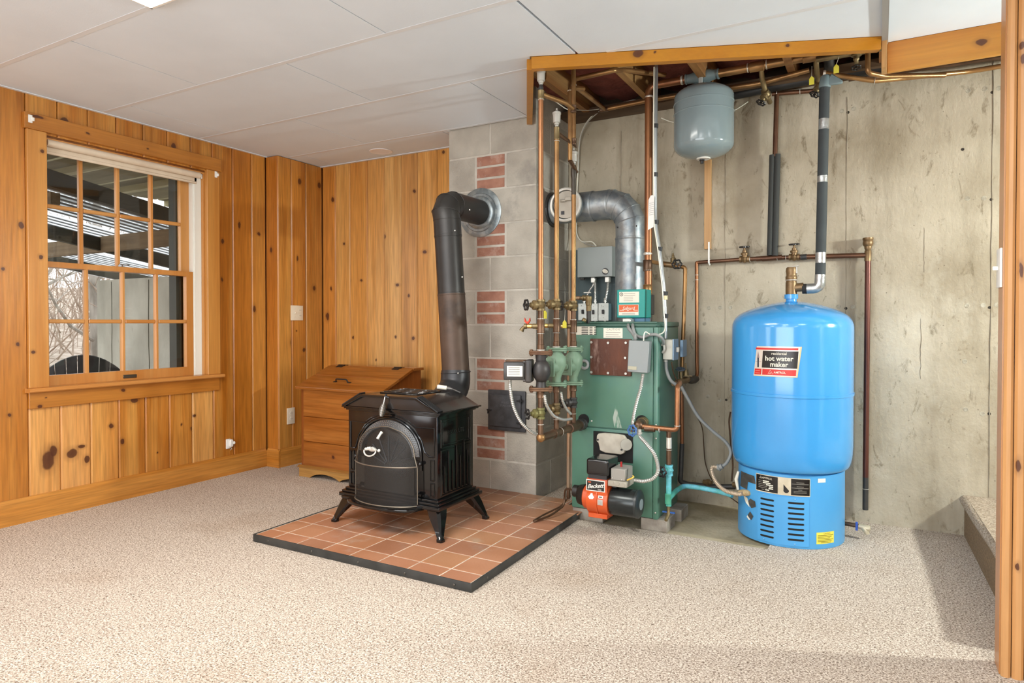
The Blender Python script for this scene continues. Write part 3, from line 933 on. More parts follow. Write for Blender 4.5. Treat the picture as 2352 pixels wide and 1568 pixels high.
def sash(name, x, y0, y1, z0, z1, gy0, gy1, gz0, gz1, my, mz):
    """frame with four by two panes; x is the inner face"""
    s = MB()
    s.box((x - 0.034, y0, z0), (x, gy0, z1)).box((x - 0.034, gy1, z0), (x, y1, z1))
    s.box((x - 0.034, gy0, z0), (x, gy1, gz0)).box((x - 0.034, gy0, gz1), (x, gy1, z1))
    so = s.build(name, PW_Z, wi, smooth=0)
    for y in my:
        MB().prism([(x - 0.026, y - 0.011, gz0), (x - 0.008, y - 0.011, gz0), (x - 0.001, y - 0.006, gz0), (x - 0.001, y + 0.006, gz0), (x - 0.008, y + 0.011, gz0), (x - 0.026, y + 0.011, gz0)], (0, 0, gz1 - gz0)).build('muntin', PW_Z, so, smooth=0)
    ys = [gy0] + list(my) + [gy1]
    for a, b in zip(ys[:-1], ys[1:]):
        MB().box((x - 0.026, a + (0.011 if a != gy0 else 0), mz - 0.011), (x - 0.002, b - (0.011 if b != gy1 else 0), mz + 0.011)).build('muntin', PW_Y, so, bevel=0.004, smooth=0)
        for c, d in ((gz0, mz - 0.011), (mz + 0.011, gz1)):
            MB().box((x - 0.019, a + 0.004, c - 0.004), (x - 0.016, b - 0.004, d + 0.004)).build('pane', GLASS, so, smooth=0)
    return so
sash('upper_sash', -3.940, 1.8635, 2.7215, 1.330, 1.999, 1.885, 2.664, 1.362, 1.965, (2.062, 2.268, 2.473), 1.664)
lo = sash('lower_sash', -3.900, 1.8515, 2.7210, 0.6905, 1.360, 1.868, 2.674, 0.746, 1.330, (2.065, 2.271, 2.477), 1.038)
BRZ = mat('dark_bronze', (92, 84, 72), 0.4, 0.7)
MB().box((-3.899, 2.262, 0.702), (-3.893, 2.342, 0.722)).build('sash_lift', BRZ, lo, bevel=0.002)
MB().cyl((-3.925, 2.268, 1.361), (-3.925, 2.268, 1.372), 0.012, seg=12).box((-3.930, 2.262, 1.370), (-3.918, 2.318, 1.378)).build('sash_lock', mat('lock_metal', (150, 152, 156), 0.35, 0.8), lo, bevel=0.001)
# dark outside storm frame
STORM = mat('storm_frame', (58, 60, 52), 0.6)
MB().box((XL - 0.20, 2.655, 0.66), (XL - 0.126, 2.705, 2.01)).box((XL - 0.20, 2.69, 0.66), (XL - 0.126, 2.79, 2.01)).build('storm_frame', STORM, wi, smooth=0)

# roller blind, rolled up
bl = thing('roller_blind', (XL - 0.02, 2.30, 1.94), 'cream roller blind rolled up at the head of the window', 'blind')
CREAM = mat('cream_blind', (226, 210, 188), 0.7, c2=(220, 203, 180), scale=20)
MB().cyl((XL - 0.022, 1.852, 1.988), (XL - 0.022, 2.752, 1.988), 0.020, seg=20).build('roll', CREAM, bl)
MB().box((XL - 0.042, 1.856, 1.942), (XL - 0.036, 2.742, 1.986)).build('fabric', CREAM, bl, smooth=0)
MB().box((XL - 0.045, 1.856, 1.932), (XL - 0.032, 2.742, 1.948)).build('hem_bar', CREAM, bl, bevel=0.003)
WHITE = mat('white_plastic', (240, 238, 232), 0.4)
MB().cyl((XL - 0.022, 2.752, 1.988), (XL - 0.022, 2.762, 1.988), 0.008, seg=10).box((XL - 0.028, 2.762, 1.97), (XL - 0.016, 2.770, 1.999)).build('end_bracket', WHITE, bl)
# white clips left on the casing
for nm, y, z, lab in (('curtain_bracket', 1.757, 2.080, 'small white curtain bracket at the left end of the window head'), ('curtain_bracket', 2.846, 2.008, 'small white curtain bracket at the right end of the window head')):
    x = XL + (0.0245 if z > 2.03 else 0.0185)
    tag(MB().box((x, y - 0.011, z - 0.020), (x + 0.004, y + 0.008, z + 0.020)).box((x, y + 0.004, z - 0.010), (x + 0.012, y + 0.014, z + 0.008)).build(nm, WHITE, None, bevel=0.001), lab, 'bracket', 'curtain brackets on the window head')

# ================================================================ outside the window
GRD = mat('leaf_litter', (196, 182, 168), 0.95, c2=(150, 132, 116), scale=3, bump=0.5, bscale=20, c3=(120, 100, 84), c3_at=(0.55, 0.7), c3_scale=6)
gr = MB()
nx, ny = 14, 14
vs = []
for i in range(nx):
    for j in range(ny):
        x, y = -4.06 - 46 * (i / (nx - 1)) ** 1.5, -12 + 62 * j / (ny - 1)
        d = max(0, -x - 9)
        vs.append((x, y, -0.25 + 0.09 * d + random.uniform(-0.1, 0.1) * min(1, d / 6)))
gr.add(vs, [(i * ny + j, (i + 1) * ny + j, (i + 1) * ny + j + 1, i * ny + j + 1) for i in range(nx - 1) for j in range(ny - 1)])
go = gr.build('ground', GRD, None, kind='structure')
RET = mat('outdoor_concrete', (196, 192, 178), 0.9, c2=(164, 160, 146), scale=3, bump=0.3, bscale=60, c3=(130, 126, 112), c3_at=(0.6, 0.75), c3_scale=5, stretch=(1, 1, 0.5))
rw = thing('wall_retaining', (-5.6, 4.05, -0.3), kind='structure')
MB().box((-7.27, 3.95, -0.3), (-4.06, 4.15, 1.480)).build('concrete', RET, rw, smooth=0)
for x in (-7.0, -6.36):
    MB().tube([(x + random.uniform(-0.006, 0.006), 3.951, -0.2 + 1.66 * i / 10) for i in range(11)], 0.006, 6).build('seam', mat('outdoor_seam', (92, 90, 78), 0.95), rw)

# covered deck: sloping rafters, cross beams and corrugated clear sheets
WTH = mat('weathered_dark_timber', (70, 66, 52), 0.85, c2=(52, 50, 40), scale=14, stretch=(1, 0.1, 1), bump=0.2)
WTB = mat('weathered_brown_timber', (136, 116, 88), 0.85, c2=(104, 86, 64), scale=14, stretch=(0.1, 1, 1), bump=0.2)
WTG = mat('deck_plank_timber', (158, 148, 116), 0.85, c2=(128, 120, 90), scale=10, stretch=(0.15, 1, 1), bump=0.2)
dk = thing('porch_roof', (-5.5, 4.0, 1.5), 'timber porch roof with dark rafters and corrugated clear sheets outside the window', 'porch roof')
SL = 0.155
def rafter(x, z, h, y0=1.2, y1=7.5, w=0.05, m=WTH):
    zz = lambda y: z - SL * (y - 2.33)
    MB().prism([(x - w / 2, y0, zz(y0)), (x - w / 2, y1, zz(y1)), (x - w / 2, y1, zz(y1) + h), (x - w / 2, y0, zz(y0) + h)], (w, 0, 0)).build('rafter', m, dk, smooth=0)
rafter(-4.90, 1.950, 0.115)
rafter(-6.20, 1.850, 0.115)
rafter(-7.50, 1.820, 0.115)
def cross(y, x0, x1, z, h=0.10, m=WTB):
    MB().box((x1, y - 0.03, z), (x0, y + 0.03, z + h)).build('cross_beam', m, dk, smooth=0)
xb = [(-4.8803, 2.4200, 1.8436)[2], (-4.8788, 2.4200, 1.9234)[2]]
cross(2.42, -4.95, -9.0, xb[0], xb[1] - xb[0])
xb = [(-5.7646, 3.4200, 1.6743)[2], (-5.7626, 3.4200, 1.8119)[2]]
cross(3.42, -4.95, -9.0, xb[0], xb[1] - xb[0])
cross(5.6, -4.95, -9.0, 1.56, 0.125)
SHEET = mat('clear_corrugated_sheet', (236, 240, 244), 0.35, trans=0.0)
def sheet_mat():
    m = bpy.data.materials.new('corrugated_sheet')
    m.use_nodes = True
    nt = m.node_tree
    nt.nodes.clear()
    out = nd(nt, 'ShaderNodeOutputMaterial')
    a = nd(nt, 'ShaderNodeBsdfTranslucent'); a.inputs[0].default_value = (0.86, 0.88, 0.9, 1)
    b = nd(nt, 'ShaderNodeBsdfTransparent'); b.inputs[0].default_value = (0.9, 0.92, 0.94, 1)
    x = nd(nt, 'ShaderNodeMixShader'); x.inputs[0].default_value = 0.45
    nt.links.new(a.outputs[0], x.inputs[1]); nt.links.new(b.outputs[0], x.inputs[2]); nt.links.new(x.outputs[0], out.inputs[0])
    return m
SHM = sheet_mat()
RIB = mat('sheet_rib', (120, 124, 126), 0.6)
for a, b in ((-4.98, -6.15), (-6.25, -7.45), (-7.55, -9.2)):
    n = max(2, int((a - b) / 0.019))
    mb = MB()
    vs = []
    for i in range(n + 1):
        x = a + (b - a) * i / n
        dz = 0.012 * math.sin(i * math.pi / 2)
        for y in (1.2, 7.5):
            vs.append((x, y, 1.950 - SL * (y - 2.33) + 0.125 + dz))
    mb.add(vs, [(2 * i, 2 * i + 1, 2 * i + 3, 2 * i + 2) for i in range(n)])
    mb.build('sheet', SHM, dk)
    for i in range(0, int((a - b) / 0.115)):
        x = a - 0.05 - 0.115 * i
        zz = lambda y: 1.950 - SL * (y - 2.33) + 0.112
        MB().prism([(x, 1.2, zz(1.2)), (x, 7.5, zz(7.5)), (x, 7.5, zz(7.5) + 0.012), (x, 1.2, zz(1.2) + 0.012)], (-0.022, 0, 0)).build('sheet_rib', RIB, dk, smooth=0)
# boards of the deck against the house
for i in range(14):
    y = 1.25 + 0.33 * i
    MB().box((-6.1, y, 2.215), (-4.07, y + 0.30, 2.245)).build('deck_board', WTG, dk, smooth=0)
for y in (2.1, 2.72, 3.35, 3.95, 4.6):
    MB().box((-6.1, y, 2.165), (-4.07, y + 0.04, 2.2145)).build('deck_joist', mat('pale_joist_edge', (196, 186, 146), 0.8), dk, smooth=0)
MB().box((-4.12, 1.1, 2.25), (-4.07, 4.3, 2.40)).build('ledger', WTG, dk, smooth=0)
MB().box((-7.62, 6.4, -0.3), (-7.48, 6.54, 1.20)).build('post', WTB, dk, smooth=0)
MB().box((-4.97, 7.3, -0.3), (-4.83, 7.44, 1.17)).build('post', WTB, dk, smooth=0)
MB().box((-9.07, 1.3, -0.3), (-8.93, 1.44, 2.2)).build('post', WTB, dk, smooth=0)

# bare trees on the slope
BARK = mat('grey_bark', (172, 164, 154), 0.95, c2=(128, 120, 110), scale=9, bump=0.5, bscale=40, stretch=(1, 1, 0.3))
def tree(x, y, h, r, label, lean=0.0, nb=9, seed=1):
    rnd = random.Random(seed)
    z0 = -0.25 + 0.09 * max(0, -x - 9) - 0.15
    t = thing('bare_tree', (x, y, z0), label, 'tree', 'bare trees beyond the porch')
    pts = [(x + lean * k * h / 6 + rnd.uniform(-.05, .05), y + rnd.uniform(-.05, .05), z0 + h * k / 6) for k in range(7)]
    MB().tube(pts, [r * (1 - 0.11 * k) for k in range(7)], 9).build('trunk', BARK, t)
    mb = MB()
    for b in range(nb):
        k = rnd.uniform(0.12, 0.9)
        p = Vector(pts[min(5, int(k * 6))]).lerp(Vector(pts[min(6, int(k * 6) + 1)]), k * 6 % 1)
        a = rnd.uniform(0, 6.28)
        L = rnd.uniform(0.8, 2.4) * (1.15 - k)+0.5
        q = [p]
        dirv = Vector((math.cos(a), math.sin(a), rnd.uniform(0.2, 1.0))).normalized()
        for s in range(4):
            dirv = (dirv + Vector((rnd.uniform(-.3, .3), rnd.uniform(-.3, .3), rnd.uniform(-.1, .35)))).normalized()
            q.append(q[-1] + dirv * L / 4)
        rb = r * rnd.uniform(0.16, 0.36)
        mb.tube(q, [rb, rb * .8, rb * .6, rb * .4, rb * .2], 6)
        for tw in range(5):
            s0 = q[rnd.randint(1, 4)]
            e = s0 + Vector((rnd.uniform(-1, 1), rnd.uniform(-1, 1), rnd.uniform(-.2, 1))) * rnd.uniform(0.25, 0.7)
            mb.tube([s0, (s0 + e) / 2 + Vector((rnd.uniform(-.05, .05),) * 3), e], [rb * .3, rb * .22, rb * .1], 4)
    mb.build('branches', BARK, t, kind='stuff')
TL = [(-12.1, 5.25, 7.0, 0.17, 'thick pale tree trunk straight up behind the dark garden chair', 0.0, 16, 3), (-11.0, 5.95, 5.5, 0.09, 'thinner bare tree just left of the retaining wall end', 0.02, 16, 8),
      (-15.5, 6.3, 7.5, 0.13, 'bare tree far back at the left edge of the window', 0.01, 18, 5)]
for i, (x, y, h, r, lab, ln, nb, sd) in enumerate(TL):
    tree(x, y, h, r, lab, ln, nb, sd)
thk = MB()
rnd = random.Random(11)
for i in range(420):
    d = rnd.uniform(9.5, 26)
    y = 0.47 * d + rnd.uniform(-2.2, 3.6)
    x = -d
    z = -0.3 + 0.09 * max(0, d - 9)
    h = rnd.uniform(1.0, 4.5)
    p = [Vector((x, y, z))]
    dv = Vector((rnd.uniform(-.5, .5), rnd.uniform(-.5, .5), 1)).normalized()
    for s in range(4):
        dv = (dv + Vector((rnd.uniform(-.4, .4), rnd.uniform(-.4, .4), rnd.uniform(-.1, .2)))).normalized()
        p.append(p[-1] + dv * h / 4)
    r0 = rnd.uniform(0.006, 0.022)
    thk.tube(p, [r0, r0 * .85, r0 * .65, r0 * .45, r0 * .2], 4)
    for tw in range(3):
        s0 = p[rnd.randint(1, 4)]
        thk.tube([s0, s0 + Vector((rnd.uniform(-1, 1), rnd.uniform(-1, 1), rnd.uniform(-.1, .8))) * rnd.uniform(.3, .9)], [r0 * .45, r0 * .15], 4)
tk = thk.build('brush_thicket', mat('twig_bark', (176, 158, 142), 0.95, c2=(140, 120, 104), scale=3), None, kind='stuff')
tag(tk, 'tangle of thin bare brush filling the woods outside the window', 'brush')

# slatted garden chair
ad = thing('garden_chair', (-6.24, 3.26, -0.25), 'dark brown garden chair with a rounded fan of back slats seen through the window', 'chair')
DKW = mat('dark_brown_slat', (52, 46, 42), 0.6, c2=(40, 35, 32), scale=20)
R0 = Matrix.Rotation(math.radians(62), 4, 'Z')
def gp(x, y, z): return tuple(R0 @ Vector((x, y, z)) + Vector((-6.24, 3.26, 0)))
def gbox(name, pts, d):
    MB().prism([gp(*p) for p in pts], tuple(R0.to_3x3() @ Vector(d))).build(name, DKW, ad, smooth=0)
for k in range(7):
    a = (k - 3)
    x0, x1 = a * 0.074 - 0.0355, a * 0.074 + 0.0355
    tp = lambda x: 0.725 - 0.0125 * (x / 0.074) ** 2
    f = 1.18
    gbox('back_slat', [(x0, 0.10, 0.05), (x1, 0.10, 0.05), (x1 * f, 0.30, tp(x1)), ((x0 + x1) / 2 * f, 0.302, tp((x0 + x1) / 2) + 0.001), (x0 * f, 0.30, tp(x0))], (0, 0.02, 0.006))
for k in range(6):
    y = -0.40 + 0.09 * k
    z = 0.10 - 0.022 * k
    gbox('seat_slat', [(-0.26, y, z), (0.26, y, z), (0.26, y + 0.075, z - 0.018), (-0.26, y + 0.075, z - 0.018)], (0, 0, 0.02))
for s in (-1, 1):
    gbox('arm', [(s * 0.27, -0.42, 0.33), (s * 0.38, -0.42, 0.33), (s * 0.36, 0.28, 0.31), (s * 0.29, 0.28, 0.31)], (0, 0, 0.02))
    gbox('leg', [(s * 0.29, -0.40, -0.25), (s * 0.29, -0.30, -0.25), (s * 0.29, -0.30, 0.33), (s * 0.29, -0.40, 0.33)], (0.02 * s, 0, 0))
    gbox('leg', [(s * 0.27, -0.40, 0.02), (s * 0.27, -0.40, 0.10), (s * 0.27, 0.46, -0.17), (s * 0.27, 0.46, -0.25)], (0.02 * s, 0, 0))

# ================================================================ slant-lidded wood bin
BN_X = pine('bin_pine_across', (172, 108, 48), (144, 80, 26), 'x', [(-3.10, .155, .012, .012)], 'xz', rand_knots=False, rough=0.2, vary=0.3)
BN_Z = pine('bin_pine_upright', (154, 88, 38), (128, 66, 22), 'z', rand_knots=False, rough=0.3, vary=0.2)
BN_B = pine('bin_pine_foot', (184, 138, 73), (154, 106, 49), 'x', rand_knots=False, rough=0.4)
bn = thing('wood_bin', (-3.04, 3.36, 0), 'stained pine wood bin with a slanted hinged lid standing in the corner', 'bin')
bx0, bx1, by0, by1 = -3.392, -2.690, 3.158, 3.550
def zl(y): return 0.586 + (0.712 - 0.586) * min(1, max(0, (y - 3.13) / (3.445 - 3.13)))
for x0, x1 in ((bx0, bx0 + 0.020), (bx1 - 0.020, bx1)):
    MB().prism([(x0, by0 + 0.001, 0.05), (x0, by1, 0.05), (x0, by1, 0.712), (x0, 3.445, 0.712), (x0, by0 + 0.001, zl(by0) + 0.003)], (x1 - x0, 0, 0)).build('side', BN_Z, bn, smooth=0)
MB().box((bx0 + 0.020, by1 - 0.018, 0.05), (bx1 - 0.020, by1, 0.71)).build('back', BN_Z, bn, smooth=0)
MB().box((bx0 + 0.020, by0 + 0.02, 0.05), (bx1 - 0.020, by1 - 0.02, 0.07)).build('bottom', BN_Z, bn, smooth=0)
z1_, z2_ = (-3.3914, 3.1580, 0.4037)[2], (-3.3698, 3.1580, 0.2373)[2]
for a, b in ((0.072, z2_), (z2_, z1_), (z1_, 0.590)):
    MB().box((bx0 + 0.0205, by0 - 0.002, a + 0.001), (bx1 - 0.0205, by0 + 0.018, b - 0.001)).build('front_board', BN_X, bn, bevel=0.003, smooth=0)
# lid: two boards on the slope, a fixed top rail, hinges, pull
def slab(y0, y1, n, m=BN_X):
    za, zb = zl(y0), zl(y1)
    nz = Vector((0, -(zb - za), (y1 - y0))).normalized() * 0.018
    MB().prism([(-3.412, y0, za + 0.001), (-2.668, y0, za + 0.001), (-2.668, y1, zb + 0.001), (-3.412, y1, zb + 0.001)], nz).build(n, m, bn, bevel=0.002, smooth=0)
slab(3.126, 3.298, 'lid_board')
slab(3.3005, 3.440, 'lid_board')
MB().box((-3.412, 3.447, 0.7135), (-2.668, 3.556, 0.731)).build('top_rail', BN_X, bn, bevel=0.002, smooth=0)
BLKI = mat('black_iron', (30, 28, 27), 0.5, 0.3)
for x in (-3.30, -2.80):
    MB().box((x - 0.030, 3.452, 0.7312), (x + 0.030, 3.478, 0.7335)).obox((x, 3.428, 0.7270), (0.055, 0.032, 0.0025), (0.38, 0, 0)).cyl((x - 0.03, 3.445, 0.733), (x + 0.03, 3.445, 0.733), 0.004, seg=8).build('hinge', BLKI, bn)
hy, hz = 3.215, zl(3.215) + 0.019
MB().tube([(-3.13, hy, hz), (-3.125, hy - 0.010, hz + 0.022), (-3.03, hy - 0.010, hz + 0.022), (-3.025, hy, hz)], 0.0045, 8, bend=0.012).obox((-3.14, hy, hz + 0.001), (0.030, 0.016, 0.004), (0.38, 0, 0)).obox((-3.015, hy, hz + 0.001), (0.030, 0.016, 0.004), (0.38, 0, 0)).build('pull', BLKI, bn)
# scalloped foot
n = 24
top = [(-3.402 + (0.724) * i / n, 0.0) for i in range(n + 1)]
poly = [(-3.402, by0 - 0.012, 0.001), (-3.30, by0 - 0.012, 0.001)]
for i in range(n + 1):
    u = i / n
    x = -3.30 + 0.52 * u
    w = abs(math.sin(u * 2 * math.pi))
    poly.append((x, by0 - 0.012, 0.004 + 0.030 * w ** 0.7))
poly += [(-2.78, by0 - 0.012, 0.001), (-2.680, by0 - 0.012, 0.001), (-2.680, by0 - 0.012, 0.062), (-3.402, by0 - 0.012, 0.062)]
MB().prism(poly, (0, 0.012, 0)).build('foot_rail', BN_B, bn, smooth=0)
MB().prism([(-3.412, by0 - 0.018, 0.062), (-2.670, by0 - 0.018, 0.062), (-2.670, by0 - 0.003, 0.072), (-3.412, by0 - 0.003, 0.072)], (0, 0.0, 0.006)).build('foot_moulding', BN_B, bn, smooth=0)
for x0 in (-3.402, -2.692):
    MB().box((x0, by0 + 0.001, 0.001), (x0 + 0.012, by1, 0.0495)).build('foot_side', BN_B, bn, smooth=0)

# ================================================================ enamelled cast iron wood stove
ENAM = mat('black_enamel', (13, 13, 14), 0.12, c2=(17, 16, 16), scale=6, coat=0.3, spec=0.45)
ENAT = mat('black_enamel_top', (26, 25, 25), 0.24, c2=(38, 36, 35), scale=7, coat=0.2)
CHIP = mat('enamel_dark_metal', (58, 58, 60), 0.4, 0.5)
SV = thing('wood_stove', (-2.08, 2.66, 0.034), 'black enamelled cast iron wood stove on splayed legs with an arched spark screen', 'stove')
sx0, sx1, sy0, sy1 = -2.352, -1.800, 2.500, 2.812
MB().box((sx0, sy0, 0.200), (sx1, sy1, 0.592)).build('firebox', ENAM, SV, bevel=0.006, seg=2)
# stepped base moulding
for i, (g, z0, z1) in enumerate(((0.034, 0.158, 0.176), (0.024, 0.1765, 0.188), (0.012, 0.1885, 0.200))):
    MB().box((sx0 - g, sy0 - g, z0), (sx1 + g, sy1 + g, z1)).build('base_moulding', ENAM, SV, bevel=0.004, seg=2)
# stepped cornice
for i, (g, z0, z1) in enumerate(((0.010, 0.590, 0.597), (0.020, 0.5972, 0.604), (0.030, 0.6042, 0.611))):
    MB().box((sx0 - g, sy0 - 0.6 * g, z0), (sx1 + g, sy1 + g, z1)).build('cornice', ENAM, SV, bevel=0.002, seg=2)
# roof-shaped top
xa, xb, xc, xd = -2.376, -2.250, -1.902, -1.776
MB().prism([(xa, 2.486, 0.6115), (xd, 2.486, 0.6115), (xc, 2.486, 0.676), (xb, 2.486, 0.676)], (0, 0.345, 0)).build('top', ENAT, SV, bevel=0.005, seg=2)
mb = MB()
mb.prism([(xa + 0.002, 2.474, 0.611), (xa + 0.026, 2.474, 0.611), (xb + 0.010, 2.474, 0.664), (xc - 0.010, 2.474, 0.664), (xd - 0.026, 2.474, 0.611), (xd - 0.002, 2.474, 0.611), (xc, 2.474, 0.677), (xb, 2.474, 0.677)], (0, 0.012, 0))
mb.build('top_front_rim', ENAM, SV, bevel=0.003, seg=2)
for k in range(4):
    o = 0.011 * k
    for s, (p, q) in ((1, ((xc + 0.004, 0.680), (xd - 0.004, 0.616))), (-1, ((xb - 0.004, 0.680), (xa + 0.004, 0.616)))):
        MB().tube([(p[0], 2.480 + o, p[1]), (q[0], 2.480 + o, q[1])], 0.0042, 8).build('reed', ENAM, SV)
# griddle with raised lattice
MB().box((-2.20, 2.56, 0.6762), (-1.96, 2.76, 0.682)).build('griddle', ENAT, SV, bevel=0.003)
for i in range(7):
    y = 2.58 + 0.026 * i
    MB().tube([(-2.185 + 0.22 * k / 12, y + 0.006 * math.sin(k * 1.57 + i), 0.683) for k in range(13)], 0.0035, 6).build('griddle_lattice', ENAT, SV)
# front: arched panel, beaded arch band, spark screen
xc0 = (-2.0845, 2.4950, 0.4243)[0]
zs = 0.395
def arc(rx, rz, y, n=28, z0=zs, x=xc0):
    return [(x - rx * math.cos(math.pi * i / n), y, z0 + rz * math.sin(math.pi * i / n)) for i in range(n + 1)]
MB().tube([(xc0 - 0.196, 2.496, 0.330)] + arc(0.196, 0.172, 2.496) + [(xc0 + 0.196, 2.496, 0.330)], 0.006, 8).build('arch_moulding', ENAM, SV)
# band between two arches
o1, o2 = arc(0.186, 0.162, 2.494), arc(0.158, 0.126, 2.474)
bd = MB()
bd.add(o1 + o2, [(i, i + 1, i + 30, i + 29) for i in range(28)])
bd.add([(x, 2.499, z) for x, y, z in o1] + [(x, 2.499, z) for x, y, z in o2], [(i, i + 29, i + 30, i + 1) for i in range(28)])
bo = bd.build('arch_band', mat('arch_band_metal', (96, 98, 100), 0.3, 0.6), SV)
STUD = mat('band_stud', (150, 150, 150), 0.2, 0.8)
st_ = MB()
for ring in range(4):
    t = (ring + 0.6) / 4.4
    for i in range(44):
        a = math.pi * (i + 0.5 * (ring % 2) + 0.3) / 44
        rx, rz = 0.186 + (0.158 - 0.186) * t, 0.162 + (0.126 - 0.162) * t
        st_.ball((xc0 - rx * math.cos(a), 2.494 - 0.020 * t, zs + rz * math.sin(a)), 0.0034, 6, 4)
st_.build('studs', STUD, bo, kind='stuff')
# spandrel outlines and narrow side panels
def outline(pts, r=0.0035, name='panel_moulding'):
    MB().tube(pts, r, 6).build(name, ENAM, SV)
yF = 2.4985
for s in (-1, 1):
    X = (sx0 + 0.016) if s < 0 else (sx1 - 0.016)
    xi = xc0 + s * 0.206
    pts = [(X, yF, 0.400), (X, yF, 0.535)]
    pts += [(xc0 + s * (0.225 * math.cos(t)), yF, 0.400 + 0.185 * math.sin(t)) for t in [math.radians(a) for a in (46, 58, 70, 80, 90)]]
    outline(pts)
    pts = [(X, yF, 0.400), (X - s * 0.030, yF, 0.400)] + [(xc0 + s * 0.215 * math.cos(math.radians(a)), yF, zs + 0.180 * math.sin(math.radians(a))) for a in (8, 25, 45, 62, 78, 90)]
    outline(pts)
    for z0, z1 in ((0.290, 0.385), (0.215, 0.275)):
        outline([(X, yF, z0), (X, yF, z1), (X - s * 0.022, yF, z1), (X - s * 0.022, yF, z0), (X, yF, z0)])
# doors behind the screen with sunburst ribs
MB().prism([(xc0 - 0.155, 2.4995, 0.205), (xc0 + 0.155, 2.4995, 0.205)] + list(reversed(arc(0.155, 0.125, 2.4995))), (0, -0.006, 0)).build('door', ENAM, SV)
for a in (20, 42, 64, 90, 116, 138, 160):
    t = math.radians(a)
    MB().tube([(xc0 + 0.02 * math.cos(t), 2.492, 0.335 + 0.02 * math.sin(t)), (xc0 + 0.135 * math.cos(t), 2.492, 0.335 + 0.145 * math.sin(t))], 0.0034, 6).build('door_rib', CHIP, SV)
for s in (-1, 1):
    MB().cyl((xc0 + s * 0.185, 2.485, 0.365), (xc0 + s * 0.205, 2.485, 0.365), 0.007, seg=10).ball((xc0 + s * 0.200, 2.480, 0.365), 0.010, 10, 6).cyl((xc0 + s * 0.175, 2.485, 0.215), (xc0 + s * 0.205, 2.485, 0.215), 0.008, seg=10).build('door_hinge', ENAM, SV)

def screen_mat():
    m = bpy.data.materials.new('spark_mesh')
    m.use_nodes = True
    nt = m.node_tree
    b = nt.nodes['Principled BSDF']
    b.inputs['Base Color'].default_value = lin((62, 60, 58))
    b.inputs['Metallic'].default_value = 0.3
    b.inputs['Roughness'].default_value = 0.5
    b.inputs['Alpha'].default_value = 0.36
    return m
scr = thing('spark_screen', (xc0, 2.40, 0.166), 'arched fine wire spark screen with a silver shell handle standing against the stove front', 'screen')
nu, nv = 25, 22
vs = []
def scr_p(u, v):
    z = 0.168 + (0.528 - 0.168) * v
    half = 0.192 if z < 0.345 else (0.192 - 0.018 * (z - 0.345) / 0.055 if z < 0.40 else 0.174 * math.sqrt(max(0.0, 1 - ((z - 0.40) / 0.1285) ** 2)) ** 0.9)
    bul = 0.085 if z < 0.352 else 0.085 - 0.060 * ((z - 0.352) / 0.176) ** 0.9
    return (xc0 + u * max(half, 0.004), 2.470 - bul * (1 - u * u) ** 0.7, z)
for j in range(nv + 1):
    for i in range(nu + 1):
        vs.append(scr_p(-1 + 2 * i / nu, j / nv))
mb = MB()
mb.add(vs, [(j * (nu + 1) + i, j * (nu + 1) + i + 1, (j + 1) * (nu + 1) + i + 1, (j + 1) * (nu + 1) + i) for j in range(nv) for i in range(nu)])
mb.build('mesh', screen_mat(), scr, smooth=60)
WIRE = mat('screen_wire', (128, 118, 104), 0.4, 0.6)
MB().tube([scr_p(-1 + 2 * i / 24, 0.512) for i in range(25)], 0.0030, 6).build('wire', WIRE, scr)
MB().tube([scr_p(-1 + 2 * i / 24, 0.0) for i in range(25)], 0.0035, 6).build('wire', WIRE, scr)
MB().tube([scr_p(-1, v / 20) for v in range(21)] + [scr_p(1, 1 - v / 20) for v in range(21)], 0.0025, 6).build('wire', WIRE, scr)
SILV = mat('silver_shell', (222, 218, 210), 0.35, 0.3)
hx, hy_, hz_ = (-2.1086, 2.4000, 0.4235)
mb = MB()
for k in range(7):
    a = math.radians(30 + 20 * k)
    mb.tube([(hx, hy_ - 0.004, hz_ + 0.004), (hx - 0.034 * math.cos(a), hy_ - 0.006, hz_ - 0.006 + 0.020 * math.sin(a))], [0.004, 0.007], 6)
mb.ball((hx, hy_, hz_ + 0.004), 0.026, 12, 6, (1, 0.25, 0.42))
for s in (-1, 1):
    mb.ball((hx + s * 0.040, hy_ + 0.003, hz_ + 0.001), 0.008, 8, 6)
mb.build('handle', SILV, scr)
MB().tube([(hx + 0.036 * math.cos(t), hy_ - 0.014 - 0.01 * math.sin(-t), hz_ + 0.024 * math.sin(t)) for t in [math.pi + math.pi * i / 12 for i in range(13)]], 0.0035, 8).build('bail', SILV, scr)
MB().tube([(-2.0628, 2.4180, 0.5105), (-2.0652, 2.4100, 0.5029), (-2.0707, 2.3950, 0.4812)], [0.008, 0.0065, 0.007], 10).build('door_knob', SILV, SV)

# ash lip
lip = [(sx0 + 0.0, 2.480, 0.150), (sx0 - 0.008, 2.455, 0.150)]
for i in range(17):
    t = math.pi * i / 16
    lip.append((xc0 - 0.212 * math.cos(t), 2.452 - 0.085 * math.sin(t) ** 0.8, 0.150))
lip += [(xc0 + 0.225, 2.480, 0.150)]
MB().prism(lip, (0, 0, 0.014)).build('ash_lip', ENAM, SV, bevel=0.004, seg=2)

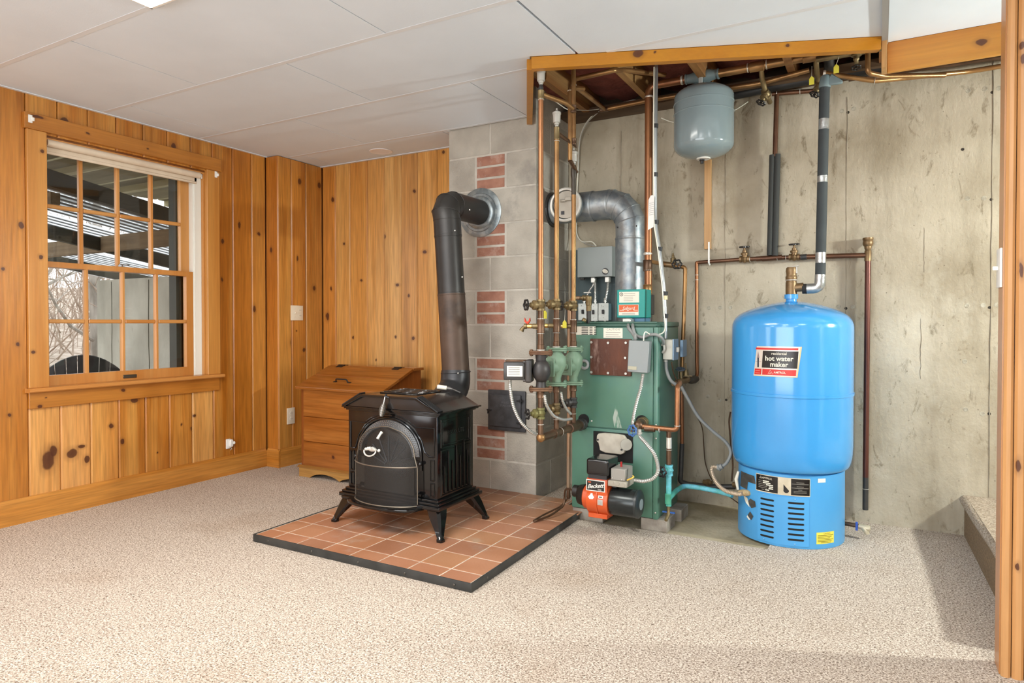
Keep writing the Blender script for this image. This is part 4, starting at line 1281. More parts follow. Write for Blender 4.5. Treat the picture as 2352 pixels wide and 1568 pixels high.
# legs
def leg(cx, cy, fx, fy):
    mb = MB()
    lv = [(cx, cy, 0.160, 0.040), (cx + (fx - cx) * 0.30, cy + (fy - cy) * 0.30, 0.125, 0.034), (cx + (fx - cx) * 0.72, cy + (fy - cy) * 0.72, 0.078, 0.020), (cx + (fx - cx) * 0.95, cy + (fy - cy) * 0.95, 0.050, 0.013), (fx, fy, 0.044, 0.016), (fx, fy, 0.0345, 0.016)]
    vs = []
    for x, y, z, h in lv:
        c = h * 0.35
        vs += [(x - h, y - h + c, z), (x - h + c, y - h, z), (x + h - c, y - h, z), (x + h, y - h + c, z), (x + h, y + h - c, z), (x + h - c, y + h, z), (x - h + c, y + h, z), (x - h, y + h - c, z)]
    fs = [(k * 8 + i, k * 8 + (i + 1) % 8, (k + 1) * 8 + (i + 1) % 8, (k + 1) * 8 + i) for k in range(len(lv) - 1) for i in range(8)]
    fs += [tuple(range(8)), tuple(range((len(lv) - 1) * 8, len(lv) * 8))]
    mb.add(vs, fs)
    mb.build('leg', ENAM, SV, smooth=30)
for cx, cy, fx, fy in ((-2.335, 2.520, -2.381, 2.434), (-1.815, 2.515, -1.736, 2.436), (-1.815, 2.795, -1.745, 2.842), (-2.335, 2.795, -2.381, 2.842)):
    leg(cx, cy, fx, fy)

# right side: lettered panel over a ribbed panel
xS = sx1 + 0.0005
def so(pts, r=0.0035, name='side_moulding'):
    MB().tube([(xS, y, z) for y, z in pts], r, 6).build(name, ENAM, SV)
so([(2.530, 0.440), (2.530, 0.570), (2.782, 0.570), (2.782, 0.440), (2.530, 0.440)])
so([(2.545, 0.452), (2.545, 0.558), (2.767, 0.558), (2.767, 0.452), (2.545, 0.452)], 0.002)
so([(2.530, 0.215), (2.530, 0.425), (2.782, 0.425), (2.782, 0.215), (2.530, 0.215)])
lettering('lettering', 'RESOLUTE', 0.030, lambda x, y: (xS + 0.001, 2.656 + x, 0.503 + y), mat('raised_enamel', (40, 39, 38), 0.3), SV)
for k in range(7):
    y = 2.560 + 0.033 * k
    h = 0.30 + (0.06 if k % 2 else 0.0) + 0.008 * k
    MB().prism([(xS - 0.001, y - 0.008, 0.222), (xS - 0.001, y + 0.008, 0.222), (xS - 0.001, y + 0.008, h), (xS - 0.001, y - 0.008, h + 0.055)], (0.008, 0, 0)).build('side_rib', ENAM, SV, bevel=0.002)

# spring handle, damper handle, left knob
SPR = mat('nickel_spring', (176, 172, 166), 0.3, 0.9)
p0, p1 = Vector((-2.0860, 2.4700, 0.6739)), Vector((-2.0953, 2.4520, 0.5789))
mb = MB()
mb.tube([p0, p0.lerp(p1, 0.25), p1], 0.0035, 8)
for k in range(13):
    t = 0.36 + 0.62 * k / 12
    r = 0.0045 + 0.010 * math.sin(math.pi * (t - 0.33) / 0.70) ** 0.8
    mb.torus(p0.lerp(p1, t), p1 - p0, r, 0.0022, 14, 6)
mb.build('spring_handle', SPR, SV)
MB().tube([p0 + Vector((-0.004, 0.012, 0.008)), p0, p0 + Vector((0.020, 0.006, -0.006))], 0.005, 8).build('handle_hook', CHIP, SV)
a, b, c = Vector((-1.9733, 2.7400, 0.7036)), Vector((-1.9329, 2.7700, 0.6960)), Vector((-1.9117, 2.7850, 0.6911))
MB().cyl(a, b, 0.0115, seg=14).build('damper_handle', mat('white_ceramic', (244, 238, 222), 0.3), SV, bevel=0.003)
MB().cyl(b, b.lerp(c, 0.65), 0.0095, seg=12).cyl(b.lerp(c, 0.65), c, 0.006, seg=10).tube([c, c + Vector((0.03, 0.03, -0.02))], 0.004, 8).build('damper_stem', mat('steel_ferrule', (150, 148, 146), 0.3, 0.8), SV)
MB().cyl((sx0 - 0.02, 2.55, 0.606), (sx0 - 0.055, 2.53, 0.606), 0.008, seg=10).ball((sx0 - 0.055, 2.53, 0.606), 0.010, 10, 6).build('air_knob', ENAM, SV)

# ---- stove pipe to the chimney
PIPE = mat('black_stovepipe', (46, 44, 43), 0.42, 0.35, c2=(58, 56, 54), scale=5)
PIPR = mat('browned_stovepipe', (74, 58, 48), 0.5, 0.3, c2=(92, 74, 62), scale=6, c3=(58, 48, 42), c3_at=(0.5, 0.7), c3_scale=4)
sp = thing('stove_pipe', (-2.06, 3.0, 0.68), 'black stove pipe rising from the stove and elbowing into the chimney', 'pipe')
base, top = Vector((-2.050, 3.030, 0.690)), Vector((-2.110, 3.020, 1.690))
dz = (top - base)
def sec(t0, t1, r, m, name='pipe_section'):
    p, q = base + dz * t0, base + dz * t1
    MB().lathe(p, q - p, [(0, r + 0.0015), (0.006, r + 0.0015), (0.007, r), ((q - p).length - 0.008, r), ((q - p).length - 0.007, r + 0.0015), ((q - p).length, r + 0.0015)], 28, caps=False).build(name, m, sp)
MB().tube([(-2.03, 2.80, 0.585), (-2.045, 2.93, 0.610), (-2.050, 3.02, 0.680), base + dz * 0.075], [0.088, 0.086, 0.082, 0.080], 26, bend=0.06).build('flue_boot', CHIP, sp)
MB().torus(base + dz * 0.065, dz, 0.080, 0.004, 28, 8).build('boot_ring', CHIP, sp)
sec(0.07, 0.50, 0.0765, PIPR)
sec(0.50, 0.82, 0.0750, PIPE)
sec(0.82, 0.915, 0.0765, PIPE)
# four-piece elbow
e0 = base + dz * 0.905
ze = 1.6945
pts = [e0, Vector((-2.109, 3.012, 1.640)), Vector((-2.111, 3.040, 1.682)), Vector((-2.113, 3.092, ze))]
mb = MB()
mb.tube(pts, [0.0755, 0.0765, 0.0765, 0.0755], 28)
mb.build('elbow', PIPE, sp)
for i in (1, 2, 3):
    t = (pts[min(i + 1, 3)] - pts[i - 1])
    MB().torus(pts[i], t, 0.0765, 0.0022, 28, 6).build('elbow_seam', PIPE, sp)
MB().cyl((-2.113, 3.088, ze), (-2.114, 3.395, ze), 0.0750, seg=28, caps=False).build('pipe_section', PIPE, sp)
GALV = mat('galvanised_steel', (150, 158, 160), 0.38, 0.75, c2=(124, 134, 138), scale=30, sharp=(0.42, 0.58))
MB().lathe((-2.114, 3.3825, ze), (0, -1, 0), [(0, 0.148), (0.004, 0.148), (0.007, 0.138), (0.008, 0.118), (0.012, 0.114), (0.012, 0.100), (0.016, 0.096), (0.018, 0.078)], 40).build('thimble_plate', GALV, sp)
SCRW = mat('bright_screw', (214, 212, 206), 0.3, 0.6)
for px in ((-2.0032, 2.9480, 1.5266), (-1.9617, 3.0300, 1.6471), (-1.9612, 2.9550, 1.2759), (-1.9951, 2.9650, 0.7569)):
    MB().ball(px, 0.0045, 8, 6).build('screw', SCRW, sp)

# ================================================================ boiler
GRN = mat('boiler_green', (92, 136, 116), 0.36, c2=(80, 122, 103), scale=2.2, c3=(72, 120, 122), c3_at=(0.5, 0.8), c3_scale=1.6)
GRND = mat('boiler_green_edge', (62, 98, 84), 0.42, c2=(54, 88, 74), scale=3)
BLACK = mat('soot_black', (20, 20, 20), 0.8)
RUST = mat('rusted_plate', (112, 64, 42), 0.7, c2=(84, 50, 38), scale=9, bump=0.4, bscale=50, c3=(140, 112, 100), c3_at=(0.58, 0.7), c3_scale=9, stretch=(1, 1, 0.35))
ZINC = mat('zinc_bolt', (206, 204, 196), 0.35, 0.6)
PAPER = mat('paper_label', (236, 232, 216), 0.7)
INK = mat('label_ink', (136, 132, 126), 0.8)
INKB = mat('label_ink_black', (24, 23, 22), 0.6)
bo_ = thing('boiler', (-1.19, 3.38, 0), 'green sheet-metal boiler with a rusted front plate standing on concrete blocks', 'boiler')
gx0, gx1, gy0, gy1 = -1.423, -0.959, 3.190, 3.566
zb, zt = 0.052, 1.008
zs1 = (-1.1686, 3.1900, 0.4865)[2]
MB().box((gx0, gy0 + 0.012, zb), (gx1, gy1, zt)).build('jacket', GRN, bo_, bevel=0.006, seg=2)
MB().box((gx0 + 0.002, gy0, zs1 + 0.003), (gx1 - 0.024, gy0 + 0.0115, zt - 0.003)).build('upper_panel', GRN, bo_, bevel=0.003, seg=2)
MB().box((gx0 + 0.002, gy0, zb + 0.003), (gx1 - 0.024, gy0 + 0.0115, zs1 - 0.003)).build('lower_panel', GRN, bo_, bevel=0.003, seg=2)
MB().box((gx1 - 0.022, gy0 - 0.004, zb), (gx1 + 0.002, gy0 + 0.03, zt)).build('corner_post', GRN, bo_, bevel=0.005, seg=2)
MB().box((gx0 + 0.012, gy0 + 0.02, zt), (gx1 - 0.012, gy1 - 0.01, zt + 0.018)).build('top_cover', GRND, bo_, bevel=0.004)
MB().box((gx0 + 0.012, gy0 + 0.02, zt + 0.018), (gx0 + 0.05, gy1 - 0.01, zt + 0.03)).box((gx0 + 0.09, gy0 + 0.02, zt + 0.018), (gx1 - 0.012, gy0 + 0.03, zt + 0.028)).build('cover_lip', GRND, bo_, bevel=0.002)
MB().box((gx1 - 0.10, gy0 + 0.10, zt + 0.001), (gx1 + 0.004, gy1, zt + 0.026)).build('cover_lip', GRND, bo_, bevel=0.003)
MB().box((-1.36, gy1 - 0.12, zt - 0.3), (-1.12, 3.705, zt + 0.03)).build('smoke_hood', GRND, bo_, bevel=0.006)
# rusted access plate with bolts
ra, rb = (-1.3123, 3.1720, 0.9476), (-1.0917, 3.1720, 0.7604)
MB().box((ra[0], 3.172, rb[2]), (rb[0], 3.1898, ra[2])).build('access_plate', RUST, bo_, bevel=0.004, seg=2)
for q in ((-1.3036, 3.1700, 0.9292), (-1.2119, 3.1700, 0.9281), (-1.1172, 3.1700, 0.9295), (-1.3034, 3.1700, 0.8519), (-1.1200, 3.1700, 0.8533), (-1.3033, 3.1700, 0.7741), (-1.2116, 3.1700, 0.7736), (-1.1173, 3.1700, 0.7738)):
    MB().cyl((q[0], 3.1718, q[2]), (q[0], 3.166, q[2]), 0.0075, seg=6).build('bolt', ZINC, bo_, bevel=0.001)
# jacket screws
for q in ((-0.9659, 3.1850, 0.5238), (-0.9667, 3.1850, 0.4568), (-0.9682, 3.1850, 0.0867), (-1.4134, 3.1890, 0.4546), (-1.3104, 3.1890, 0.5177)):
    MB().ball(q, 0.005, 8, 5, (1, 0.6, 1)).build('screw', ZINC, bo_)
# burner door recess with soot and the pale mounting plate
q0, q1 = (-1.2995, 3.1880, 0.4683), (-1.0849, 3.1880, 0.3596)
MB().box((q0[0], 3.186, q1[2] - 0.04), (q1[0], 3.1897, q0[2])).build('burner_recess', BLACK, bo_, bevel=0.002)
MB().prism([(-1.2717, 3.1650, 0.4470), (-1.2649, 3.1650, 0.4589), (-1.2320, 3.1650, 0.4648), (-1.1593, 3.1650, 0.4644), (-1.1263, 3.1650, 0.4609), (-1.1126, 3.1650, 0.4421), (-1.1000, 3.1650, 0.4145), (-1.1043, 3.1650, 0.3864), (-1.1179, 3.1650, 0.3892), (-1.1261, 3.1650, 0.3701), (-1.1425, 3.1650, 0.3627), (-1.2261, 3.1650, 0.3641), (-1.2545, 3.1650, 0.3736), (-1.2631, 3.1650, 0.4130), (-1.2734, 3.1650, 0.4174)], (0, 0.021, 0)).build('mounting_plate', mat('pale_refractory', (214, 208, 192), 0.8, c2=(190, 182, 166), scale=14), bo_, bevel=0.003)
MB().cyl((-1.1108, 3.1600, 0.4169), (-1.1203, 3.1870, 0.4117), 0.030, seg=20).build('sight_port', mat('grey_casting', (168, 164, 152), 0.6), bo_, bevel=0.002)
for q in ((-1.2645, 3.1640, 0.4280), (-1.1367, 3.1640, 0.3887)):
    MB().cyl((q[0], 3.1648, q[2]), (q[0], 3.160, q[2]), 0.005, seg=6).build('bolt', CHIP, bo_)
# soot fan and white scuff on the upper panel are worn into the paint
MB().prism([(-1.1774, 3.1885, 0.6117), (-1.1442, 3.1885, 0.4933), (-1.1847, 3.1885, 0.4925), (-1.1925, 3.1885, 0.5429)], (0, 0.001, 0)).build('scuff', mat('white_scuff', (176, 188, 176), 0.7, c2=(96, 140, 118), scale=40, stretch=(1, 1, 0.3), sharp=(0.45, 0.55)), bo_, smooth=0)
# collars where pipes leave
for c, r in (((-1.3535, 3.1860, 0.5219), 0.030), ((-1.0393, 3.1860, 0.5351), 0.032)):
    MB().cyl((c[0], 3.1895, c[2]), (c[0], 3.184, c[2]), r, seg=22).build('pipe_collar', BLACK, bo_)
MB().torus(((-1.3483, 3.1850, 0.8120)), (0, 1, 0), 0.020, 0.008, 22, 10).build('plug_ring', mat('pale_plug', (190, 198, 200), 0.5), bo_)
# labels
def plate(name, p, q, y, m, parent, t=0.0012):
    return MB().box((p[0], y, q[2]), (q[0], y + t, p[2])).build(name, m, parent, smooth=0)
pl1 = plate('rating_label', (-1.4092, 3.1885, 1.0109), (-1.2886, 3.1885, 0.9672), 3.1885, PAPER, bo_)
cp = plate('caution_label', (-1.2449, 3.1885, 1.0026), (-1.1418, 3.1885, 0.9522), 3.1885, PAPER, bo_)
cc = (-1.1923, 3.1880, 0.9951)
lettering('lettering', 'CAUTION', 0.014, lambda x, y: (cc[0] + x, 3.1882, cc[2] + y), INK, cp, space=1.15)
for k in range(4):
    z = cc[2] - 0.016 - 0.011 * k
    MB().box((cc[0] - 0.040, 3.1881, z), (cc[0] + 0.040 - 0.01 * (k % 2), 3.1884, z + 0.0022)).build('print_line', INK, cp, smooth=0)
for k in range(5):
    z = (-1.3874, 3.1880, 1.0045)[2] - 0.009 * k
    for x0, x1 in ((-1.367, -1.330), (-1.322, -1.305), (-1.297, -1.283)):
        MB().box((x0, 3.1881, z), (x1, 3.1884, z + 0.004)).build('print_line', INKB, pl1, smooth=0)
# blocks under it
BLKP = mat('footing_block', (176, 168, 156), 0.95, c2=(140, 130, 118), scale=14, bump=0.3, bscale=60)
MB().box((-1.045, 3.196, -0.012), (-0.913, 3.345, 0.051)).build('footing_block', BLKP, bo_, bevel=0.002, smooth=0)
MB().box((-1.420, 3.196, -0.012), (-1.250, 3.345, 0.051)).build('footing_block', BLKP, bo_, bevel=0.002, smooth=0)
MB().box((-1.045, 3.42, -0.012), (-0.90, 3.56, 0.051)).build('footing_block', BLKP, bo_, bevel=0.002, smooth=0)
MB().box((-1.420, 3.42, -0.012), (-1.250, 3.56, 0.051)).build('footing_block', BLKP, bo_, bevel=0.002, smooth=0)

# ---- oil burner
ORG = mat('burner_orange', (214, 92, 44), 0.38, c2=(198, 80, 36), scale=10)
BLKG = mat('gloss_black', (22, 23, 25), 0.18, coat=0.4)
MOT = mat('dark_motor', (56, 60, 60), 0.24, 0.5, c2=(46, 50, 50), scale=8)
GRYB = mat('grey_control', (150, 146, 138), 0.5)
bu = thing('oil_burner', (-1.15, 3.0, 0.09), 'orange oil burner with a dark motor and black transformer on the front of the boiler', 'burner')
o0, o1 = (-1.2340, 2.9350, 0.2817), (-1.1270, 2.9350, 0.1062)
ox0, ox1 = o0[0], o1[0]
zc_b = 0.172
drum = [(ox0, 3.010 + 0.078 * math.cos(a), zc_b + 0.078 * math.sin(a)) for a in [2 * math.pi * i / 32 for i in range(32)]]
MB().prism(drum, (ox1 - ox0, 0, 0)).build('fan_housing', ORG, bu, bevel=0.003, seg=2)
MB().box((ox0 + 0.002, 2.940, 0.200), (ox1 - 0.002, 3.06, 0.283)).build('housing_neck', ORG, bu, bevel=0.003, seg=2)
MB().box((ox0 + 0.006, 2.950, 0.090), (ox1 - 0.004, 3.06, 0.112)).build('housing_foot', ORG, bu, bevel=0.002)
MB().tube([((ox0 + ox1) / 2, 3.010 - 0.080 * math.cos(a), zc_b + 0.080 * math.sin(a)) for a in [math.radians(-70 + 120 * i / 14) for i in range(15)]], 0.004, 6).build('housing_rib', ORG, bu)
MB().cyl((ox0 - 0.032, 3.010, zc_b), (ox0, 3.010, zc_b), 0.058, seg=24).build('air_shutter', ORG, bu, bevel=0.004)
MB().cyl((ox0 - 0.070, 3.015, zc_b + 0.004), (ox0 - 0.033, 3.015, zc_b + 0.004), 0.046, 0.056, seg=20).cyl((ox0 - 0.100, 3.015, zc_b + 0.018), (ox0 - 0.070, 3.015, zc_b + 0.018), 0.030, seg=16).build('fuel_pump', mat('oily_black', (34, 31, 28), 0.4), bu, bevel=0.003)
MB().cyl((-1.19, 3.07, 0.205), (-1.19, 3.186, 0.205), 0.055, seg=24).build('air_tube', CHIP, bu)
mx0, mx1 = ox1 + 0.003, (-0.9983, 2.9500, 0.1891)[0]
zm = 0.170
MB().cyl((mx0, 3.005, zm), (mx1, 3.005, zm), 0.066, seg=32).build('motor', MOT, bu, bevel=0.004, seg=2)
MB().lathe((mx1 - 0.002, 3.005, zm), (1, 0, 0), [(0, 0.0675), (0.010, 0.0675), (0.016, 0.058), (0.018, 0.03)], 32).build('motor_end', mat('motor_end_black', (38, 44, 44), 0.35), bu)
MB().cyl((mx1 + 0.0155, 3.005, zm), (mx1 + 0.018, 3.005, zm), 0.026, seg=22).build('motor_label', mat('motor_label_grey', (128, 140, 142), 0.5), bu)
MB().box((mx0 + 0.004, 2.985, 0.236), (mx0 + 0.028, 3.02, 0.252)).build('motor_lug', CHIP, bu, bevel=0.003)
# transformer with rounded top
t0, t1 = (-1.2261, 2.9300, 0.3637), (-1.1114, 2.9300, 0.2993)
MB().box((t0[0] - 0.006, 2.930, t1[2]), (t1[0] - 0.008, 3.075, t0[2] + 0.014)).build('transformer', BLKG, bu, bevel=0.014, seg=4)
MB().box((t0[0] + 0.004, 2.935, 0.2835), (ox1 - 0.002, 3.05, t1[2] + 0.004)).build('hinge_plate', CHIP, bu)
# grey primary control on its junction box
c0, c1 = (-1.1134, 2.9500, 0.3390), (-1.0482, 2.9500, 0.2834)
MB().box((c0[0], 2.950, c1[2]), (c1[0] + 0.006, 3.060, c0[2])).build('primary_control', GRYB, bu, bevel=0.003)
j0, j1 = (-1.1276, 2.9450, 0.2919), (-1.0321, 2.9450, 0.2493)
MB().box((j0[0], 2.945, j1[2] + 0.004), (j1[0], 3.05, c1[2] - 0.001)).build('junction_box', mat('junction_grey', (164, 158, 144), 0.5), bu, bevel=0.006, seg=2)
for x in ((-1.1067, 2.9450, 0.2721), (-1.0782, 2.9450, 0.2706), (-1.0500, 2.9450, 0.2676)):
    MB().cyl((x[0], 2.9455, x[2]), (x[0], 2.943, x[2]), 0.0095, seg=18).build('knockout', MATS['junction_grey'], bu)
MB().cyl((-1.0805, 3.0050, 0.3624), ((-1.0805, 3.0050, 0.3624)[0], 3.005, c0[2] - 0.002), 0.005, seg=10).build('reset_button', mat('red_button', (176, 36, 34), 0.4), bu)
for q in ((-1.1032, 2.9495, 0.2938), (-1.0583, 2.9495, 0.2892)):
    MB().ball((q[0], 2.9495, q[2]), 0.0035, 8, 5).build('screw', SCRW, bu)
MB().tube([(-1.0349, 2.9600, 0.2887), (-1.0053, 2.9400, 0.3061), (-0.9996, 2.9500, 0.3105), (-1.0139, 2.9800, 0.3076)], 0.0035, 8, bend=0.01).build('yellow_wire', mat('yellow_insulation', (236, 196, 84), 0.5), bu)
# nameplate
n0, n1 = (-1.2322, 2.9385, 0.2691), (-1.1359, 2.9385, 0.2200)
nw, nh = n1[0] - n0[0], n0[2] - n1[2]
npl = MB().box((n0[0] - 0.002, 2.9375, 0.222), (n1[0] - 0.002, 2.9392, 0.276)).build('nameplate', mat('plate_white', (236, 230, 220), 0.5), bu, smooth=0)
MB().box((n0[0] + 0.002, 2.9370, 0.226), (n1[0] - 0.006, 2.9374, 0.272)).build('nameplate_ground', mat('plate_black', (30, 28, 27), 0.5), npl, smooth=0)
ncx = (n0[0] + n1[0]) / 2 - 0.002
lettering('lettering', 'Beckett', 0.0285, lambda x, y: (ncx - 0.001 + x, 2.9366, 0.247 + y + x * 0.16), MATS['plate_white'], npl, shear=0.35, space=0.92, bold=0.0005)
MB().box((n0[0] + 0.008, 2.9366, 0.261), (n0[0] + 0.023, 2.9369, 0.267)).build('nameplate_mark', ORG, npl, smooth=0)
for k in range(2):
    MB().box((ncx + 0.012, 2.9366, 0.233 - 0.004 * k), (ncx + 0.030, 2.9369, 0.2345 - 0.004 * k)).build('print_line', MATS['plate_white'], npl, smooth=0)
yf = lambda z: 3.010 - math.sqrt(max(0, 0.0795 ** 2 - (z - zc_b) ** 2)) - 0.0005
def decal(name, x0, x1, z0, z1, m):
    e = 0.0006 if name == 'print_line' else 0.0
    mb = MB()
    n = 5
    mb.add([(x, yf(z0 + (z1 - z0) * k / n) - e, z0 + (z1 - z0) * k / n) for k in range(n + 1) for x in (x0, x1)], [(2 * k, 2 * k + 1, 2 * k + 3, 2 * k + 2) for k in range(n)])
    return mb.build(name, m, bu, smooth=0)
xm = (ox0 + ox1) / 2
decal('spec_label', xm + 0.010, xm + 0.034, 0.192, 0.204, MATS['plate_white'])
decal('spec_label', xm + 0.008, xm + 0.034, 0.160, 0.186, mat('plate_grey', (196, 192, 184), 0.5))
mb = MB()
sh = [(-0.004, 0.214), (0.004, 0.214), (0.006, 0.204), (0.016, 0.193), (0.008, 0.184), (-0.008, 0.184), (-0.016, 0.193), (-0.006, 0.204)]
mb.add([(xm - 0.026 + x, yf(z), z) for x, z in sh], [tuple(range(8))])
mb.build('flame_label', MATS['plate_white'], bu, smooth=0)
decal('print_line', xm + 0.013, xm + 0.029, 0.1955, 0.2005, INKB)
for k in range(4):
    decal('print_line', xm + 0.011, xm + 0.031, 0.164 + 0.0055 * k, 0.166 + 0.0055 * k, INK)

# ================================================================ pipework round the boiler
COP = mat('copper_pipe', (172, 118, 78), 0.36, 0.65, c2=(138, 92, 62), scale=6, c3=(96, 70, 52), c3_at=(0.5, 0.75), c3_scale=5, stretch=(1, 1, 0.4))
COPD = mat('copper_dull', (112, 86, 66), 0.4, 0.6, c2=(90, 68, 52), scale=14)
COPG = mat('copper_golden', (174, 134, 86), 0.34, 0.65, c2=(140, 104, 66), scale=8)
BRS = mat('brass_dull', (140, 122, 86), 0.45, 0.6, c2=(116, 100, 70), scale=20)
BRSB = mat('brass_bright', (214, 176, 104), 0.25, 0.8)
SOLD = mat('solder', (220, 216, 206), 0.4, 0.5)
PIPB = mat('dark_iron_pipe', (62, 62, 62), 0.5, 0.4, c2=(78, 76, 72), scale=14)
HWB = mat('black_handwheel', (26, 25, 25), 0.35)
VENT = mat('grey_vent', (186, 184, 176), 0.45, 0.2)
REDH = mat('red_handle', (206, 62, 34), 0.45)
YTAG = mat('yellow_tag', (222, 214, 70), 0.6)
ARM = mat('armoured_cable', (196, 196, 190), 0.35, 0.7)
GRYH = mat('grey_hose', (140, 142, 140), 0.5)

def pipe(par, pts, r=0.0118, m=None, bend=0.0, name='pipe', seg=14):
    return MB().tube(pts, r, seg, bend=bend).build(name, m or COP, par)
def coup(par, p, d, r=0.0118, L=0.03, m=None, name='coupling', k=1.16):
    p, d = Vector(p), Vector(d).normalized()
    R = r * k
    return MB().lathe(p - d * L / 2, d, [(0, R), (0.003, R * 1.05), (0.005, R), (L - 0.005, R), (L - 0.003, R * 1.05), (L, R)], 16).build(name, m or COPD, par)
def ring(par, p, d, r=0.0118, m=None, w=0.003, name='solder_ring'):
    p, d = Vector(p), Vector(d).normalized()
    return MB().lathe(p - d * w / 2, d, [(0, r * 1.04), (w * .3, r * 1.13), (w * .7, r * 1.13), (w, r * 1.04)], 14).build(name, m or SOLD, par)
def wheel(par, c, axis, R=0.022, m=None, lobes=6):
    c = Vector(c)
    mb = MB()
    d, u, w = mb.frame(axis)
    pts = []
    n = lobes * 8
    for i in range(n + 1):
        a = 2 * math.pi * i / n
        rr = R * (1 + 0.10 * math.cos(a * lobes))
        pts.append(c + rr * (math.cos(a) * u + math.sin(a) * w))
    mb.tube(pts, R * 0.20, 6)
    for i in range(4):
        a = 2 * math.pi * i / 4 + 0.4
        mb.tube([c, c + R * (math.cos(a) * u + math.sin(a) * w)], R * 0.12, 6)
    mb.cyl(c - d * R * 0.22, c + d * R * 0.22, R * 0.30, seg=10)
    return mb.build('handwheel', m or HWB, par)
def gate(par, p, along, out, r=0.0118, R=0.022, reach=0.072, m=None, wm=None):
    """gate valve on a pipe at p, its stem pointing to 'out'"""
    p, a, o = Vector(p), Vector(along).normalized(), Vector(out).normalized()
    mb = MB()
    L = 0.052
    mb.lathe(p - a * L / 2, a, [(0, r * 1.45), (0.010, r * 1.45), (0.012, r * 1.2), (L / 2, r * 1.75), (L - 0.012, r * 1.2), (L - 0.010, r * 1.45), (L, r * 1.45)], 14)
    mb.lathe(p, o, [(0, r * 1.25), (reach * 0.34, r * 1.15), (reach * 0.36, r * 1.6), (reach * 0.52, r * 1.6), (reach * 0.56, r * 0.95), (reach * 0.72, r * 0.85), (reach * 0.74, r * 0.42), (reach * 1.02, r * 0.40)], 12)
    v = mb.build('gate_valve', m or BRS, par)
    wheel(v, p + o * reach, o, R, wm)
    return v
def drain(par, p, out, r=0.0118):
    """boiler drain cock with a red lever"""
    p, o = Vector(p), Vector(out).normalized()
    v = MB().lathe(p, o, [(0, r), (0.026, r), (0.028, r * 0.8), (0.052, r * 0.8), (0.054, r * 1.05), (0.066, r * 1.05)], 12).tube([p + o * 0.058, p + o * 0.072 + Vector((0, 0, -0.008)), p + o * 0.080 + Vector((0, 0, -0.022))], [0.008, 0.0085, 0.0115], 10).build('drain_cock', BRS, par)
    MB().cyl(p + o * 0.030, p + o * 0.050, r * 0.9, seg=12).build('drain_sleeve', BRSB, v)
    return v
def oval(par, c, r1, r2, t, m, name='flange', ax=(1, 0, 0)):
    c = Vector(c)
    ax = Vector(ax).normalized()
    ay = Vector((-ax.y, ax.x, 0))
    poly = []
    for i in range(28):
        a = 2 * math.pi * i / 28
        ca, sa = math.cos(a), math.sin(a)
        poly.append(c + ax * r1 * math.copysign(abs(ca) ** 0.8, ca) + ay * r2 * sa - Vector((0, 0, t / 2)))
    return MB().prism(poly, (0, 0, t)).build(name, m, par, bevel=0.0015)
def flange_pair(par, c, m, r=0.050, t=0.0085, ax=(1, 0, 0)):
    c = Vector(c)
    ax = Vector(ax).normalized()
    oval(par, c + Vector((0, 0, t * 0.55)), r, r * 0.62, t, m, 'flange', ax)
    oval(par, c - Vector((0, 0, t * 0.55)), r, r * 0.62, t, m, 'flange', ax)
    for s in (-1, 1):
        q = c + ax * s * r * 0.78
        MB().cyl(q - Vector((0, 0, t * 2.1)), q + Vector((0, 0, t * 2.0)), 0.0042, seg=8).cyl(q + Vector((0, 0, t * 1.1)), q + Vector((0, 0, t * 1.8)), 0.0082, seg=6).cyl(q - Vector((0, 0, t * 1.9)), q - Vector((0, 0, t * 1.1)), 0.0082, seg=6).build('flange_bolt', m, par)

def flex(par, pts, r=0.0075, m=None, pitch=0.0085, name='conduit', bend=0.08, grey=False):
    """armoured flexible conduit: a tube whose radius steps at every turn"""
    P = [Vector(p) for p in pts]
    # smooth path (Catmull-Rom) sampled by pitch
    Q = []
    ext = [P[0] * 2 - P[1]] + P + [P[-1] * 2 - P[-2]]
    for i in range(1, len(ext) - 2):
        p0, p1, p2, p3 = ext[i - 1], ext[i], ext[i + 1], ext[i + 2]
        n = max(3, int((p2 - p1).length / (pitch / 2)))
        for k in range(n):
            t = k / n
            Q.append(0.5 * ((2 * p1) + (p2 - p0) * t + (2 * p0 - 5 * p1 + 4 * p2 - p3) * t * t + (3 * p1 - p0 - 3 * p2 + p3) * t ** 3))
    Q.append(P[-1])
    R = [r * (1.0 if (i % 2 or grey) else 0.80) for i in range(len(Q))]
    return MB().tube(Q, R, 10).build(name, m or ARM, par, smooth=25 if not grey else 60)
def connector(par, p, d, r=0.011, m=None):
    p, d = Vector(p), Vector(d).normalized()
    return MB().lathe(p, d, [(0, r * 0.8), (0.006, r * 0.8), (0.007, r * 1.3), (0.014, r * 1.3), (0.015, r), (0.030, r)], 12).build('connector', m or VENT, par)

XPL = -1.36
ZUP = (0, 0, 1)
R1, R2, R3 = (XPL, 2.700), (XPL, 2.868), (XPL, 3.069)
zr1 = lambda z: (R1[0], R1[1], z)
zr2 = lambda z: (R2[0], R2[1], z)
zr3 = lambda z: (R3[0], R3[1], z)

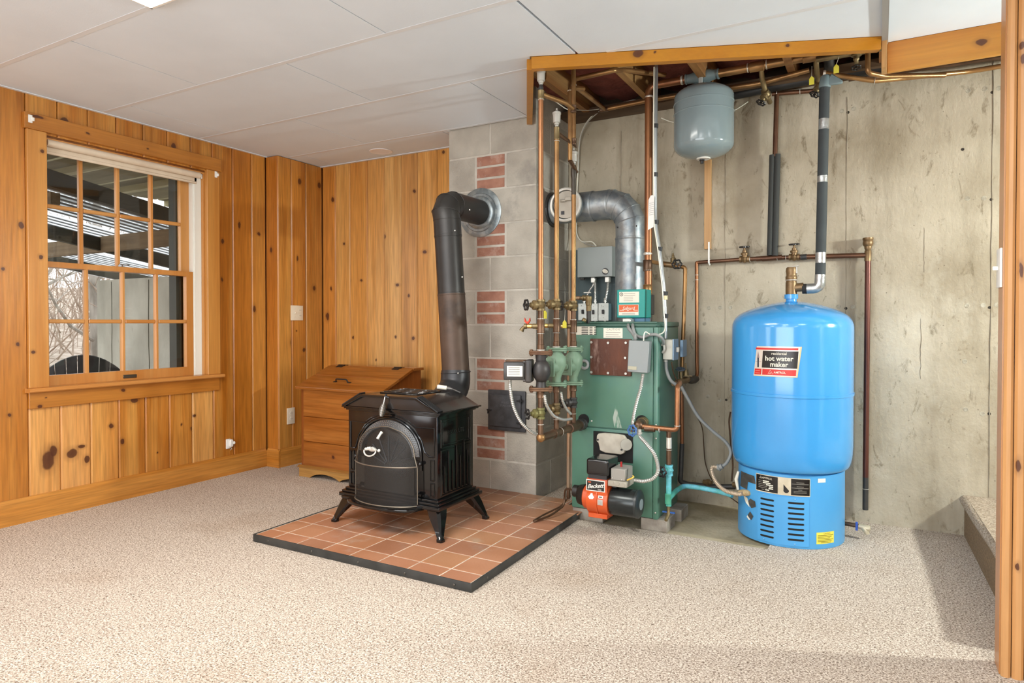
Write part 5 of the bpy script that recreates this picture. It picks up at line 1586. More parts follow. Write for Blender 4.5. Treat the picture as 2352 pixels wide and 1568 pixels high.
# ---- manifold that feeds the three zones
zm_ = (-1.3600, 2.6996, 0.5110)[2]
mf = thing('return_manifold', (XPL, 2.95, 0.46), 'thick copper manifold running from the boiler front to the three zone pipes', 'pipe')
pipe(mf, [(XPL, 3.186, zm_ - 0.012), (XPL, 3.02, zm_ - 0.012)], 0.025, COPD)
pipe(mf, [(XPL, 3.02, zm_ - 0.012), (XPL, 2.712, zm_ - 0.012)], 0.0185, COPD)
coup(mf, (XPL, 3.165, zm_ - 0.012), (0, 1, 0), 0.025, 0.045, PIPB)
ring(mf, (XPL, 3.02, zm_ - 0.012), (0, 1, 0), 0.022, COPD)
coup(mf, (XPL, 2.868, zm_ - 0.012), (0, 1, 0), 0.0185, 0.07, COPD)
ring(mf, (XPL, 2.905, zm_ - 0.012), (0, 1, 0), 0.020)
MB().ball(zr1(zm_ - 0.010), 0.021, 14, 10).build('elbow', COPG, mf)

GRNC = mat('flow_valve_green', (128, 156, 132), 0.5, c2=(112, 140, 118), scale=12)
RUSF = mat('rusty_flange', (122, 92, 66), 0.6, 0.2, c2=(92, 60, 44), scale=18)
# heights read along each riser
h1 = dict(lowv=(-1.3600, 2.7035, 0.6141)[2], lf=(-1.3600, 2.7033, 0.7252)[2], uf=(-1.3600, 2.7031, 0.8926)[2], tee=(-1.3600, 2.7029, 1.0143)[2], upv=(-1.3600, 2.7028, 1.1110)[2], vent=(-1.3600, 2.6776, 2.0709)[2])
h2 = dict(lowv=(-1.3600, 2.8867, 0.6173)[2], lf=(-1.3600, 2.8811, 0.7347)[2], uf=(-1.3600, 2.8807, 0.9016)[2], tee=(-1.3600, 2.8698, 1.0158)[2], upv=(-1.3600, 2.8642, 1.1180)[2], vent=(-1.3600, 2.8572, 1.9276)[2])
h3 = dict(lowv=(-1.3600, 3.0784, 0.6246)[2], lf=(-1.3600, 3.0780, 0.7236)[2], uf=(-1.3600, 3.0775, 0.8971)[2], tee=(-1.3600, 3.0771, 1.0126)[2], upv=(-1.3600, 3.0767, 1.1159)[2], vent=(-1.3600, 3.0685, 1.8181)[2])

def riser(n, P, h, lab, grp, lowm):
    t = thing('zone_pipe', P(zm_), lab, 'pipe', grp)
    pipe(t, [P(zm_ + 0.004), P(h['lf'] - 0.006)], 0.0135, COPD)
    ring(t, P((zm_ + h['lowv']) / 2), ZUP, 0.0135)
    gate(t, P(h['lowv']), ZUP, (-0.56, -0.83, 0), 0.0135, 0.021, 0.070, lowm)
    coup(t, P(h['lf'] - 0.026), ZUP, 0.0145, 0.030, COPD)
    # above the pump
    MB().lathe(P(h['uf'] + 0.008), ZUP, [(0, 0.018), (0.007, 0.018), (0.008, 0.0165), (0.030, 0.0165), (0.031, 0.0145), (0.05, 0.0145)], 14).build('adapter', COPD, t)
    ring(t, P(h['uf'] + 0.012), ZUP, 0.0175, SOLD, 0.006)
    pipe(t, [P(h['uf'] + 0.05), P(h['upv'])], 0.0135, COPD)
    coup(t, P(h['tee']), ZUP, 0.0150, 0.062, COPD, 'tee')
    ring(t, P(h['tee'] + 0.034), ZUP, 0.0150)
    ring(t, P(h['tee'] - 0.034), ZUP, 0.0150)
    drain(t, Vector(P(h['tee'])) + Vector((-0.012, -0.003, 0)), (-0.97, -0.24, 0))
    gate(t, P(h['upv']), ZUP, (-0.56, -0.83, 0), 0.0140, 0.022, 0.076, BRS)
    return t

zp1 = riser(1, zr1, h1, 'leftmost copper zone pipe, above the black circulator pump', 'zone pipes over the pumps', mat('brass_green', (120, 116, 72), 0.5, 0.4))
zp2 = riser(2, zr2, h2, 'middle copper zone pipe, above the nearer green flow valve', 'zone pipes over the pumps', BRS)
zp3 = riser(3, zr3, h3, 'copper zone pipe closest to the boiler, above the farther green flow valve', 'zone pipes over the pumps', PIPB)
# red lever on the first drain cock
q = Vector(zr1(h1['tee'])) + Vector((-0.064, -0.015, 0.010))
MB().prism([q + Vector((-0.003, 0, 0)), q + Vector((0.004, 0, 0)), q + Vector((0.016, 0, 0.014)), q + Vector((0.014, 0, 0.030)), q + Vector((0.006, 0, 0.012)), q + Vector((-0.006, 0, 0.012)), q + Vector((-0.014, 0, 0.030)), q + Vector((-0.015, 0, 0.012))], (0, 0.008, 0)).build('red_lever', REDH, zp1, bevel=0.001)

# upper runs with air vents
def airvent(par, p, r=0.0185):
    return MB().lathe(p, ZUP, [(0, r * 0.45), (0.010, r * 0.45), (0.011, r * 0.62), (0.020, r * 0.62), (0.021, r * 0.94), (0.058, r), (0.060, r * 1.10), (0.070, r * 1.10), (0.074, r * 0.7), (0.080, r * 0.25), (0.090, r * 0.22)], 18).build('air_vent', VENT, par)
zv1, zv2, zv3 = h1['vent'], h2['vent'], h3['vent']
pipe(zp1, [zr1(h1['upv']), zr1(zv1)], 0.0118, COP)
coup(zp1, zr1(zv1), ZUP, 0.0125, 0.040, BRS, 'tee')
ring(zp1, zr1(zv1 - 0.022), ZUP, 0.0128)
MB().lathe(zr1(zv1 + 0.020), ZUP, [(0, 0.0095), (0.012, 0.012), (0.020, 0.009), (0.030, 0.008)], 12).build('nipple', PIPB, zp1)
airvent(zp1, zr1(zv1 + 0.042))
pipe(zp2, [zr2(h2['upv']), zr2(zv2)], 0.0118, COPG)
coup(zp2, zr2(zv2 + 0.010), ZUP, 0.0120, 0.060, BRS, 'tee')
ring(zp2, zr2(zv2 - 0.026), ZUP, 0.0128)
airvent(zp2, zr2(zv2 + 0.040))
pipe(zp3, [zr3(h3['upv']), zr3(zv3 - 0.03)], 0.0118, COPG)
MB().lathe(zr3(zv3 - 0.14), ZUP, [(0, 0.012), (0.08, 0.0125), (0.10, 0.016), (0.13, 0.016), (0.15, 0.010)], 14).build('nipple', mat('black_tarnish', (64, 58, 50), 0.4, 0.4), zp3)
airvent(zp3, zr3(zv3 + 0.006))
# branches that leave the tops towards the joists
pipe(zp1, [zr1(zv1 + 0.004), (-1.31, 2.86, zv1 + 0.002), (-1.30, 2.93, zv1 - 0.01)], 0.0115, COPG)
pipe(zp1, [(-1.30, 2.93, zv1 - 0.012), (-1.30, 2.93, 2.29)], 0.0115, COPG)
coup(zp1, (-1.30, 2.93, zv1 - 0.008), ZUP, 0.0120, 0.034, COPD, 'elbow')
pipe(zp2, [zr2(zv2 + 0.012), (-1.335, 3.04, zv2 - 0.012), (-1.3300, 2.9890, 1.9236)], 0.0115, COPD)
b3 = (-1.3300, 3.0004, 1.9264)
t3 = (-1.3300, 2.9995, 2.2143)
pipe(zp2, [b3, t3], 0.0115, COPG)
coup(zp2, b3, ZUP, 0.0120, 0.030, COPD, 'elbow')
pipe(zp2, [t3, (-1.3720, 3.1000, 2.2728), (-1.1584, 3.1000, 2.2785), (-1.1500, 3.2200, 2.3183), (-1.02, 3.50, 2.36)], 0.0125, COPG, 0.025)
ring(zp2, Vector(t3) + Vector((0, 0, -0.01)), ZUP, 0.0125)
b4, t4 = (-1.3450, 2.9909, 1.8330), (-1.3450, 2.9898, 2.1907)
pipe(zp3, [b4, t4, Vector(t4) + Vector((0.03, 0.10, 0.02))], 0.0112, COPG, 0.03)
ring(zp3, Vector(t4) + Vector((0, 0, -0.015)), ZUP, 0.0118)
pipe(zp3, [zr3(zv3 - 0.035), (-1.352, 3.085, zv3 - 0.02), b4], 0.0112, COPD)
# the run along the top of the wall towards the right
wlp = thing('wall_top_pipe', (-1.0, 3.79, 2.2), 'copper heating pipe clipped along the top of the concrete wall behind the tanks', 'pipe')
w0, w1 = (-1.4103, 3.6200, 2.2717), (-1.1641, 3.6200, 2.2806)
pipe(wlp, [(-1.3726, 3.1400, 2.2421), (-1.4034, 3.5800, 2.2702), w0, w1, (-0.9759, 3.6200, 2.2802), (-0.5569, 3.6200, 2.2706), (-0.3198, 3.6200, 2.2960)], 0.0125, COPG, 0.04)
coup(wlp, w0, (1, 0, 0), 0.0125, 0.05, COPD, 'elbow')

# ---- black circulator
CIRB = mat('circulator_black', (52, 50, 50), 0.45, 0.2, c2=(66, 62, 60), scale=12)
ci = thing('circulator_pump', zr1(h1['lf']), 'black circulator pump with a rectangular motor in front of the chimney corner', 'pump')
cz = (h1['lf'] + h1['uf']) / 2
flange_pair(ci, zr1(h1['lf']), RUSF, 0.055, 0.008, (0.9, 0.43, 0))
flange_pair(ci, zr1(h1['uf']), RUSF, 0.055, 0.008, (0.9, 0.43, 0))
MB().lathe(zr1(h1['lf'] + 0.008), ZUP, [(0, 0.024), (0.02, 0.021), (0.05, 0.022), (h1['uf'] - h1['lf'] - 0.05, 0.022), (h1['uf'] - h1['lf'] - 0.016, 0.026)], 16).build('casing_neck', CIRB, ci)
MB().ball((XPL + 0.004, 2.700, cz), 0.056, 18, 12, (0.72, 0.85, 1.0)).build('volute', CIRB, ci)
ux = Vector((-0.94, -0.34, 0)).normalized()
cc_ = Vector((XPL, 2.700, cz))
rz_ = math.atan2(ux.y, ux.x)
MB().obox(cc_ + ux * 0.052, (0.030, 0.100, 0.105), (0, 0, rz_)).build('motor_flange', CIRB, ci, bevel=0.010, seg=3)
MB().obox(cc_ + ux * 0.118, (0.100, 0.080, 0.082), (0, 0, rz_)).build('motor', mat('circulator_grey', (50, 48, 46), 0.35), ci, bevel=0.006, seg=2)
MB().obox(cc_ + ux * 0.112 + Vector((0, 0, 0.045)), (0.105, 0.030, 0.012), (0, 0, rz_)).build('motor_cap', COPD, ci, bevel=0.004)
uy = Vector((-ux.y, ux.x, 0))
if uy.y > 0: uy = -uy
MB().obox(cc_ + ux * 0.115 + uy * 0.0408, (0.072, 0.0012, 0.048), (0, 0, rz_)).build('motor_label', PAPER, ci)
for k in range(5):
    MB().obox(cc_ + ux * 0.118 + uy * 0.0418 + Vector((0, 0, 0.016 - 0.008 * k)), (0.052, 0.0006, 0.0028), (0, 0, rz_)).build('print_line', INK, ci)
for s in (-1, 1):
    for w in (-1, 1):
        MB().cyl(cc_ + ux * 0.040 + uy * s * 0.040 + Vector((0, 0, w * 0.042)), cc_ + ux * 0.076 + uy * s * 0.040 + Vector((0, 0, w * 0.042)), 0.006, seg=8).build('bolt', CIRB, ci)

# ---- two green flow-control valves
ux2 = Vector((-0.16, -0.98, 0)).normalized()
rz2 = math.atan2(ux2.y, ux2.x)
for P, h, lab in ((zr2, h2, 'nearer of the two pale green cast flow valves, beside the black pump'), (zr3, h3, 'farther of the two pale green cast flow valves, against the boiler front')):
    fv = thing('flow_valve', P(h['lf']), lab, 'valve', 'green flow valves between the zone pipes')
    z = (h['lf'] + h['uf']) / 2
    flange_pair(fv, P(h['lf']), GRNC, 0.050, 0.0085, (0.9, 0.43, 0))
    flange_pair(fv, P(h['uf']), GRNC, 0.050, 0.0085, (0.9, 0.43, 0))
    H = h['uf'] - h['lf']
    MB().lathe(P(h['lf'] + 0.008), ZUP, [(0, 0.022), (0.02, 0.021), (H * 0.28, 0.030), (H * 0.5, 0.047), (H * 0.72, 0.046), (H * 0.86, 0.026), (H - 0.016, 0.024)], 20).build('casing', GRNC, fv)
    c = Vector(P(z))
    MB().cyl(c, c + ux2 * 0.060, 0.038, 0.028, seg=20).build('cover_neck', GRNC, fv)
    MB().obox(c + ux2 * 0.062, (0.012, 0.062, 0.088), (0, 0, rz2)).build('cover_plate', GRNC, fv, bevel=0.006, seg=2)
    MB().obox(c + ux2 * 0.069, (0.004, 0.040, 0.062), (0, 0, rz2)).build('cover_recess', mat('flow_valve_green_dark', (108, 134, 114), 0.55), fv, bevel=0.003)
    MB().cyl(c + ux2 * 0.070, c + ux2 * 0.082, 0.016, seg=16).build('cover_boss', GRNC, fv, bevel=0.003)

# ---- tags
def ytag(px, string_top, lab):
    t = thing('yellow_tag', px, lab, 'tag', 'yellow paper tags on the pipes')
    x, y, z = px
    MB().prism([(x - 0.011, y, z), (x + 0.011, y, z), (x + 0.011, y, z + 0.028), (x + 0.002, y, z + 0.040), (x - 0.002, y, z + 0.040), (x - 0.011, y, z + 0.028)], (0, 0.0008, 0)).build('paper', YTAG, t, smooth=0)
    MB().tube([(x, y, z + 0.038), string_top], 0.0008, 5).build('string', PAPER, t)
p = (-1.3950, 3.0361, 1.0031)
ytag(p, (p[0] + 0.002, p[1] + 0.004, p[2] + 0.095), 'bright yellow tag hanging between the middle and right zone pipes')
p = (-1.3750, 2.7701, 1.0494)
ytag(p, (p[0], p[1], p[2] + 0.07), 'pale yellow tag seen edge-on beside the leftmost zone pipe')
p = (-0.2934, 3.4500, 2.1656)
ytag(p, (p[0], p[1] + 0.01, p[2] + 0.09), 'square yellow tag over the insulated pipe')
p = (-0.1797, 3.3000, 2.1498)
ytag(p, (p[0] + 0.01, p[1] + 0.01, p[2] + 0.075), 'yellow tag on a string below the front fascia board')

# ---- relief valve and its discharge pipe
rv = thing('relief_valve', (-1.30, 3.26, 1.03), 'brass relief valve on top of the boiler with a copper discharge pipe to the floor', 'valve')
v0 = (-1.3645, 3.2800, 1.1635)
zr_ = v0[2]
MB().cyl((v0[0], 3.28, zt + 0.019), (v0[0], 3.28, (-1.3616, 3.2800, 1.0926)[2]), 0.0125, seg=14).build('riser', PIPB, rv)
MB().lathe((v0[0], 3.28, (-1.3616, 3.2800, 1.0926)[2]), ZUP, [(0, 0.014), (0.03, 0.014), (0.032, 0.0165), (0.055, 0.0165), (0.062, 0.019), (0.078, 0.0185)], 16).build('body', BRS, rv)
MB().lathe((v0[0], 3.28, zr_), (-1, 0, 0), [(0, 0.014), (0.024, 0.014), (0.026, 0.0165), (0.034, 0.0165), (0.035, 0.010), (0.052, 0.010)], 14).build('outlet', BRS, rv)
MB().box((v0[0] - 0.028, 3.275, zr_ + 0.026), (v0[0] + 0.012, 3.285, zr_ + 0.031)).build('lever', VENT, rv)
xd_ = (-1.4417, 3.2000, 1.0670)[0]
pipe(rv, [(v0[0] - 0.05, 3.28, zr_), (xd_, 3.24, zr_), (xd_, 3.20, zr_ - 0.03), (xd_, 3.19, 0.32)], 0.0105, mat('pipe_tan', (158, 126, 98), 0.45, 0.4, c2=(136, 106, 80), scale=6), 0.03)
pipe(rv, [(xd_, 3.19, 0.32), (xd_ + 0.002, 3.185, 0.155)], 0.0105, mat('pipe_grey_brown', (146, 122, 98), 0.5, 0.3))
MB().lathe((xd_ + 0.002, 3.185, 0.156), (0, 0, -1), [(0, 0.011), (0.006, 0.013), (0.010, 0.009), (0.05, 0.012), (0.06, 0.008)], 12).build('nozzle', COPD, rv)
MB().ball(((-1.3789, 3.2500, 1.0420)), 0.013, 12, 8, (1, 1, 1.1)).build('plug', BRS, rv)
hs_ = thing('fuel_hose', (-1.45, 3.1, 0.034), 'brown flexible fuel line looping from the burner down onto the hearth corner', 'hose')
MB().tube([(-1.335, 3.02, 0.190), (-1.40, 3.06, 0.185), (-1.437, 3.13, 0.120), (-1.435, 3.12, 0.075), (-1.46, 3.00, 0.046), (-1.50, 2.90, 0.041)], 0.0055, 8, bend=0.05).build('line', COPD, hs_)
MB().tube([(-1.437, 3.16, 0.10), (-1.45, 3.12, 0.070), (-1.50, 3.00, 0.046), (-1.505, 2.91, 0.041)], 0.0048, 8, bend=0.05).build('line', COPD, hs_)

# ---- right-hand return: tee, blue handwheel, copper to the tank line
rt = thing('return_pipe', (-1.05, 3.1, 0.45), 'copper return pipe with a blue handwheel leaving the lower boiler front', 'pipe')
a0 = (-1.0275, 3.1500, 0.5360)
pipe(rt, [(a0[0], 3.186, a0[2]), (a0[0], 3.11, a0[2] - 0.004)], 0.023, COPD)
coup(rt, (a0[0], 3.165, a0[2]), (0, 1, 0), 0.021, 0.035, BRS)
a1 = (-1.0230, 3.1000, 0.5198)
MB().ball((a0[0], 3.10, a0[2] - 0.008), 0.026, 14, 10).build('tee', COPD, rt)
e1 = (-0.8376, 3.1000, 0.5208)
pipe(rt, [(a0[0], 3.10, a0[2] - 0.010), (e1[0], 3.10, e1[2]), (e1[0] - 0.004, 3.12, (-0.8551, 3.1200, 0.7247)[2]), ((-0.8649, 3.2500, 0.7320)[0], 3.25, (-0.8649, 3.2500, 0.7320)[2])], 0.0125, COP, 0.022)
coup(rt, (-0.9710, 3.1000, 0.5170), (1, 0, 0), 0.0125, 0.05, COPD)
ring(rt, (-0.9220, 3.1000, 0.5163), (1, 0, 0), 0.0130)
ring(rt, (e1[0], 3.101, e1[2] + 0.02), ZUP, 0.0130)
bw = Vector((-1.0384, 3.0400, 0.5110))
MB().lathe(Vector((a0[0], 3.10, a0[2] - 0.010)), bw - Vector((a0[0], 3.10, a0[2] - 0.010)), [(0, 0.016), (0.03, 0.014), (0.031, 0.017), (0.040, 0.017), (0.041, 0.006), (0.070, 0.006)], 12).build('bonnet', BRS, rt)
wheel(rt, bw, (-0.35, -0.9, 0.1), 0.024, mat('blue_handwheel', (66, 104, 158), 0.45), 7)

# ---- corroded drain below it
TEAL = mat('verdigris', (80, 172, 164), 0.6, c2=(70, 150, 130), scale=14, c3=(120, 200, 224), c3_at=(0.45, 0.65), c3_scale=9)
dr = thing('drain_line', (-0.9, 3.2, 0.05), 'blue-green corroded copper drain line between the boiler and the blue tank', 'pipe')
d0 = (-0.8937, 3.1600, 0.4822)
dx = d0[0]
pipe(dr, [(dx, 3.16, d0[2] + 0.02), (dx, 3.16, (-0.8932, 3.1600, 0.3405)[2])], 0.0125, COPD)
ring(dr, (-0.8935, 3.1600, 0.4113), ZUP, 0.0130)
pipe(dr, [(-0.8937, 3.1600, 0.4720), (-0.8935, 3.1600, 0.4189)], 0.0132, SOLD, name='solder_sleeve')
zg = (-0.8967, 3.1600, 0.3122)[2]
gate(dr, (dx, 3.16, zg), ZUP, (-0.35, -0.93, 0), 0.0135, 0.023, 0.055, TEAL)
pipe(dr, [(dx, 3.16, zg), (dx, 3.16, (-0.8961, 3.1600, 0.1373)[2])], 0.0130, TEAL)
coup(dr, (-0.8963, 3.1600, 0.1728), ZUP, 0.0135, 0.05, mat('verdigris_green', (74, 160, 128), 0.6, c2=(60, 130, 104), scale=14), 'tee')
pipe(dr, [(dx, 3.16, (-0.8961, 3.1600, 0.1373)[2]), (dx, 3.16, (-0.8960, 3.1600, 0.1018)[2]), (dx - 0.002, 3.12, (-0.8928, 3.1400, 0.0770)[2])], 0.0085, BRS, 0.02, 'spout')
MB().box((dx - 0.03, 3.155, (-0.8960, 3.1600, 0.1068)[2] - 0.003), (dx + 0.03, 3.165, (-0.8960, 3.1600, 0.1068)[2] + 0.003)).build('blue_lever', mat('blue_lever', (40, 92, 170), 0.5), dr)
pipe(dr, [(dx, 3.16, (-0.8963, 3.1600, 0.1728)[2]), (-0.8880, 3.2600, 0.1869), (-0.8830, 3.4000, 0.1858), (-0.7981, 3.4000, 0.1855), (-0.6947, 3.4000, 0.1772), (-0.6354, 3.3800, 0.1710)], 0.0125, TEAL, 0.04)

# ---- big supply pipe, air scoop, line to the right
YS = 3.5
su = thing('supply_pipe', (-1.10, YS, 1.03), 'large copper supply pipe rising behind the flue then running right under the joists', 'pipe')
sxp = (-1.1072, 3.5000, 1.4241)[0]
MB().box((sxp - 0.028, YS - 0.030, (-1.0982, 3.5000, 1.0732)[2]), (sxp + 0.028, YS + 0.03, (-1.0985, 3.5000, 1.1839)[2])).build('iron_tee', PIPB, su, bevel=0.006, seg=2)
MB().torus((sxp, YS - 0.031, (-1.0983, 3.5000, 1.1350)[2]), (0, 1, 0), 0.015, 0.005, 16, 6).build('tee_plug', PIPB, su)
pipe(su, [(sxp, YS, zt + 0.02), (sxp, YS, (-1.0982, 3.5000, 1.0783)[2])], 0.022, PIPB)
zt3 = (-1.0632, 3.5000, 2.3159)[2]
asx0, asx1 = (-0.9071, 3.5000, 2.3141)[0], (-0.7350, 3.5000, 2.3083)[0]
pipe(su, [(sxp, YS, (-1.0985, 3.5000, 1.1813)[2]), (sxp, YS, zt3), (asx0 + 0.01, YS, zt3)], 0.021, COP, 0.05)
ring(su, (-1.1037, 3.5000, 2.2569), ZUP, 0.0215, SOLD, 0.01)
ring(su, (-1.1098, 3.5000, 1.4062), ZUP, 0.0215, SOLD, 0.014)
ring(su, (-1.1105, 3.5000, 1.3162), ZUP, 0.0225)
coup(su, (-1.1106, 3.5000, 1.3419), ZUP, 0.0215, 0.06, COPD, 'tee')
coup(su, (-1.1102, 3.5000, 1.2131), ZUP, 0.0215, 0.05, COPG)
ring(su, (asx0 - 0.018, YS, zt3), (1, 0, 0), 0.0215, SOLD, 0.012)
x_end = (-0.1450, 3.5000, 2.3008)[0]
pipe(su, [(asx1 - 0.01, YS, zt3), (x_end, YS, zt3 + 0.004)], 0.021, COPG)
for q in ((-0.3351, 3.5000, 2.3036), (-0.2711, 3.5000, 2.2982), (-0.5925, 3.5000, 2.3068), (-0.5033, 3.5000, 2.3064), (-0.2397, 3.5000, 2.3035)):
    ring(su, (q[0], YS, zt3 + 0.002), (1, 0, 0), 0.0215, SOLD, 0.006)
for q in ((-0.5495, 3.5000, 2.3070), (-0.3030, 3.5000, 2.3021)):
    coup(su, (q[0], YS, zt3 + 0.001), (1, 0, 0), 0.0215, 0.07, COPG, 'tee')
SCOOP = mat('scoop_grey', (128, 146, 148), 0.45, c2=(112, 130, 134), scale=10)
sc_ = MB()
cxs = (asx0 + asx1) / 2
sc_.lathe((asx0, YS, zt3), (1, 0, 0), [(0, 0.027), (0.008, 0.027), (0.009, 0.024), (0.035, 0.026), (0.060, 0.033), ((asx1 - asx0) - 0.05, 0.033), ((asx1 - asx0) - 0.03, 0.026), ((asx1 - asx0) - 0.009, 0.024), ((asx1 - asx0) - 0.008, 0.027), ((asx1 - asx0), 0.027)], 20)
sc_.build('air_scoop', SCOOP, su)
MB().cyl((cxs, YS, zt3 + 0.02), (cxs, YS, zt3 + 0.055), 0.026, seg=18).build('scoop_dome', SCOOP, su, bevel=0.006)
MB().box((cxs - 0.010, YS - 0.038, zt3 - 0.045), (cxs + 0.010, YS - 0.030, zt3 + 0.03)).build('tape', mat('white_tape', (196, 200, 196), 0.6), su, bevel=0.002)

et = thing('expansion_tank', ((-0.8112, 3.5000, 1.8852)), 'grey-blue steel expansion tank hanging below the overhead pipe', 'tank')
ETM = mat('expansion_grey', (134, 150, 154), 0.14, c2=(132, 148, 152), scale=3, coat=0.4)
ex, ezt, ezb = (-0.8122, 3.5000, 2.1090)[0], (-0.8154, 3.5000, 2.2654)[2], (-0.8138, 3.5000, 1.8881)[2]
er = 0.152
Hh = ezt - ezb
prof = []
for i in range(9):
    a = math.pi / 2 * i / 8
    prof.append((0.068 * (1 - math.cos(a)), er * math.sin(a) if i else 0.002))
prof += [(Hh * 0.60, er), (Hh * 0.605, er + 0.002), (Hh * 0.615, er + 0.002), (Hh * 0.62, er - 0.001), (Hh * 0.74, er - 0.001), (Hh * 0.745, er + 0.002), (Hh * 0.755, er + 0.002), (Hh * 0.76, er - 0.001)]
for i in range(9):
    a = math.pi / 2 * i / 8
    prof.append((Hh - 0.062 * (1 - math.sin(a)), (er - 0.001) * math.cos(a) if i < 8 else 0.002))
MB().lathe((ex, YS, ezb), ZUP, prof, 48).build('shell', ETM, et)
MB().lathe((ex, YS, ezb - 0.004), ZUP, [(0, 0.034), (0.002, 0.035), (0.010, 0.035)], 24).build('valve_plate', mat('valve_plate_white', (226, 222, 212), 0.5), et)
MB().lathe((ex - 0.008, YS, ezb - 0.026), ZUP, [(0, 0.008), (0.014, 0.0085), (0.015, 0.013), (0.022, 0.013)], 12).build('valve_cap', HWB, et)
MB().cyl((ex, YS, ezt - 0.002), (ex, YS, zt3 - 0.018), 0.011, seg=12).build('stem', SCOOP, et)

# branch valves hanging from the overhead line
for k, (q, lab) in enumerate((((-0.5300, 3.5000, 2.2627), 'small shut-off valve hanging left of the brown foam-topped pipe'), ((-0.2794, 3.5000, 2.2675), 'shut-off valve above the square yellow tag'))):
    bv = thing('branch_valve', q, lab, 'valve', 'shut-off valves under the overhead pipe')
    pipe(bv, [(q[0], YS, zt3), (q[0], YS + 0.03, zt3 - 0.05), (q[0] + 0.01, YS + 0.10, zt3 - 0.11), (q[0] + 0.015, 3.70, zt3 - 0.125)], 0.0125, BRS, 0.03)
    gate(bv, (q[0] + 0.010, YS + 0.10, zt3 - 0.11), (0.1, 0.7, -0.3), (-0.4, -0.3, -0.85), 0.0130, 0.021, 0.055, BRS)
# right end of the overhead line: regulator and drop
rg = thing('pressure_regulator', (-0.1049, 3.4500, 2.2352), 'dark brass pressure regulator below the right end of the fascia', 'valve')
q = (-0.1051, 3.4500, 2.2685)
MB().lathe((q[0], 3.45, q[2] + 0.03), (0, 0, -1), [(0, 0.030), (0.012, 0.030), (0.016, 0.024), (0.034, 0.022), (0.036, 0.012), (0.05, 0.014), (0.056, 0.010), (0.07, 0.009)], 16).build('body', BRS, rg)
wheel(rg, (-0.1054, 3.4700, 2.2176), (0, 0.3, 1), 0.018)
pipe(rg, [(q[0] - 0.17, 3.45, q[2] + 0.012), (q[0] + 0.12, 3.45, q[2] + 0.012)], 0.014, BRS)
dd = (-0.0572, 3.4000, 2.2479)
pipe(rg, [(dd[0], 3.40, dd[2] + 0.03), (dd[0], 3.40, (-0.0567, 3.4000, 2.1611)[2]), (dd[0] + 0.07, 3.46, (-0.0566, 3.4000, 2.1524)[2]), (0.25, 3.60, (-0.0566, 3.4000, 2.1524)[2] + 0.008)], 0.0115, COPG, 0.02)
cw = thing('cold_water_pipe', (0.1, 3.6, 2.2), 'copper cold water pipe sloping across below the fascia to the right', 'pipe')
pipe(cw, [(-0.2427, 3.4600, 2.2152), (-0.0330, 3.5600, 2.1710), (0.35, 3.78, (0.0048, 3.7000, 2.2066)[2] + 0.01), (1.6, 3.80, (0.0048, 3.7000, 2.2066)[2] + 0.03)], 0.0115, COPG, 0.03)
ring(cw, (-0.2387, 3.4620, 2.2140), (1, 0.1, -0.1), 0.0125, SOLD, 0.012)
ring(cw, (-0.0310, 3.5600, 2.1702), (1, 0.1, -0.1), 0.0125)
pipe(cw, [(-0.15, 3.80, 2.275), (1.6, 3.80, 2.25)], 0.0095, COPD)
ww = thing('wall_cable', (0.9, 3.83, 2.2), 'thin white cable stapled across the concrete wall under the right fascia', 'cable')
MB().tube([(0.04, 3.836, (0.0494, 3.8360, 2.2490)[2]), (0.25, 3.836, (0.2479, 3.8360, 2.2388)[2]), (0.4820, 3.8360, 2.2306), (0.9, 3.836, 2.262)], 0.0028, 6).build('cable', PAPER, ww)

# ---- flue pipe with barometric damper
GLV = mat('flue_galvanised', (162, 168, 170), 0.42, 0.55, c2=(132, 142, 148), scale=22, sharp=(0.4, 0.6), c3=(98, 94, 86), c3_at=(0.55, 0.75), c3_scale=3)
fl = thing('flue_pipe', (-1.25, 3.6, 1.03), 'galvanised flue pipe rising from the boiler and turning into the chimney side', 'pipe')
fx = (-1.2435, 3.6000, 1.3873)[0]
fr = 0.085
zfl = 1.712
def fsec(p, q, r=fr, m=None):
    p, q = Vector(p), Vector(q)
    L = (q - p).length
    MB().lathe(p, q - p, [(0, r), (0.004, r + 0.003), (0.012, r + 0.003), (0.014, r), (L - 0.003, r), (L, r)], 32, caps=False).build('pipe_section', m or GLV, fl)
fsec((fx, 3.6, 1.02), (fx, 3.6, 1.50))
fsec((fx, 3.6, 1.50), (fx, 3.6, 1.60), fr * 0.985)
ep = [Vector((fx, 3.6, 1.575)), Vector((fx, 3.6, 1.605)), Vector((fx - 0.020, 3.6, zfl - 0.062)), Vector((fx - 0.058, 3.6, zfl - 0.020)), Vector((fx - 0.110, 3.6, zfl)), Vector((fx - 0.128, 3.6, zfl))]
MB().tube(ep, fr, 32, caps=False).build('elbow', GLV, fl)
for i in (1, 2, 3, 4):
    MB().torus(ep[i], (ep[i + 1] - ep[i - 1]), fr, 0.003, 32, 6).build('elbow_seam', GLV, fl)
fsec((fx - 0.115, 3.6, zfl), (-1.47, 3.6, zfl))
fsec((-1.46, 3.6, zfl), (-1.74, 3.6, zfl), fr * 1.02)
MB().torus((-1.733, 3.6, zfl), (1, 0, 0), fr + 0.008, 0.012, 28, 8).build('chimney_collar', PIPB, fl)
DAMP = mat('damper_grey', (176, 170, 158), 0.5, 0.2, c2=(160, 152, 138), scale=10)
dcx = (-1.5849, 3.4500, 1.7090)[0]
dcz = (-1.5849, 3.4500, 1.7090)[2]
MB().cyl((dcx, 3.6, zfl), (dcx, 3.462, dcz), 0.080, 0.090, seg=32, caps=False).build('damper_tee', GLV, fl)
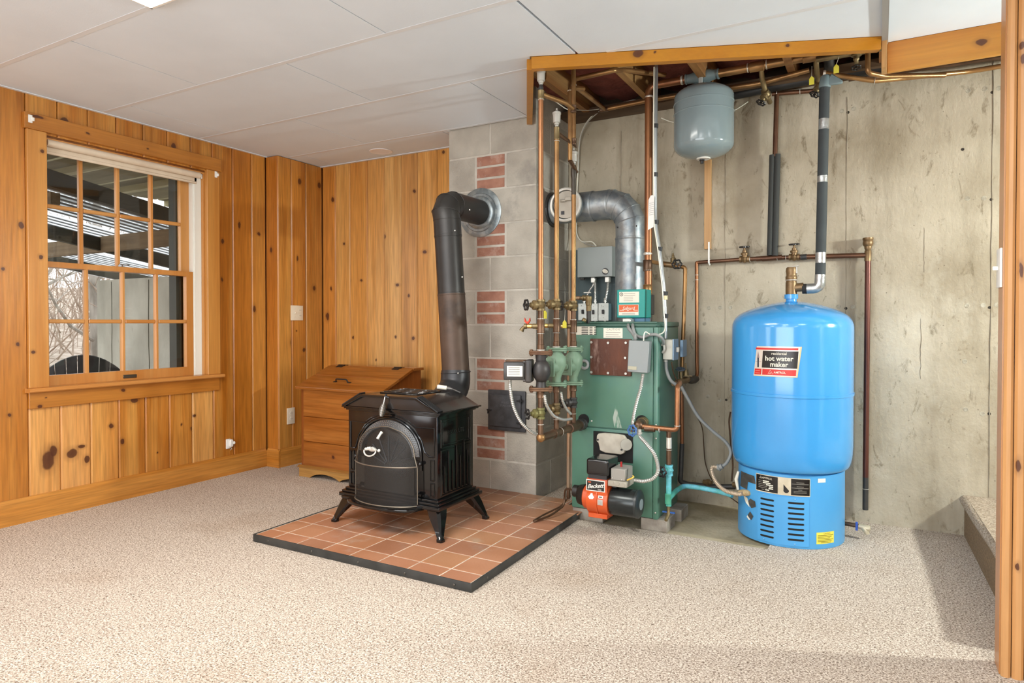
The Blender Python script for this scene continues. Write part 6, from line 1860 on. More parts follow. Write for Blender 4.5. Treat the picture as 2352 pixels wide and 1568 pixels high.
MB().lathe((dcx, 3.470, dcz), (0, -1, 0), [(0, 0.098), (0.004, 0.100), (0.016, 0.098), (0.020, 0.092), (0.018, 0.084), (0.004, 0.082)], 36, caps=False).build('damper_ring', mat('damper_ring_white', (206, 204, 196), 0.45, 0.2), fl)
MB().cyl((dcx + 0.004, 3.462, dcz), (dcx + 0.004, 3.459, dcz), 0.079, seg=32).build('damper_disc', DAMP, fl)
MB().box((dcx + 0.004, 3.440, dcz + 0.020), (dcx + 0.040, 3.459, dcz + 0.040)).cyl((dcx - 0.028, 3.448, dcz + 0.022), (dcx + 0.006, 3.448, dcz + 0.022), 0.008, seg=10).build('damper_weight', DAMP, fl, bevel=0.002)
MB().box((dcx - 0.026, 3.455, dcz - 0.056), (dcx - 0.006, 3.459, dcz - 0.036)).build('damper_stop', CHIP, fl)
for q in ((-1.1797, 3.5160, 1.5651), (-1.2946, 3.5300, 1.5672), (-1.3513, 3.5300, 1.6888)):
    MB().ball(q, 0.0045, 8, 5).build('screw', CHIP, fl)

bp_ = thing('dark_fill_pipe', (-0.6, 3.74, 2.25), 'black pipe added along the top of the concrete wall to fill in the darkness behind the copper lines', 'pipe')  # black pipe added to fill in the darkness behind the overhead lines
BPL = mat('dark_fill_black', (30, 29, 28), 0.5)
pipe(bp_, [(-0.7774, 3.7600, 2.2766), (-0.3557, 3.7600, 2.2948), (-0.0136, 3.7600, 2.2929), (1.2, 3.76, (-0.0136, 3.7600, 2.2929)[2] + 0.02)], 0.026, BPL)
coup(bp_, (-0.2379, 3.7600, 2.2967), (1, 0, 0.02), 0.026, 0.09, BPL)
pipe(bp_, [(-0.2379, 3.7600, 2.2967), (-0.2281, 3.6000, 2.2966), ((-0.2281, 3.6000, 2.2966)[0], 3.50, 2.40)], 0.024, BPL, 0.03)

# ================================================================ electrical controls
GBOX = mat('relay_grey', (150, 158, 156), 0.42, c2=(144, 152, 150), scale=4)
GBOX2 = mat('control_grey', (132, 138, 138), 0.4)
SWP = mat('switch_plate_zinc', (216, 220, 214), 0.5, 0.1, c2=(200, 205, 199), scale=40)
PANEL = mat('backboard_slate', (74, 88, 90), 0.7, c2=(64, 76, 78), scale=5)
bb = MB().box((-1.715, 3.822, 0.95), (-1.33, 3.838, (-1.7261, 3.8300, 1.4888)[2])).build('control_backboard', PANEL, None, smooth=0)
tag(bb, 'dark slate backboard on the concrete wall behind the switches', 'board')
rb = thing('relay_box', (-1.5017, 3.7200, 1.3067), 'grey relay box with a round badge on the wall behind the flue', 'control box')
r0, r1 = (-1.6234, 3.7200, 1.4890), (-1.3980, 3.7200, 1.3077)
MB().box((r0[0], 3.72, r1[2]), (r1[0], 3.821, r0[2])).build('case', GBOX, rb, bevel=0.004, seg=2)
bc = (-1.4408, 3.7190, 1.3385)
MB().cyl((bc[0], 3.7198, bc[2]), (bc[0], 3.716, bc[2]), 0.020, seg=24).build('badge', mat('badge_black', (28, 28, 28), 0.4), rb)
mb = MB()
el = []
for k in range(24):
    a = 2 * math.pi * k / 24
    u_, v_ = 0.0185 * math.cos(a), 0.0115 * math.sin(a)
    el.append((bc[0] + u_ * 0.93 + v_ * 0.36, 3.7155, bc[2] - u_ * 0.36 + v_ * 0.93))
mb.prism(el, (0, 0.001, 0)).build('badge_face', PAPER, rb)
for k in range(2):
    MB().tube([(bc[0] - 0.011 + 0.0022 * i, 3.7150, bc[2] + 0.006 - 0.008 * k - 0.0008 * i + 0.002 * math.sin(i * 2.1 + k)) for i in range(11)], 0.0006, 5).build('badge_script', INK, rb)
for q in ((-1.5320, 3.7600, 1.3073), (-1.4414, 3.7600, 1.3082)):
    MB().box((q[0] - 0.014, 3.745, r1[2] - 0.034), (q[0] + 0.014, 3.775, r1[2])).build('cable_clamp', mat('clamp_zinc', (206, 206, 198), 0.35, 0.6), rb, bevel=0.003)
MB().tube([(-1.6155, 3.7400, 1.3089), (-1.6092, 3.7400, 1.2971), (-1.5841, 3.7400, 1.2992)], 0.006, 8).build('side_plug', PIPB, rb)
# switches below
def switch(p0, p1, lab, mark):
    t = thing('switch_box', (p0[0], 3.78, p1[2]), lab, 'switch', 'toggle switch boxes over the boiler')
    MB().box((p0[0], 3.765, p1[2]), (p1[0], 3.821, p0[2])).build('box', mat('box_blue_grey', (96, 120, 128), 0.5), t, bevel=0.004)
    MB().box((p0[0] - 0.001, 3.762, p1[2] - 0.001), (p1[0] + 0.001, 3.7648, p0[2] + 0.001)).build('cover', SWP, t, bevel=0.001)
    cx_, cz_ = (p0[0] + p1[0]) / 2, (p0[2] + p1[2]) / 2
    MB().box((cx_ - 0.007, 3.750, cz_ - 0.012), (cx_ + 0.007, 3.7618, cz_ + 0.014)).build('toggle', HWB, t, bevel=0.002)
    for s in (-1, 1):
        MB().ball((cx_, 3.7618, cz_ + s * 0.034), 0.003, 8, 5).build('screw', SCRW, t)
    if mark:
        lettering('lettering', mark, 0.018, lambda x, y: (cx_ - 0.012 + x, 3.7614, p0[2] - 0.014 + y), INKB, t)
    return t
s1 = switch((-1.6349, 3.7620, 1.1482), (-1.5710, 3.7620, 1.0467), 'zinc toggle switch box marked with a pen arrow, behind the relief valve', '>')
s2 = switch((-1.5618, 3.7620, 1.1471), (-1.5070, 3.7620, 1.0425), 'middle zinc toggle switch box, half hidden by the relief valve', None)
s3 = switch((-1.5011, 3.7620, 1.1486), (-1.4385, 3.7620, 1.0436), 'zinc toggle switch box standing clear next to the flue', '/')
cb = thing('armoured_cables', (-1.5278, 3.7700, 1.1602), 'three armoured cables linking the grey relay box to the switches below', 'cable')
flex(cb, [(-1.5332, 3.7600, 1.2813), (-1.5375, 3.7600, 1.2584), (-1.5632, 3.7650, 1.2245), (-1.5871, 3.7700, 1.1845)], 0.0065, name='cable')
flex(cb, [(-1.5227, 3.7600, 1.2810), (-1.5226, 3.7600, 1.2233), (-1.5266, 3.7700, 1.1718)], 0.0075, name='cable')
flex(cb, [(-1.4395, 3.7600, 1.2842), (-1.4442, 3.7600, 1.2272), (-1.4589, 3.7700, 1.1706)], 0.0075, name='cable')
for q in ((-1.5285, 3.7750, 1.1546), (-1.4633, 3.7750, 1.1564), (-1.6018, 3.7750, 1.1557)):
    connector(cb, Vector(q) + Vector((0, 0, -0.006)), (0, 0, 1), 0.008, MATS['clamp_zinc'])
for q in ((-1.5258, 3.7750, 1.0351), (-1.4648, 3.7750, 1.0368)):
    connector(cb, Vector(q) + Vector((0, 0, -0.014)), (0, 0, 1), 0.007, MATS['clamp_zinc'])
# wires coming down the wall to the relay box
lw = thing('thermostat_wires', (-1.5222, 3.7700, 1.5010), 'bundle of thin pale wires curving down the wall into the relay box', 'wire')
MB().tube([(-1.4654, 3.7000, 2.3029), (-1.5630, 3.7600, 2.2834), (-1.6301, 3.8000, 2.2283), (-1.6556, 3.8150, 2.1473), (-1.6739, 3.8200, 1.7700), (-1.6737, 3.8200, 1.5801), (-1.6290, 3.8000, 1.5308), (-1.5512, 3.7800, 1.5327), (-1.5210, 3.7700, 1.4998)], 0.0035, 6, bend=0.05).build('wire', PAPER, lw)
MB().tube([(-1.4744, 3.7000, 2.2931), (-1.5859, 3.7700, 2.2606), (-1.6471, 3.8100, 2.1921), (-1.6787, 3.8250, 1.7593), (-1.6784, 3.8250, 1.5691), (-1.6099, 3.8000, 1.5208), (-1.5253, 3.7700, 1.5012)], 0.003, 6, bend=0.05).build('wire', VENT, lw)
MB().tube([(-1.5050, 3.0000, 2.1883), (-1.4893, 3.1000, 2.1865), (-1.5053, 3.3000, 2.1965), (-1.5085, 3.6000, 2.2760), (-1.4733, 3.7200, 2.3126), (-1.3956, 3.7200, 2.3255), (-1.2731, 3.7200, 2.3332), (-1.2331, 3.7200, 2.3266)], 0.0025, 6, bend=0.04).build('wire', PAPER, lw)
MB().tube([(-1.1278, 3.8000, 2.2283), (-1.0608, 3.8200, 2.1934), (-0.7262, 3.8300, 2.2110), (-0.6446, 3.8200, 2.2504)], 0.003, 6, bend=0.05).build('wire', PAPER, lw)

# teal aquastat with labels
aq = thing('burner_control', (-1.1365, 3.3000, 1.0565), 'teal control box with white and orange labels in front of the flue', 'control box')
TEALB = mat('control_teal', (24, 150, 142), 0.42)
q0, q1 = (-1.2137, 3.3000, 1.2042), (-1.0694, 3.3000, 1.0562)
MB().box((q0[0], 3.30, q1[2]), (q1[0] + 0.010, 3.40, q0[2])).build('case', TEALB, aq, bevel=0.003)
la = plate('label', (-1.1997, 3.2990, 1.1919), (-1.0916, 3.2990, 1.1356), 3.2985, PAPER, aq)
MB().torus((-1.1878, 3.2980, 1.1792), (0, 1, 0), 0.0085, 0.0012, 18, 5).build('seal', INKB, la)
lettering('lettering', 'R', 0.011, lambda x, y: ((-1.1878, 3.2980, 1.1792)[0] + x, 3.298, (-1.1878, 3.2980, 1.1792)[2] + y), INKB, la)
for k in range(5):
    z = (-1.1567, 3.2980, 1.1810)[2] - 0.009 * k
    MB().box(((-1.1748, 3.2980, 1.1804)[0], 3.2980, z), ((-1.1748, 3.2980, 1.1804)[0] + (0.062 if k < 2 else 0.05), 3.2984, z + 0.0018)).build('print_line', INK, la, smooth=0)
lb = plate('label', (-1.2027, 3.2990, 1.1254), (-1.0944, 3.2990, 1.0691), 3.2985, PAPER, aq)
plate('label_band', (-1.2002, 3.2980, 1.1233), (-1.0962, 3.2980, 1.0877), 3.2981, mat('label_orange', (222, 104, 58), 0.6), lb, 0.0003)
lc = (-1.1488, 3.2980, 1.1049)
lettering('lettering', 'Safgard', 0.026, lambda x, y: (lc[0] + x, 3.2976, lc[2] + y), PAPER, lb, shear=0.2, space=0.9)
for k, x0 in enumerate((-0.048, 0.028)):
    MB().box((lc[0] + x0, 3.2976, lc[2] - 0.011), (lc[0] + x0 + 0.022, 3.2980, lc[2] - 0.008)).build('print_line', PAPER, lb, smooth=0)
for k in range(2):
    MB().box((lc[0] - 0.035, 3.2978, lc[2] - 0.026 - 0.006 * k), (lc[0] + 0.035, 3.2982, lc[2] - 0.0245 - 0.006 * k)).build('print_line', INK, lb, smooth=0)
MB().box((q0[0] + 0.065, 3.31, q1[2] - 0.032), (q1[0] + 0.006, 3.40, q1[2] - 0.0005)).build('base', mat('control_blue', (86, 128, 158), 0.5), aq, bevel=0.004)
MB().box((q0[0] + 0.050, 3.245, q1[2] - 0.030), (q0[0] + 0.094, 3.31, q1[2] - 0.004)).build('cable_clamp', MATS['clamp_zinc'], aq, bevel=0.003)
flex(aq, [(-1.1319, 3.2500, 1.0308), (-1.1063, 3.1780, 1.0056), (-1.0835, 3.1680, 0.9807), (-1.0544, 3.1400, 0.9523)], 0.0085, GRYH, name='conduit', grey=True)
flex(aq, [(-1.1081, 3.2500, 1.0308), (-1.0835, 3.1780, 1.0057), (-1.0670, 3.1700, 0.9704), (-1.0322, 3.1680, 0.9576), (-0.9927, 3.1650, 0.9711)], 0.0080, GRYH, name='conduit', grey=True)

# grey control hung in front of the rusted plate
gc = thing('aquastat', (-1.0238, 3.1000, 0.7830), 'plain grey control box hung askew over the rusted plate', 'control box')
g0, g1 = (-1.0825, 3.0950, 0.9427), (-0.9819, 3.0950, 0.7872)
MB().obox(((g0[0] + g1[0]) / 2 - 0.002, 3.135, (g0[2] + g1[2]) / 2), (g1[0] - g0[0], 0.075, g0[2] - g1[2]), (0, math.radians(3), math.radians(8))).build('case', GBOX2, gc, bevel=0.003)
MB().obox(((-1.0570, 3.0920, 0.8091)), (0.042, 0.002, 0.017), (0, math.radians(3), math.radians(8))).build('nameplate', mat('nameplate_tan', (172, 168, 146), 0.5), gc)
flex(gc, [(-1.0112, 3.1200, 0.7798), (-1.0164, 3.1000, 0.7141), (-1.0350, 3.0850, 0.6316), (-1.0472, 3.0750, 0.5583), (-1.0480, 3.0720, 0.5333)], 0.0085, name='conduit')
connector(gc, (-1.0544, 3.1300, 0.9432), (0, 0, 1), 0.008, GRYH)
MB().tube([(-1.0093, 3.1200, 0.9394), (-1.0103, 3.1300, 0.9762), (-1.0064, 3.1400, 0.9877), (-0.9881, 3.1500, 0.9737)], 0.0028, 6, bend=0.01).build('wire', PAPER, gc)

# burner conduit
bcn = thing('burner_conduit', (-0.9402, 2.9700, 0.2939), 'silver flexible conduit looping from the burner control up to the blue valve', 'conduit')
flex(bcn, [(-1.0096, 2.9900, 0.2854), (-0.9551, 2.9700, 0.2911), (-0.9107, 2.9700, 0.3118), (-0.8932, 2.9800, 0.3503), (-0.9153, 3.0000, 0.4120), (-0.9648, 3.0300, 0.4562), (-1.0079, 3.0600, 0.4825)], 0.0095, name='conduit')
connector(bcn, (-1.0121, 3.0650, 0.4865), (0, 0, 1), 0.011)
# pump conduits
pcn = thing('pump_conduit', (-1.6694, 3.0000, 0.5725), 'silver flexible conduit hanging from the black pump motor past the iron door', 'conduit')
flex(pcn, [(-1.4897, 2.6400, 0.7649), (-1.4851, 2.6400, 0.7108), (-1.4746, 2.6500, 0.6399), (-1.4488, 2.6700, 0.5727), (-1.4197, 2.7100, 0.5248), (-1.4042, 2.7600, 0.5003)], 0.0085, name='conduit')
connector(pcn, (-1.4897, 2.6400, 0.7588), (0, 0, 1), 0.009, MATS['clamp_zinc'])
pc2 = thing('valve_conduit', (-1.3300, 2.7311, 0.6084), 'armoured cable sagging behind the zone pipes below the flow valves', 'conduit')
flex(pc2, [(-1.3100, 2.6369, 0.7059), (-1.3100, 2.6560, 0.6615), (-1.3100, 2.6999, 0.6222), (-1.3100, 2.7499, 0.5943), (-1.3100, 2.8438, 0.5691), (-1.3100, 2.9314, 0.5624)], 0.0075, name='conduit')
flex(pc2, [(-1.3100, 2.8116, 0.7025), (-1.3100, 2.8329, 0.6557), (-1.3100, 2.8760, 0.6149), (-1.3100, 2.9258, 0.5862)], 0.0070, name='conduit')

# service switch on the boiler side with its conduit from the ceiling
ss = thing('service_switch', (-0.9266, 3.3000, 0.8403), 'pale service switch box on the right side of the boiler', 'switch')
u0, u1 = (-0.9663, 3.2600, 0.9460), (-0.9202, 3.2600, 0.8448)
MB().box((-0.955, 3.26, u1[2]), (-0.905, 3.34, u0[2])).build('box', mat('switch_box_pale', (196, 194, 182), 0.5), ss, bevel=0.003)
MB().box((-0.904, 3.255, u1[2] - 0.002), (-0.898, 3.345, u0[2] + 0.002)).build('cover', mat('switch_cover_blue', (140, 164, 186), 0.4, 0.3), ss, bevel=0.001)
MB().box((-0.897, 3.292, (u0[2] + u1[2]) / 2 - 0.014), (-0.882, 3.306, (u0[2] + u1[2]) / 2 + 0.012)).build('toggle', VENT, ss, bevel=0.002)
MB().tube([(-0.9647, 3.2550, 0.9176), (-0.9449, 3.2450, 0.9230), (-0.9400, 3.2450, 0.8947), (-0.9534, 3.2500, 0.8800)], 0.007, 8, bend=0.01).build('cable_clamp', VENT, ss)
MB().box((-0.896, 3.36, u1[2] + 0.01), (-0.880, 3.44, u0[2] - 0.004)).build('relay', mat('relay_blue', (120, 146, 168), 0.4, 0.3), ss, bevel=0.002)
flex(ss, [(-0.9927, 3.1650, 0.9711), (-0.9594, 3.1650, 0.9714), (-0.9384, 3.1900, 0.9526), (-0.9449, 3.2450, 0.9230)], 0.0080, GRYH, name='conduit', grey=True)
flex(ss, [(-0.9442, 3.2800, 0.8384), (-0.9373, 3.2700, 0.7891), (-0.9179, 3.2700, 0.7422), (-0.8946, 3.2900, 0.7179)], 0.0085, GRYH, name='conduit', grey=True)
connector(ss, (-0.9451, 3.2800, 0.8264), (0, 0, 1), 0.008, VENT)

em = thing('ceiling_conduit', (-1.06, 3.4, 1.2), 'silver metal conduit with black tape bands bending down from the joists to the boiler', 'conduit')
EMT = mat('bright_conduit', (188, 194, 196), 0.28, 0.8)
ypt = [(-1.0240, 3.3600, 2.3619), (-1.0270, 3.3600, 2.0550), (-1.0266, 3.3600, 1.6028), (-1.0213, 3.3500, 1.5324), (-0.9935, 3.3300, 1.4018), (-0.9594, 3.3000, 1.1908), (-0.9539, 3.3000, 1.0078), (-0.9537, 3.3000, 0.9501)]
pipe(em, [Vector(ypt[0]) + Vector((0, 0, 0.1))] + ypt, 0.0105, EMT, 0.10, 'conduit')
BT = mat('black_tape', (36, 38, 40), 0.5)
for q, r_ in (((-1.0255, 3.3600, 2.0523), 0), ((-1.0272, 3.3600, 1.8006), 0), ((-1.0190, 3.3520, 1.5521), 0.1), ((-0.9931, 3.3320, 1.4092), 0.15), ((-0.9550, 3.3000, 1.1787), 0.1), ((-0.9531, 3.3000, 1.0654), 0)):
    MB().cyl(Vector(q) - Vector((0, 0, 0.011)), Vector(q) + Vector((0.002, 0, 0.011)), 0.0125, seg=14).build('tape', BT, em)
MB().tube([Vector((-1.0309, 3.3450, 2.3533)), (-1.0324, 3.3450, 2.0519), (-1.0311, 3.3450, 1.6108), (-1.0242, 3.3350, 1.5307), (-0.9989, 3.3150, 1.4103), (-0.9633, 3.2850, 1.1903), (-0.9556, 3.2800, 1.0748), (-0.9428, 3.2700, 1.0080), (-0.9426, 3.2200, 0.9731), (-0.9927, 3.1650, 0.9711)], 0.0032, 8, bend=0.03).build('wire', PAPER, em)
MB().cyl((-0.9549, 3.3000, 1.1686), (-0.9549, 3.3000, 1.1470), 0.0125, seg=12).build('tape', mat('cream_tape', (220, 206, 166), 0.6), em)
pt = thing('paper_tag', (-1.0386, 3.3300, 1.5067), 'long white service tag hanging on the ceiling conduit', 'tag')
p_ = [(-1.0527, 3.3300, 1.6665), (-1.0417, 3.3300, 1.6884), (-1.0277, 3.3300, 1.6900), (-1.0217, 3.3300, 1.6807), (-1.0262, 3.3300, 1.5254), (-1.0562, 3.3300, 1.5109)]
MB().prism(p_, (0, 0.001, 0)).build('paper', mat('white_paper', (238, 238, 234), 0.7), pt, smooth=0)
for k in range(7):
    a, b = Vector((-1.0483, 3.3290, 1.6489)), Vector((-1.0253, 3.3290, 1.6517))
    o = Vector((0, 0, -0.010 * k))
    MB().add([a + o, b + o, b + o + Vector((0, 0, -0.0015)), a + o + Vector((0, 0, -0.0015))], [(0, 1, 2, 3)]).build('print_line', INK, pt, smooth=0)

# ================================================================ blue indirect water heater
TX_, TY_, TR, TB = -0.380, 3.470, 0.275, 0.240
BLUE = mat('tank_blue', (70, 160, 224), 0.18, c2=(64, 154, 220), scale=2, coat=0.5)
BLUB = mat('tank_blue_base', (86, 168, 224), 0.34, c2=(78, 160, 220), scale=3, c3=(150, 196, 226), c3_at=(0.66, 0.8), c3_scale=9)
ta = thing('water_heater', (TX_, TY_, 0), 'tall blue domed water heater tank with a black and red label', 'water heater')
prof = [(0.335, TB - 0.01), (0.345, TB + 0.010)]
for i in range(9):
    a = math.pi / 2 * i / 8
    prof.append((0.345 + 0.115 * (1 - math.cos(a)) , TB + 0.012 + (TR - TB - 0.012) * math.sin(a)))
prof += [(0.688, TR), (0.690, TR + 0.004), (0.702, TR + 0.004), (0.704, TR)]
zsh = 1.005
prof += [(zsh, TR)]
# two-radius dome
for i in range(1, 15):
    a = math.radians(78) * i / 14
    pass
dome = [(1.005, .275), (1.022, .2735), (1.038, .268), (1.054, .258), (1.068, .244), (1.080, .225), (1.092, .200), (1.103, .170), (1.113, .138), (1.122, .102), (1.129, .066), (1.133, .032), (1.1345, .026)]
prof += dome[1:]
MB().lathe((TX_, TY_, 0), (0, 0, 1), prof, 72).build('tank_shell', BLUE, ta)
MB().lathe((TX_, TY_, 0), (0, 0, 1), [(1.130, 0.026), (1.146, 0.024), (1.147, 0.032), (1.168, 0.032), (1.169, 0.022)], 20).build('top_nipple', BLUE, ta)
# skirt with a real opening cut by slots is a shell with a raised louvre panel
MB().lathe((TX_, TY_, 0), (0, 0, 1), [(0.001, TB), (0.004, TB + 0.001), (0.333, TB), (0.338, TB - 0.006)], 72).build('skirt', BLUB, ta)
def tc(deg, z, r):
    a = math.radians(deg)
    return (TX_ + r * math.sin(a), TY_ - r * math.cos(a), z)
def patch(name, a0, a1, z0, z1, r, m, parent=ta, n=14, shear=0.0, t=0.0, kind=None):
    """curved panel on the tank: angles in degrees, shear slants its ends"""
    mb = MB()
    vs = []
    for k in range(n + 1):
        for zz in (z0, z1):
            u = k / n
            a = a0 + (a1 - a0) * u + shear * (zz - (z0 + z1) / 2)
            vs.append(tc(a, zz, r))
    mb.add(vs, [(2 * k, 2 * k + 2, 2 * k + 3, 2 * k + 1) for k in range(n)])
    if t:
        vs2 = [tc(math.degrees(math.atan2(v[0] - TX_, TY_ - v[1])), v[2], r - t) for v in vs]
        o = 0
        mb.add(vs + vs2, [(0, 1, len(vs) + 1, len(vs)), (2 * n, len(vs) + 2 * n, len(vs) + 2 * n + 1, 2 * n + 1)] + [(2 * k, len(vs) + 2 * k, len(vs) + 2 * k + 2, 2 * k + 2) for k in range(n)] + [(2 * k + 1, 2 * k + 3, len(vs) + 2 * k + 3, len(vs) + 2 * k + 1) for k in range(n)])
    return mb.build(name, m, parent, smooth=60, kind=kind)
def curved_text(s, size, a, z, r, m, parent, **kw):
    return lettering('lettering', s, size, lambda x, y: tc(a + math.degrees(x / r), z + y, r), m, parent, **kw)
# main label
LW = mat('label_silver', (226, 222, 214), 0.28, 0.35)
LR = mat('label_red', (206, 46, 40), 0.4)
LK = mat('label_black', (26, 24, 23), 0.28)
LP = mat('label_peach', (238, 200, 148), 0.5)
r0 = TR + 0.0006
SH = 27.0
lab = patch('label', -27.4, 13.9, 0.784, 0.922, r0, LP, shear=SH)
patch('label_field', -27.4, 12.7, 0.787, 0.922, r0 + 0.0003, LW, lab, shear=SH)
patch('label_band', -26.8, 12.6, 0.9065, 0.9155, r0 + 0.0006, LR, lab, shear=SH * 0.6)
patch('label_panel', -19.8, 12.3, 0.8235, 0.9015, r0 + 0.0006, LK, lab, shear=SH * 0.5)
patch('label_band', -19.8, 10.9, 0.7905, 0.8175, r0 + 0.0006, LR, lab, shear=SH * 0.5)
patch('label_band', -28.0, -20.8, 0.7905, 0.8175, r0 + 0.0006, LR, lab, shear=SH * 0.7)
patch('label_picture', -25.0, -23.4, 0.824, 0.868, r0 + 0.0006, mat('label_navy', (38, 48, 66), 0.4), lab, n=3)
patch('label_picture', -27.0, -20.8, 0.849, 0.8505, r0 + 0.0006, mat('label_mauve', (150, 128, 128), 0.4), lab, n=4)
mb = MB()
mb.add([tc(-25.4, 0.868, r0 + 0.0006), tc(-22.8, 0.868, r0 + 0.0006), tc(-24.2, 0.898, r0 + 0.0006)], [(0, 1, 2)])
mb.build('label_picture', MATS['label_mauve'], lab, smooth=0)
curved_text('residential', 0.0160, -4.2, 0.8895, r0 + 0.0010, PAPER, lab, bold=0.0002)
curved_text('hot water', 0.0305, -4.4, 0.8665, r0 + 0.0010, PAPER, lab, bold=0.0007)
curved_text('maker', 0.0305, -4.2, 0.8395, r0 + 0.0010, PAPER, lab, bold=0.0007)
curved_text('AMTROL', 0.0130, -3.4, 0.8035, r0 + 0.0010, PAPER, lab, bold=0.0002)
for k in range(2):
    patch('print_line', -27.2, -22.2, 0.796 + 0.011 * k, 0.7985 + 0.011 * k, r0 + 0.0009, mat('label_pink', (236, 150, 140), 0.5), lab, n=3)
def logo(a, z, s, r, parent):
    mb = MB()
    for pts in ([(-1, -0.8), (0, 1), (1, -0.8)], [(-0.35, -0.8), (0.0, -0.05), (0.35, -0.8)]):
        P = [tc(a + math.degrees(x * s / r), z + y * s, r) for x, y in pts]
        mb.tube(P, s * 0.09, 5)
    mb.build('logo', PAPER, parent)
logo(-12.0, 0.8035, 0.0105, r0 + 0.0008, lab)
# rating plate on the skirt
rs = TB + 0.0022
rp = patch('rating_plate', -31.6, 26.6, 0.2405, 0.322, rs, mat('plate_cream', (222, 212, 190), 0.5, c2=(196, 186, 160), scale=20), n=24)
patch('plate_field', -31.0, -6.2, 0.2445, 0.319, rs + 0.0004, LK, rp)
patch('plate_field', 7.2, 26.0, 0.2445, 0.319, rs + 0.0004, LK, rp)
logo(-25.2, 0.3075, 0.0065, rs + 0.0008, rp)
curved_text('AMTROL', 0.0125, -18.0, 0.3065, rs + 0.0008, PAPER, rp, shear=0.2)
LGR = mat('plate_print', (150, 146, 136), 0.6)
for k, (a0, a1, b0, b1) in enumerate(((-28, -23.6, -22.8, -15.5), (-28, -23.8, -22.8, -14), (-28, -20, -19, -11), (-28, -17.5, -15.6, -11), (-28, -17.8, -16, -11), (-24, -20.8, -19.8, -15.4))):
    z = 0.2905 - 0.0080 * k
    patch('print_line', a0, a1, z + 0.001, z + 0.0032, rs + 0.0007, LGR, rp, n=4)
    patch('print_field', b0, b1, z, z + 0.0046, rs + 0.0007, PAPER, rp, n=4)
for k, (w, z) in enumerate(((4, 0.3015), (8.5, 0.2945), (3.5, 0.2835), (8.5, 0.2765), (2, 0.269), (6.5, 0.2615), (6.5, 0.2555))):
    patch('print_line', 16.4 - w, 16.4 + w, z, z + 0.0018, rs + 0.0007, LGR, rp, n=5)
mb = MB()
for pts in ([tc(2.4 + 2.9 * math.cos(t), 0.263 + 0.0115 * math.sin(t), rs + 0.0006) for t in [math.radians(x) for x in range(-200, 20, 20)]] + [tc(-0.4, 0.2905, rs + 0.0006)],):
    mb.add(pts, [tuple(range(len(pts)))])
mb.build('dial_hole', LK, rp, smooth=0)
# louvre panel with slots
pn = patch('louvre_panel', -29.0, 25.6, 0.012, 0.232, TB + 0.0035, BLUB, n=26, t=0.004)
SLOT = mat('slot_black', (14, 14, 14), 0.8)
def slot(a0, a1, z):
    mb = MB()
    P = []
    hz = 0.0045
    for k in range(9):
        P.append(tc(a0 + (a1 - a0) * k / 8, z - hz, TB + 0.0042))
    for k in range(9):
        P.append(tc(a1 - (a1 - a0) * k / 8, z + hz, TB + 0.0042))
    e1, e2 = tc(a1 + 0.9, z, TB + 0.0042), tc(a0 - 0.9, z, TB + 0.0042)
    mb.add(P + [e1, e2], [(k, k + 1, 16 - k, 17 - k) for k in range(8)] + [(8, 18, 9), (17, 19, 0)])
    mb.build('slot', SLOT, pn, smooth=0)
for k in range(8):
    slot(-24.6, -10.6, 0.2085 - 0.0245 * k)
    slot(4.9, 19.8, 0.2090 - 0.0240 * k)
for a, z in ((-21.5, 0.2265), (11.2, 0.2265), (11.2, 0.021), (-21, 0.021)):
    MB().ball(tc(a, z, TB + 0.004), 0.004, 8, 5).build('screw', mat('blue_screw', (120, 176, 220), 0.4), pn)
# stickers
yl = patch('caution_sticker', 33.8, 56.6, 0.0245, 0.0775, TB + 0.0015, mat('sticker_yellow', (232, 216, 84), 0.6))
curved_text('CAUTION', 0.0085, 46.5, 0.0705, TB + 0.0020, mat('sticker_ink', (120, 110, 20), 0.7), yl)
for k in range(5):
    patch('print_line', 35.2, 55.4 - 2.5 * (k % 3), 0.0615 - 0.0068 * k, 0.0641 - 0.0068 * k, TB + 0.0020, MATS['sticker_ink'], yl, n=6)
patch('print_line', 39, 52, 0.0285, 0.0311, TB + 0.0020, MATS['sticker_ink'], yl, n=6)
patch('white_sticker', 35.0, 44.2, 0.3045, 0.3225, TB + 0.0012, PAPER)
# torn insulation and peeled paint on the left of the skirt
TORN = mat('torn_grey', (78, 76, 72), 0.85, c2=(58, 57, 54), scale=40)
mb = MB()
def rag(name, pts, m, r=TB + 0.003):
    mb = MB()
    mb.add([tc(a, z, r) for a, z in pts], [tuple(range(len(pts)))])
    mb.build(name, m, ta, smooth=0)
patch('torn_patch', -61, -44, 0.230, 0.306, TB + 0.0025, TORN, shear=40)
patch('torn_patch', -45, -33, 0.268, 0.305, TB + 0.0025, TORN, shear=-60)
rag('torn_patch', [(-40, 0.192), (-32.5, 0.185), (-31.5, 0.160), (-38, 0.148), (-44, 0.172)], TORN)
rag('torn_patch', [(-40, 0.130), (-35, 0.112), (-38, 0.090), (-44, 0.108)], TORN)
rag('torn_paper', [(-52, 0.196), (-44, 0.190), (-40, 0.150), (-47, 0.165)], PAPER, TB + 0.005)
rag('torn_paper', [(-44, 0.108), (-39, 0.092), (-41, 0.088), (-45, 0.098)], PAPER, TB + 0.005)
MB().tube([tc(-62, 0.30, TB + 0.012), tc(-64, 0.26, TB + 0.02), tc(-63, 0.21, TB + 0.012)], [0.006, 0.009, 0.006], 8).build('torn_paper', PAPER, ta)
MB().ball(tc(-46, 0.214, TB + 0.014), 0.022, 10, 7, (1.5, 1, 0.7)).build('foam_plug', mat('foam_tan', (206, 182, 140), 0.9, bump=0.8, bscale=80, c2=(180, 156, 116), scale=40), ta)

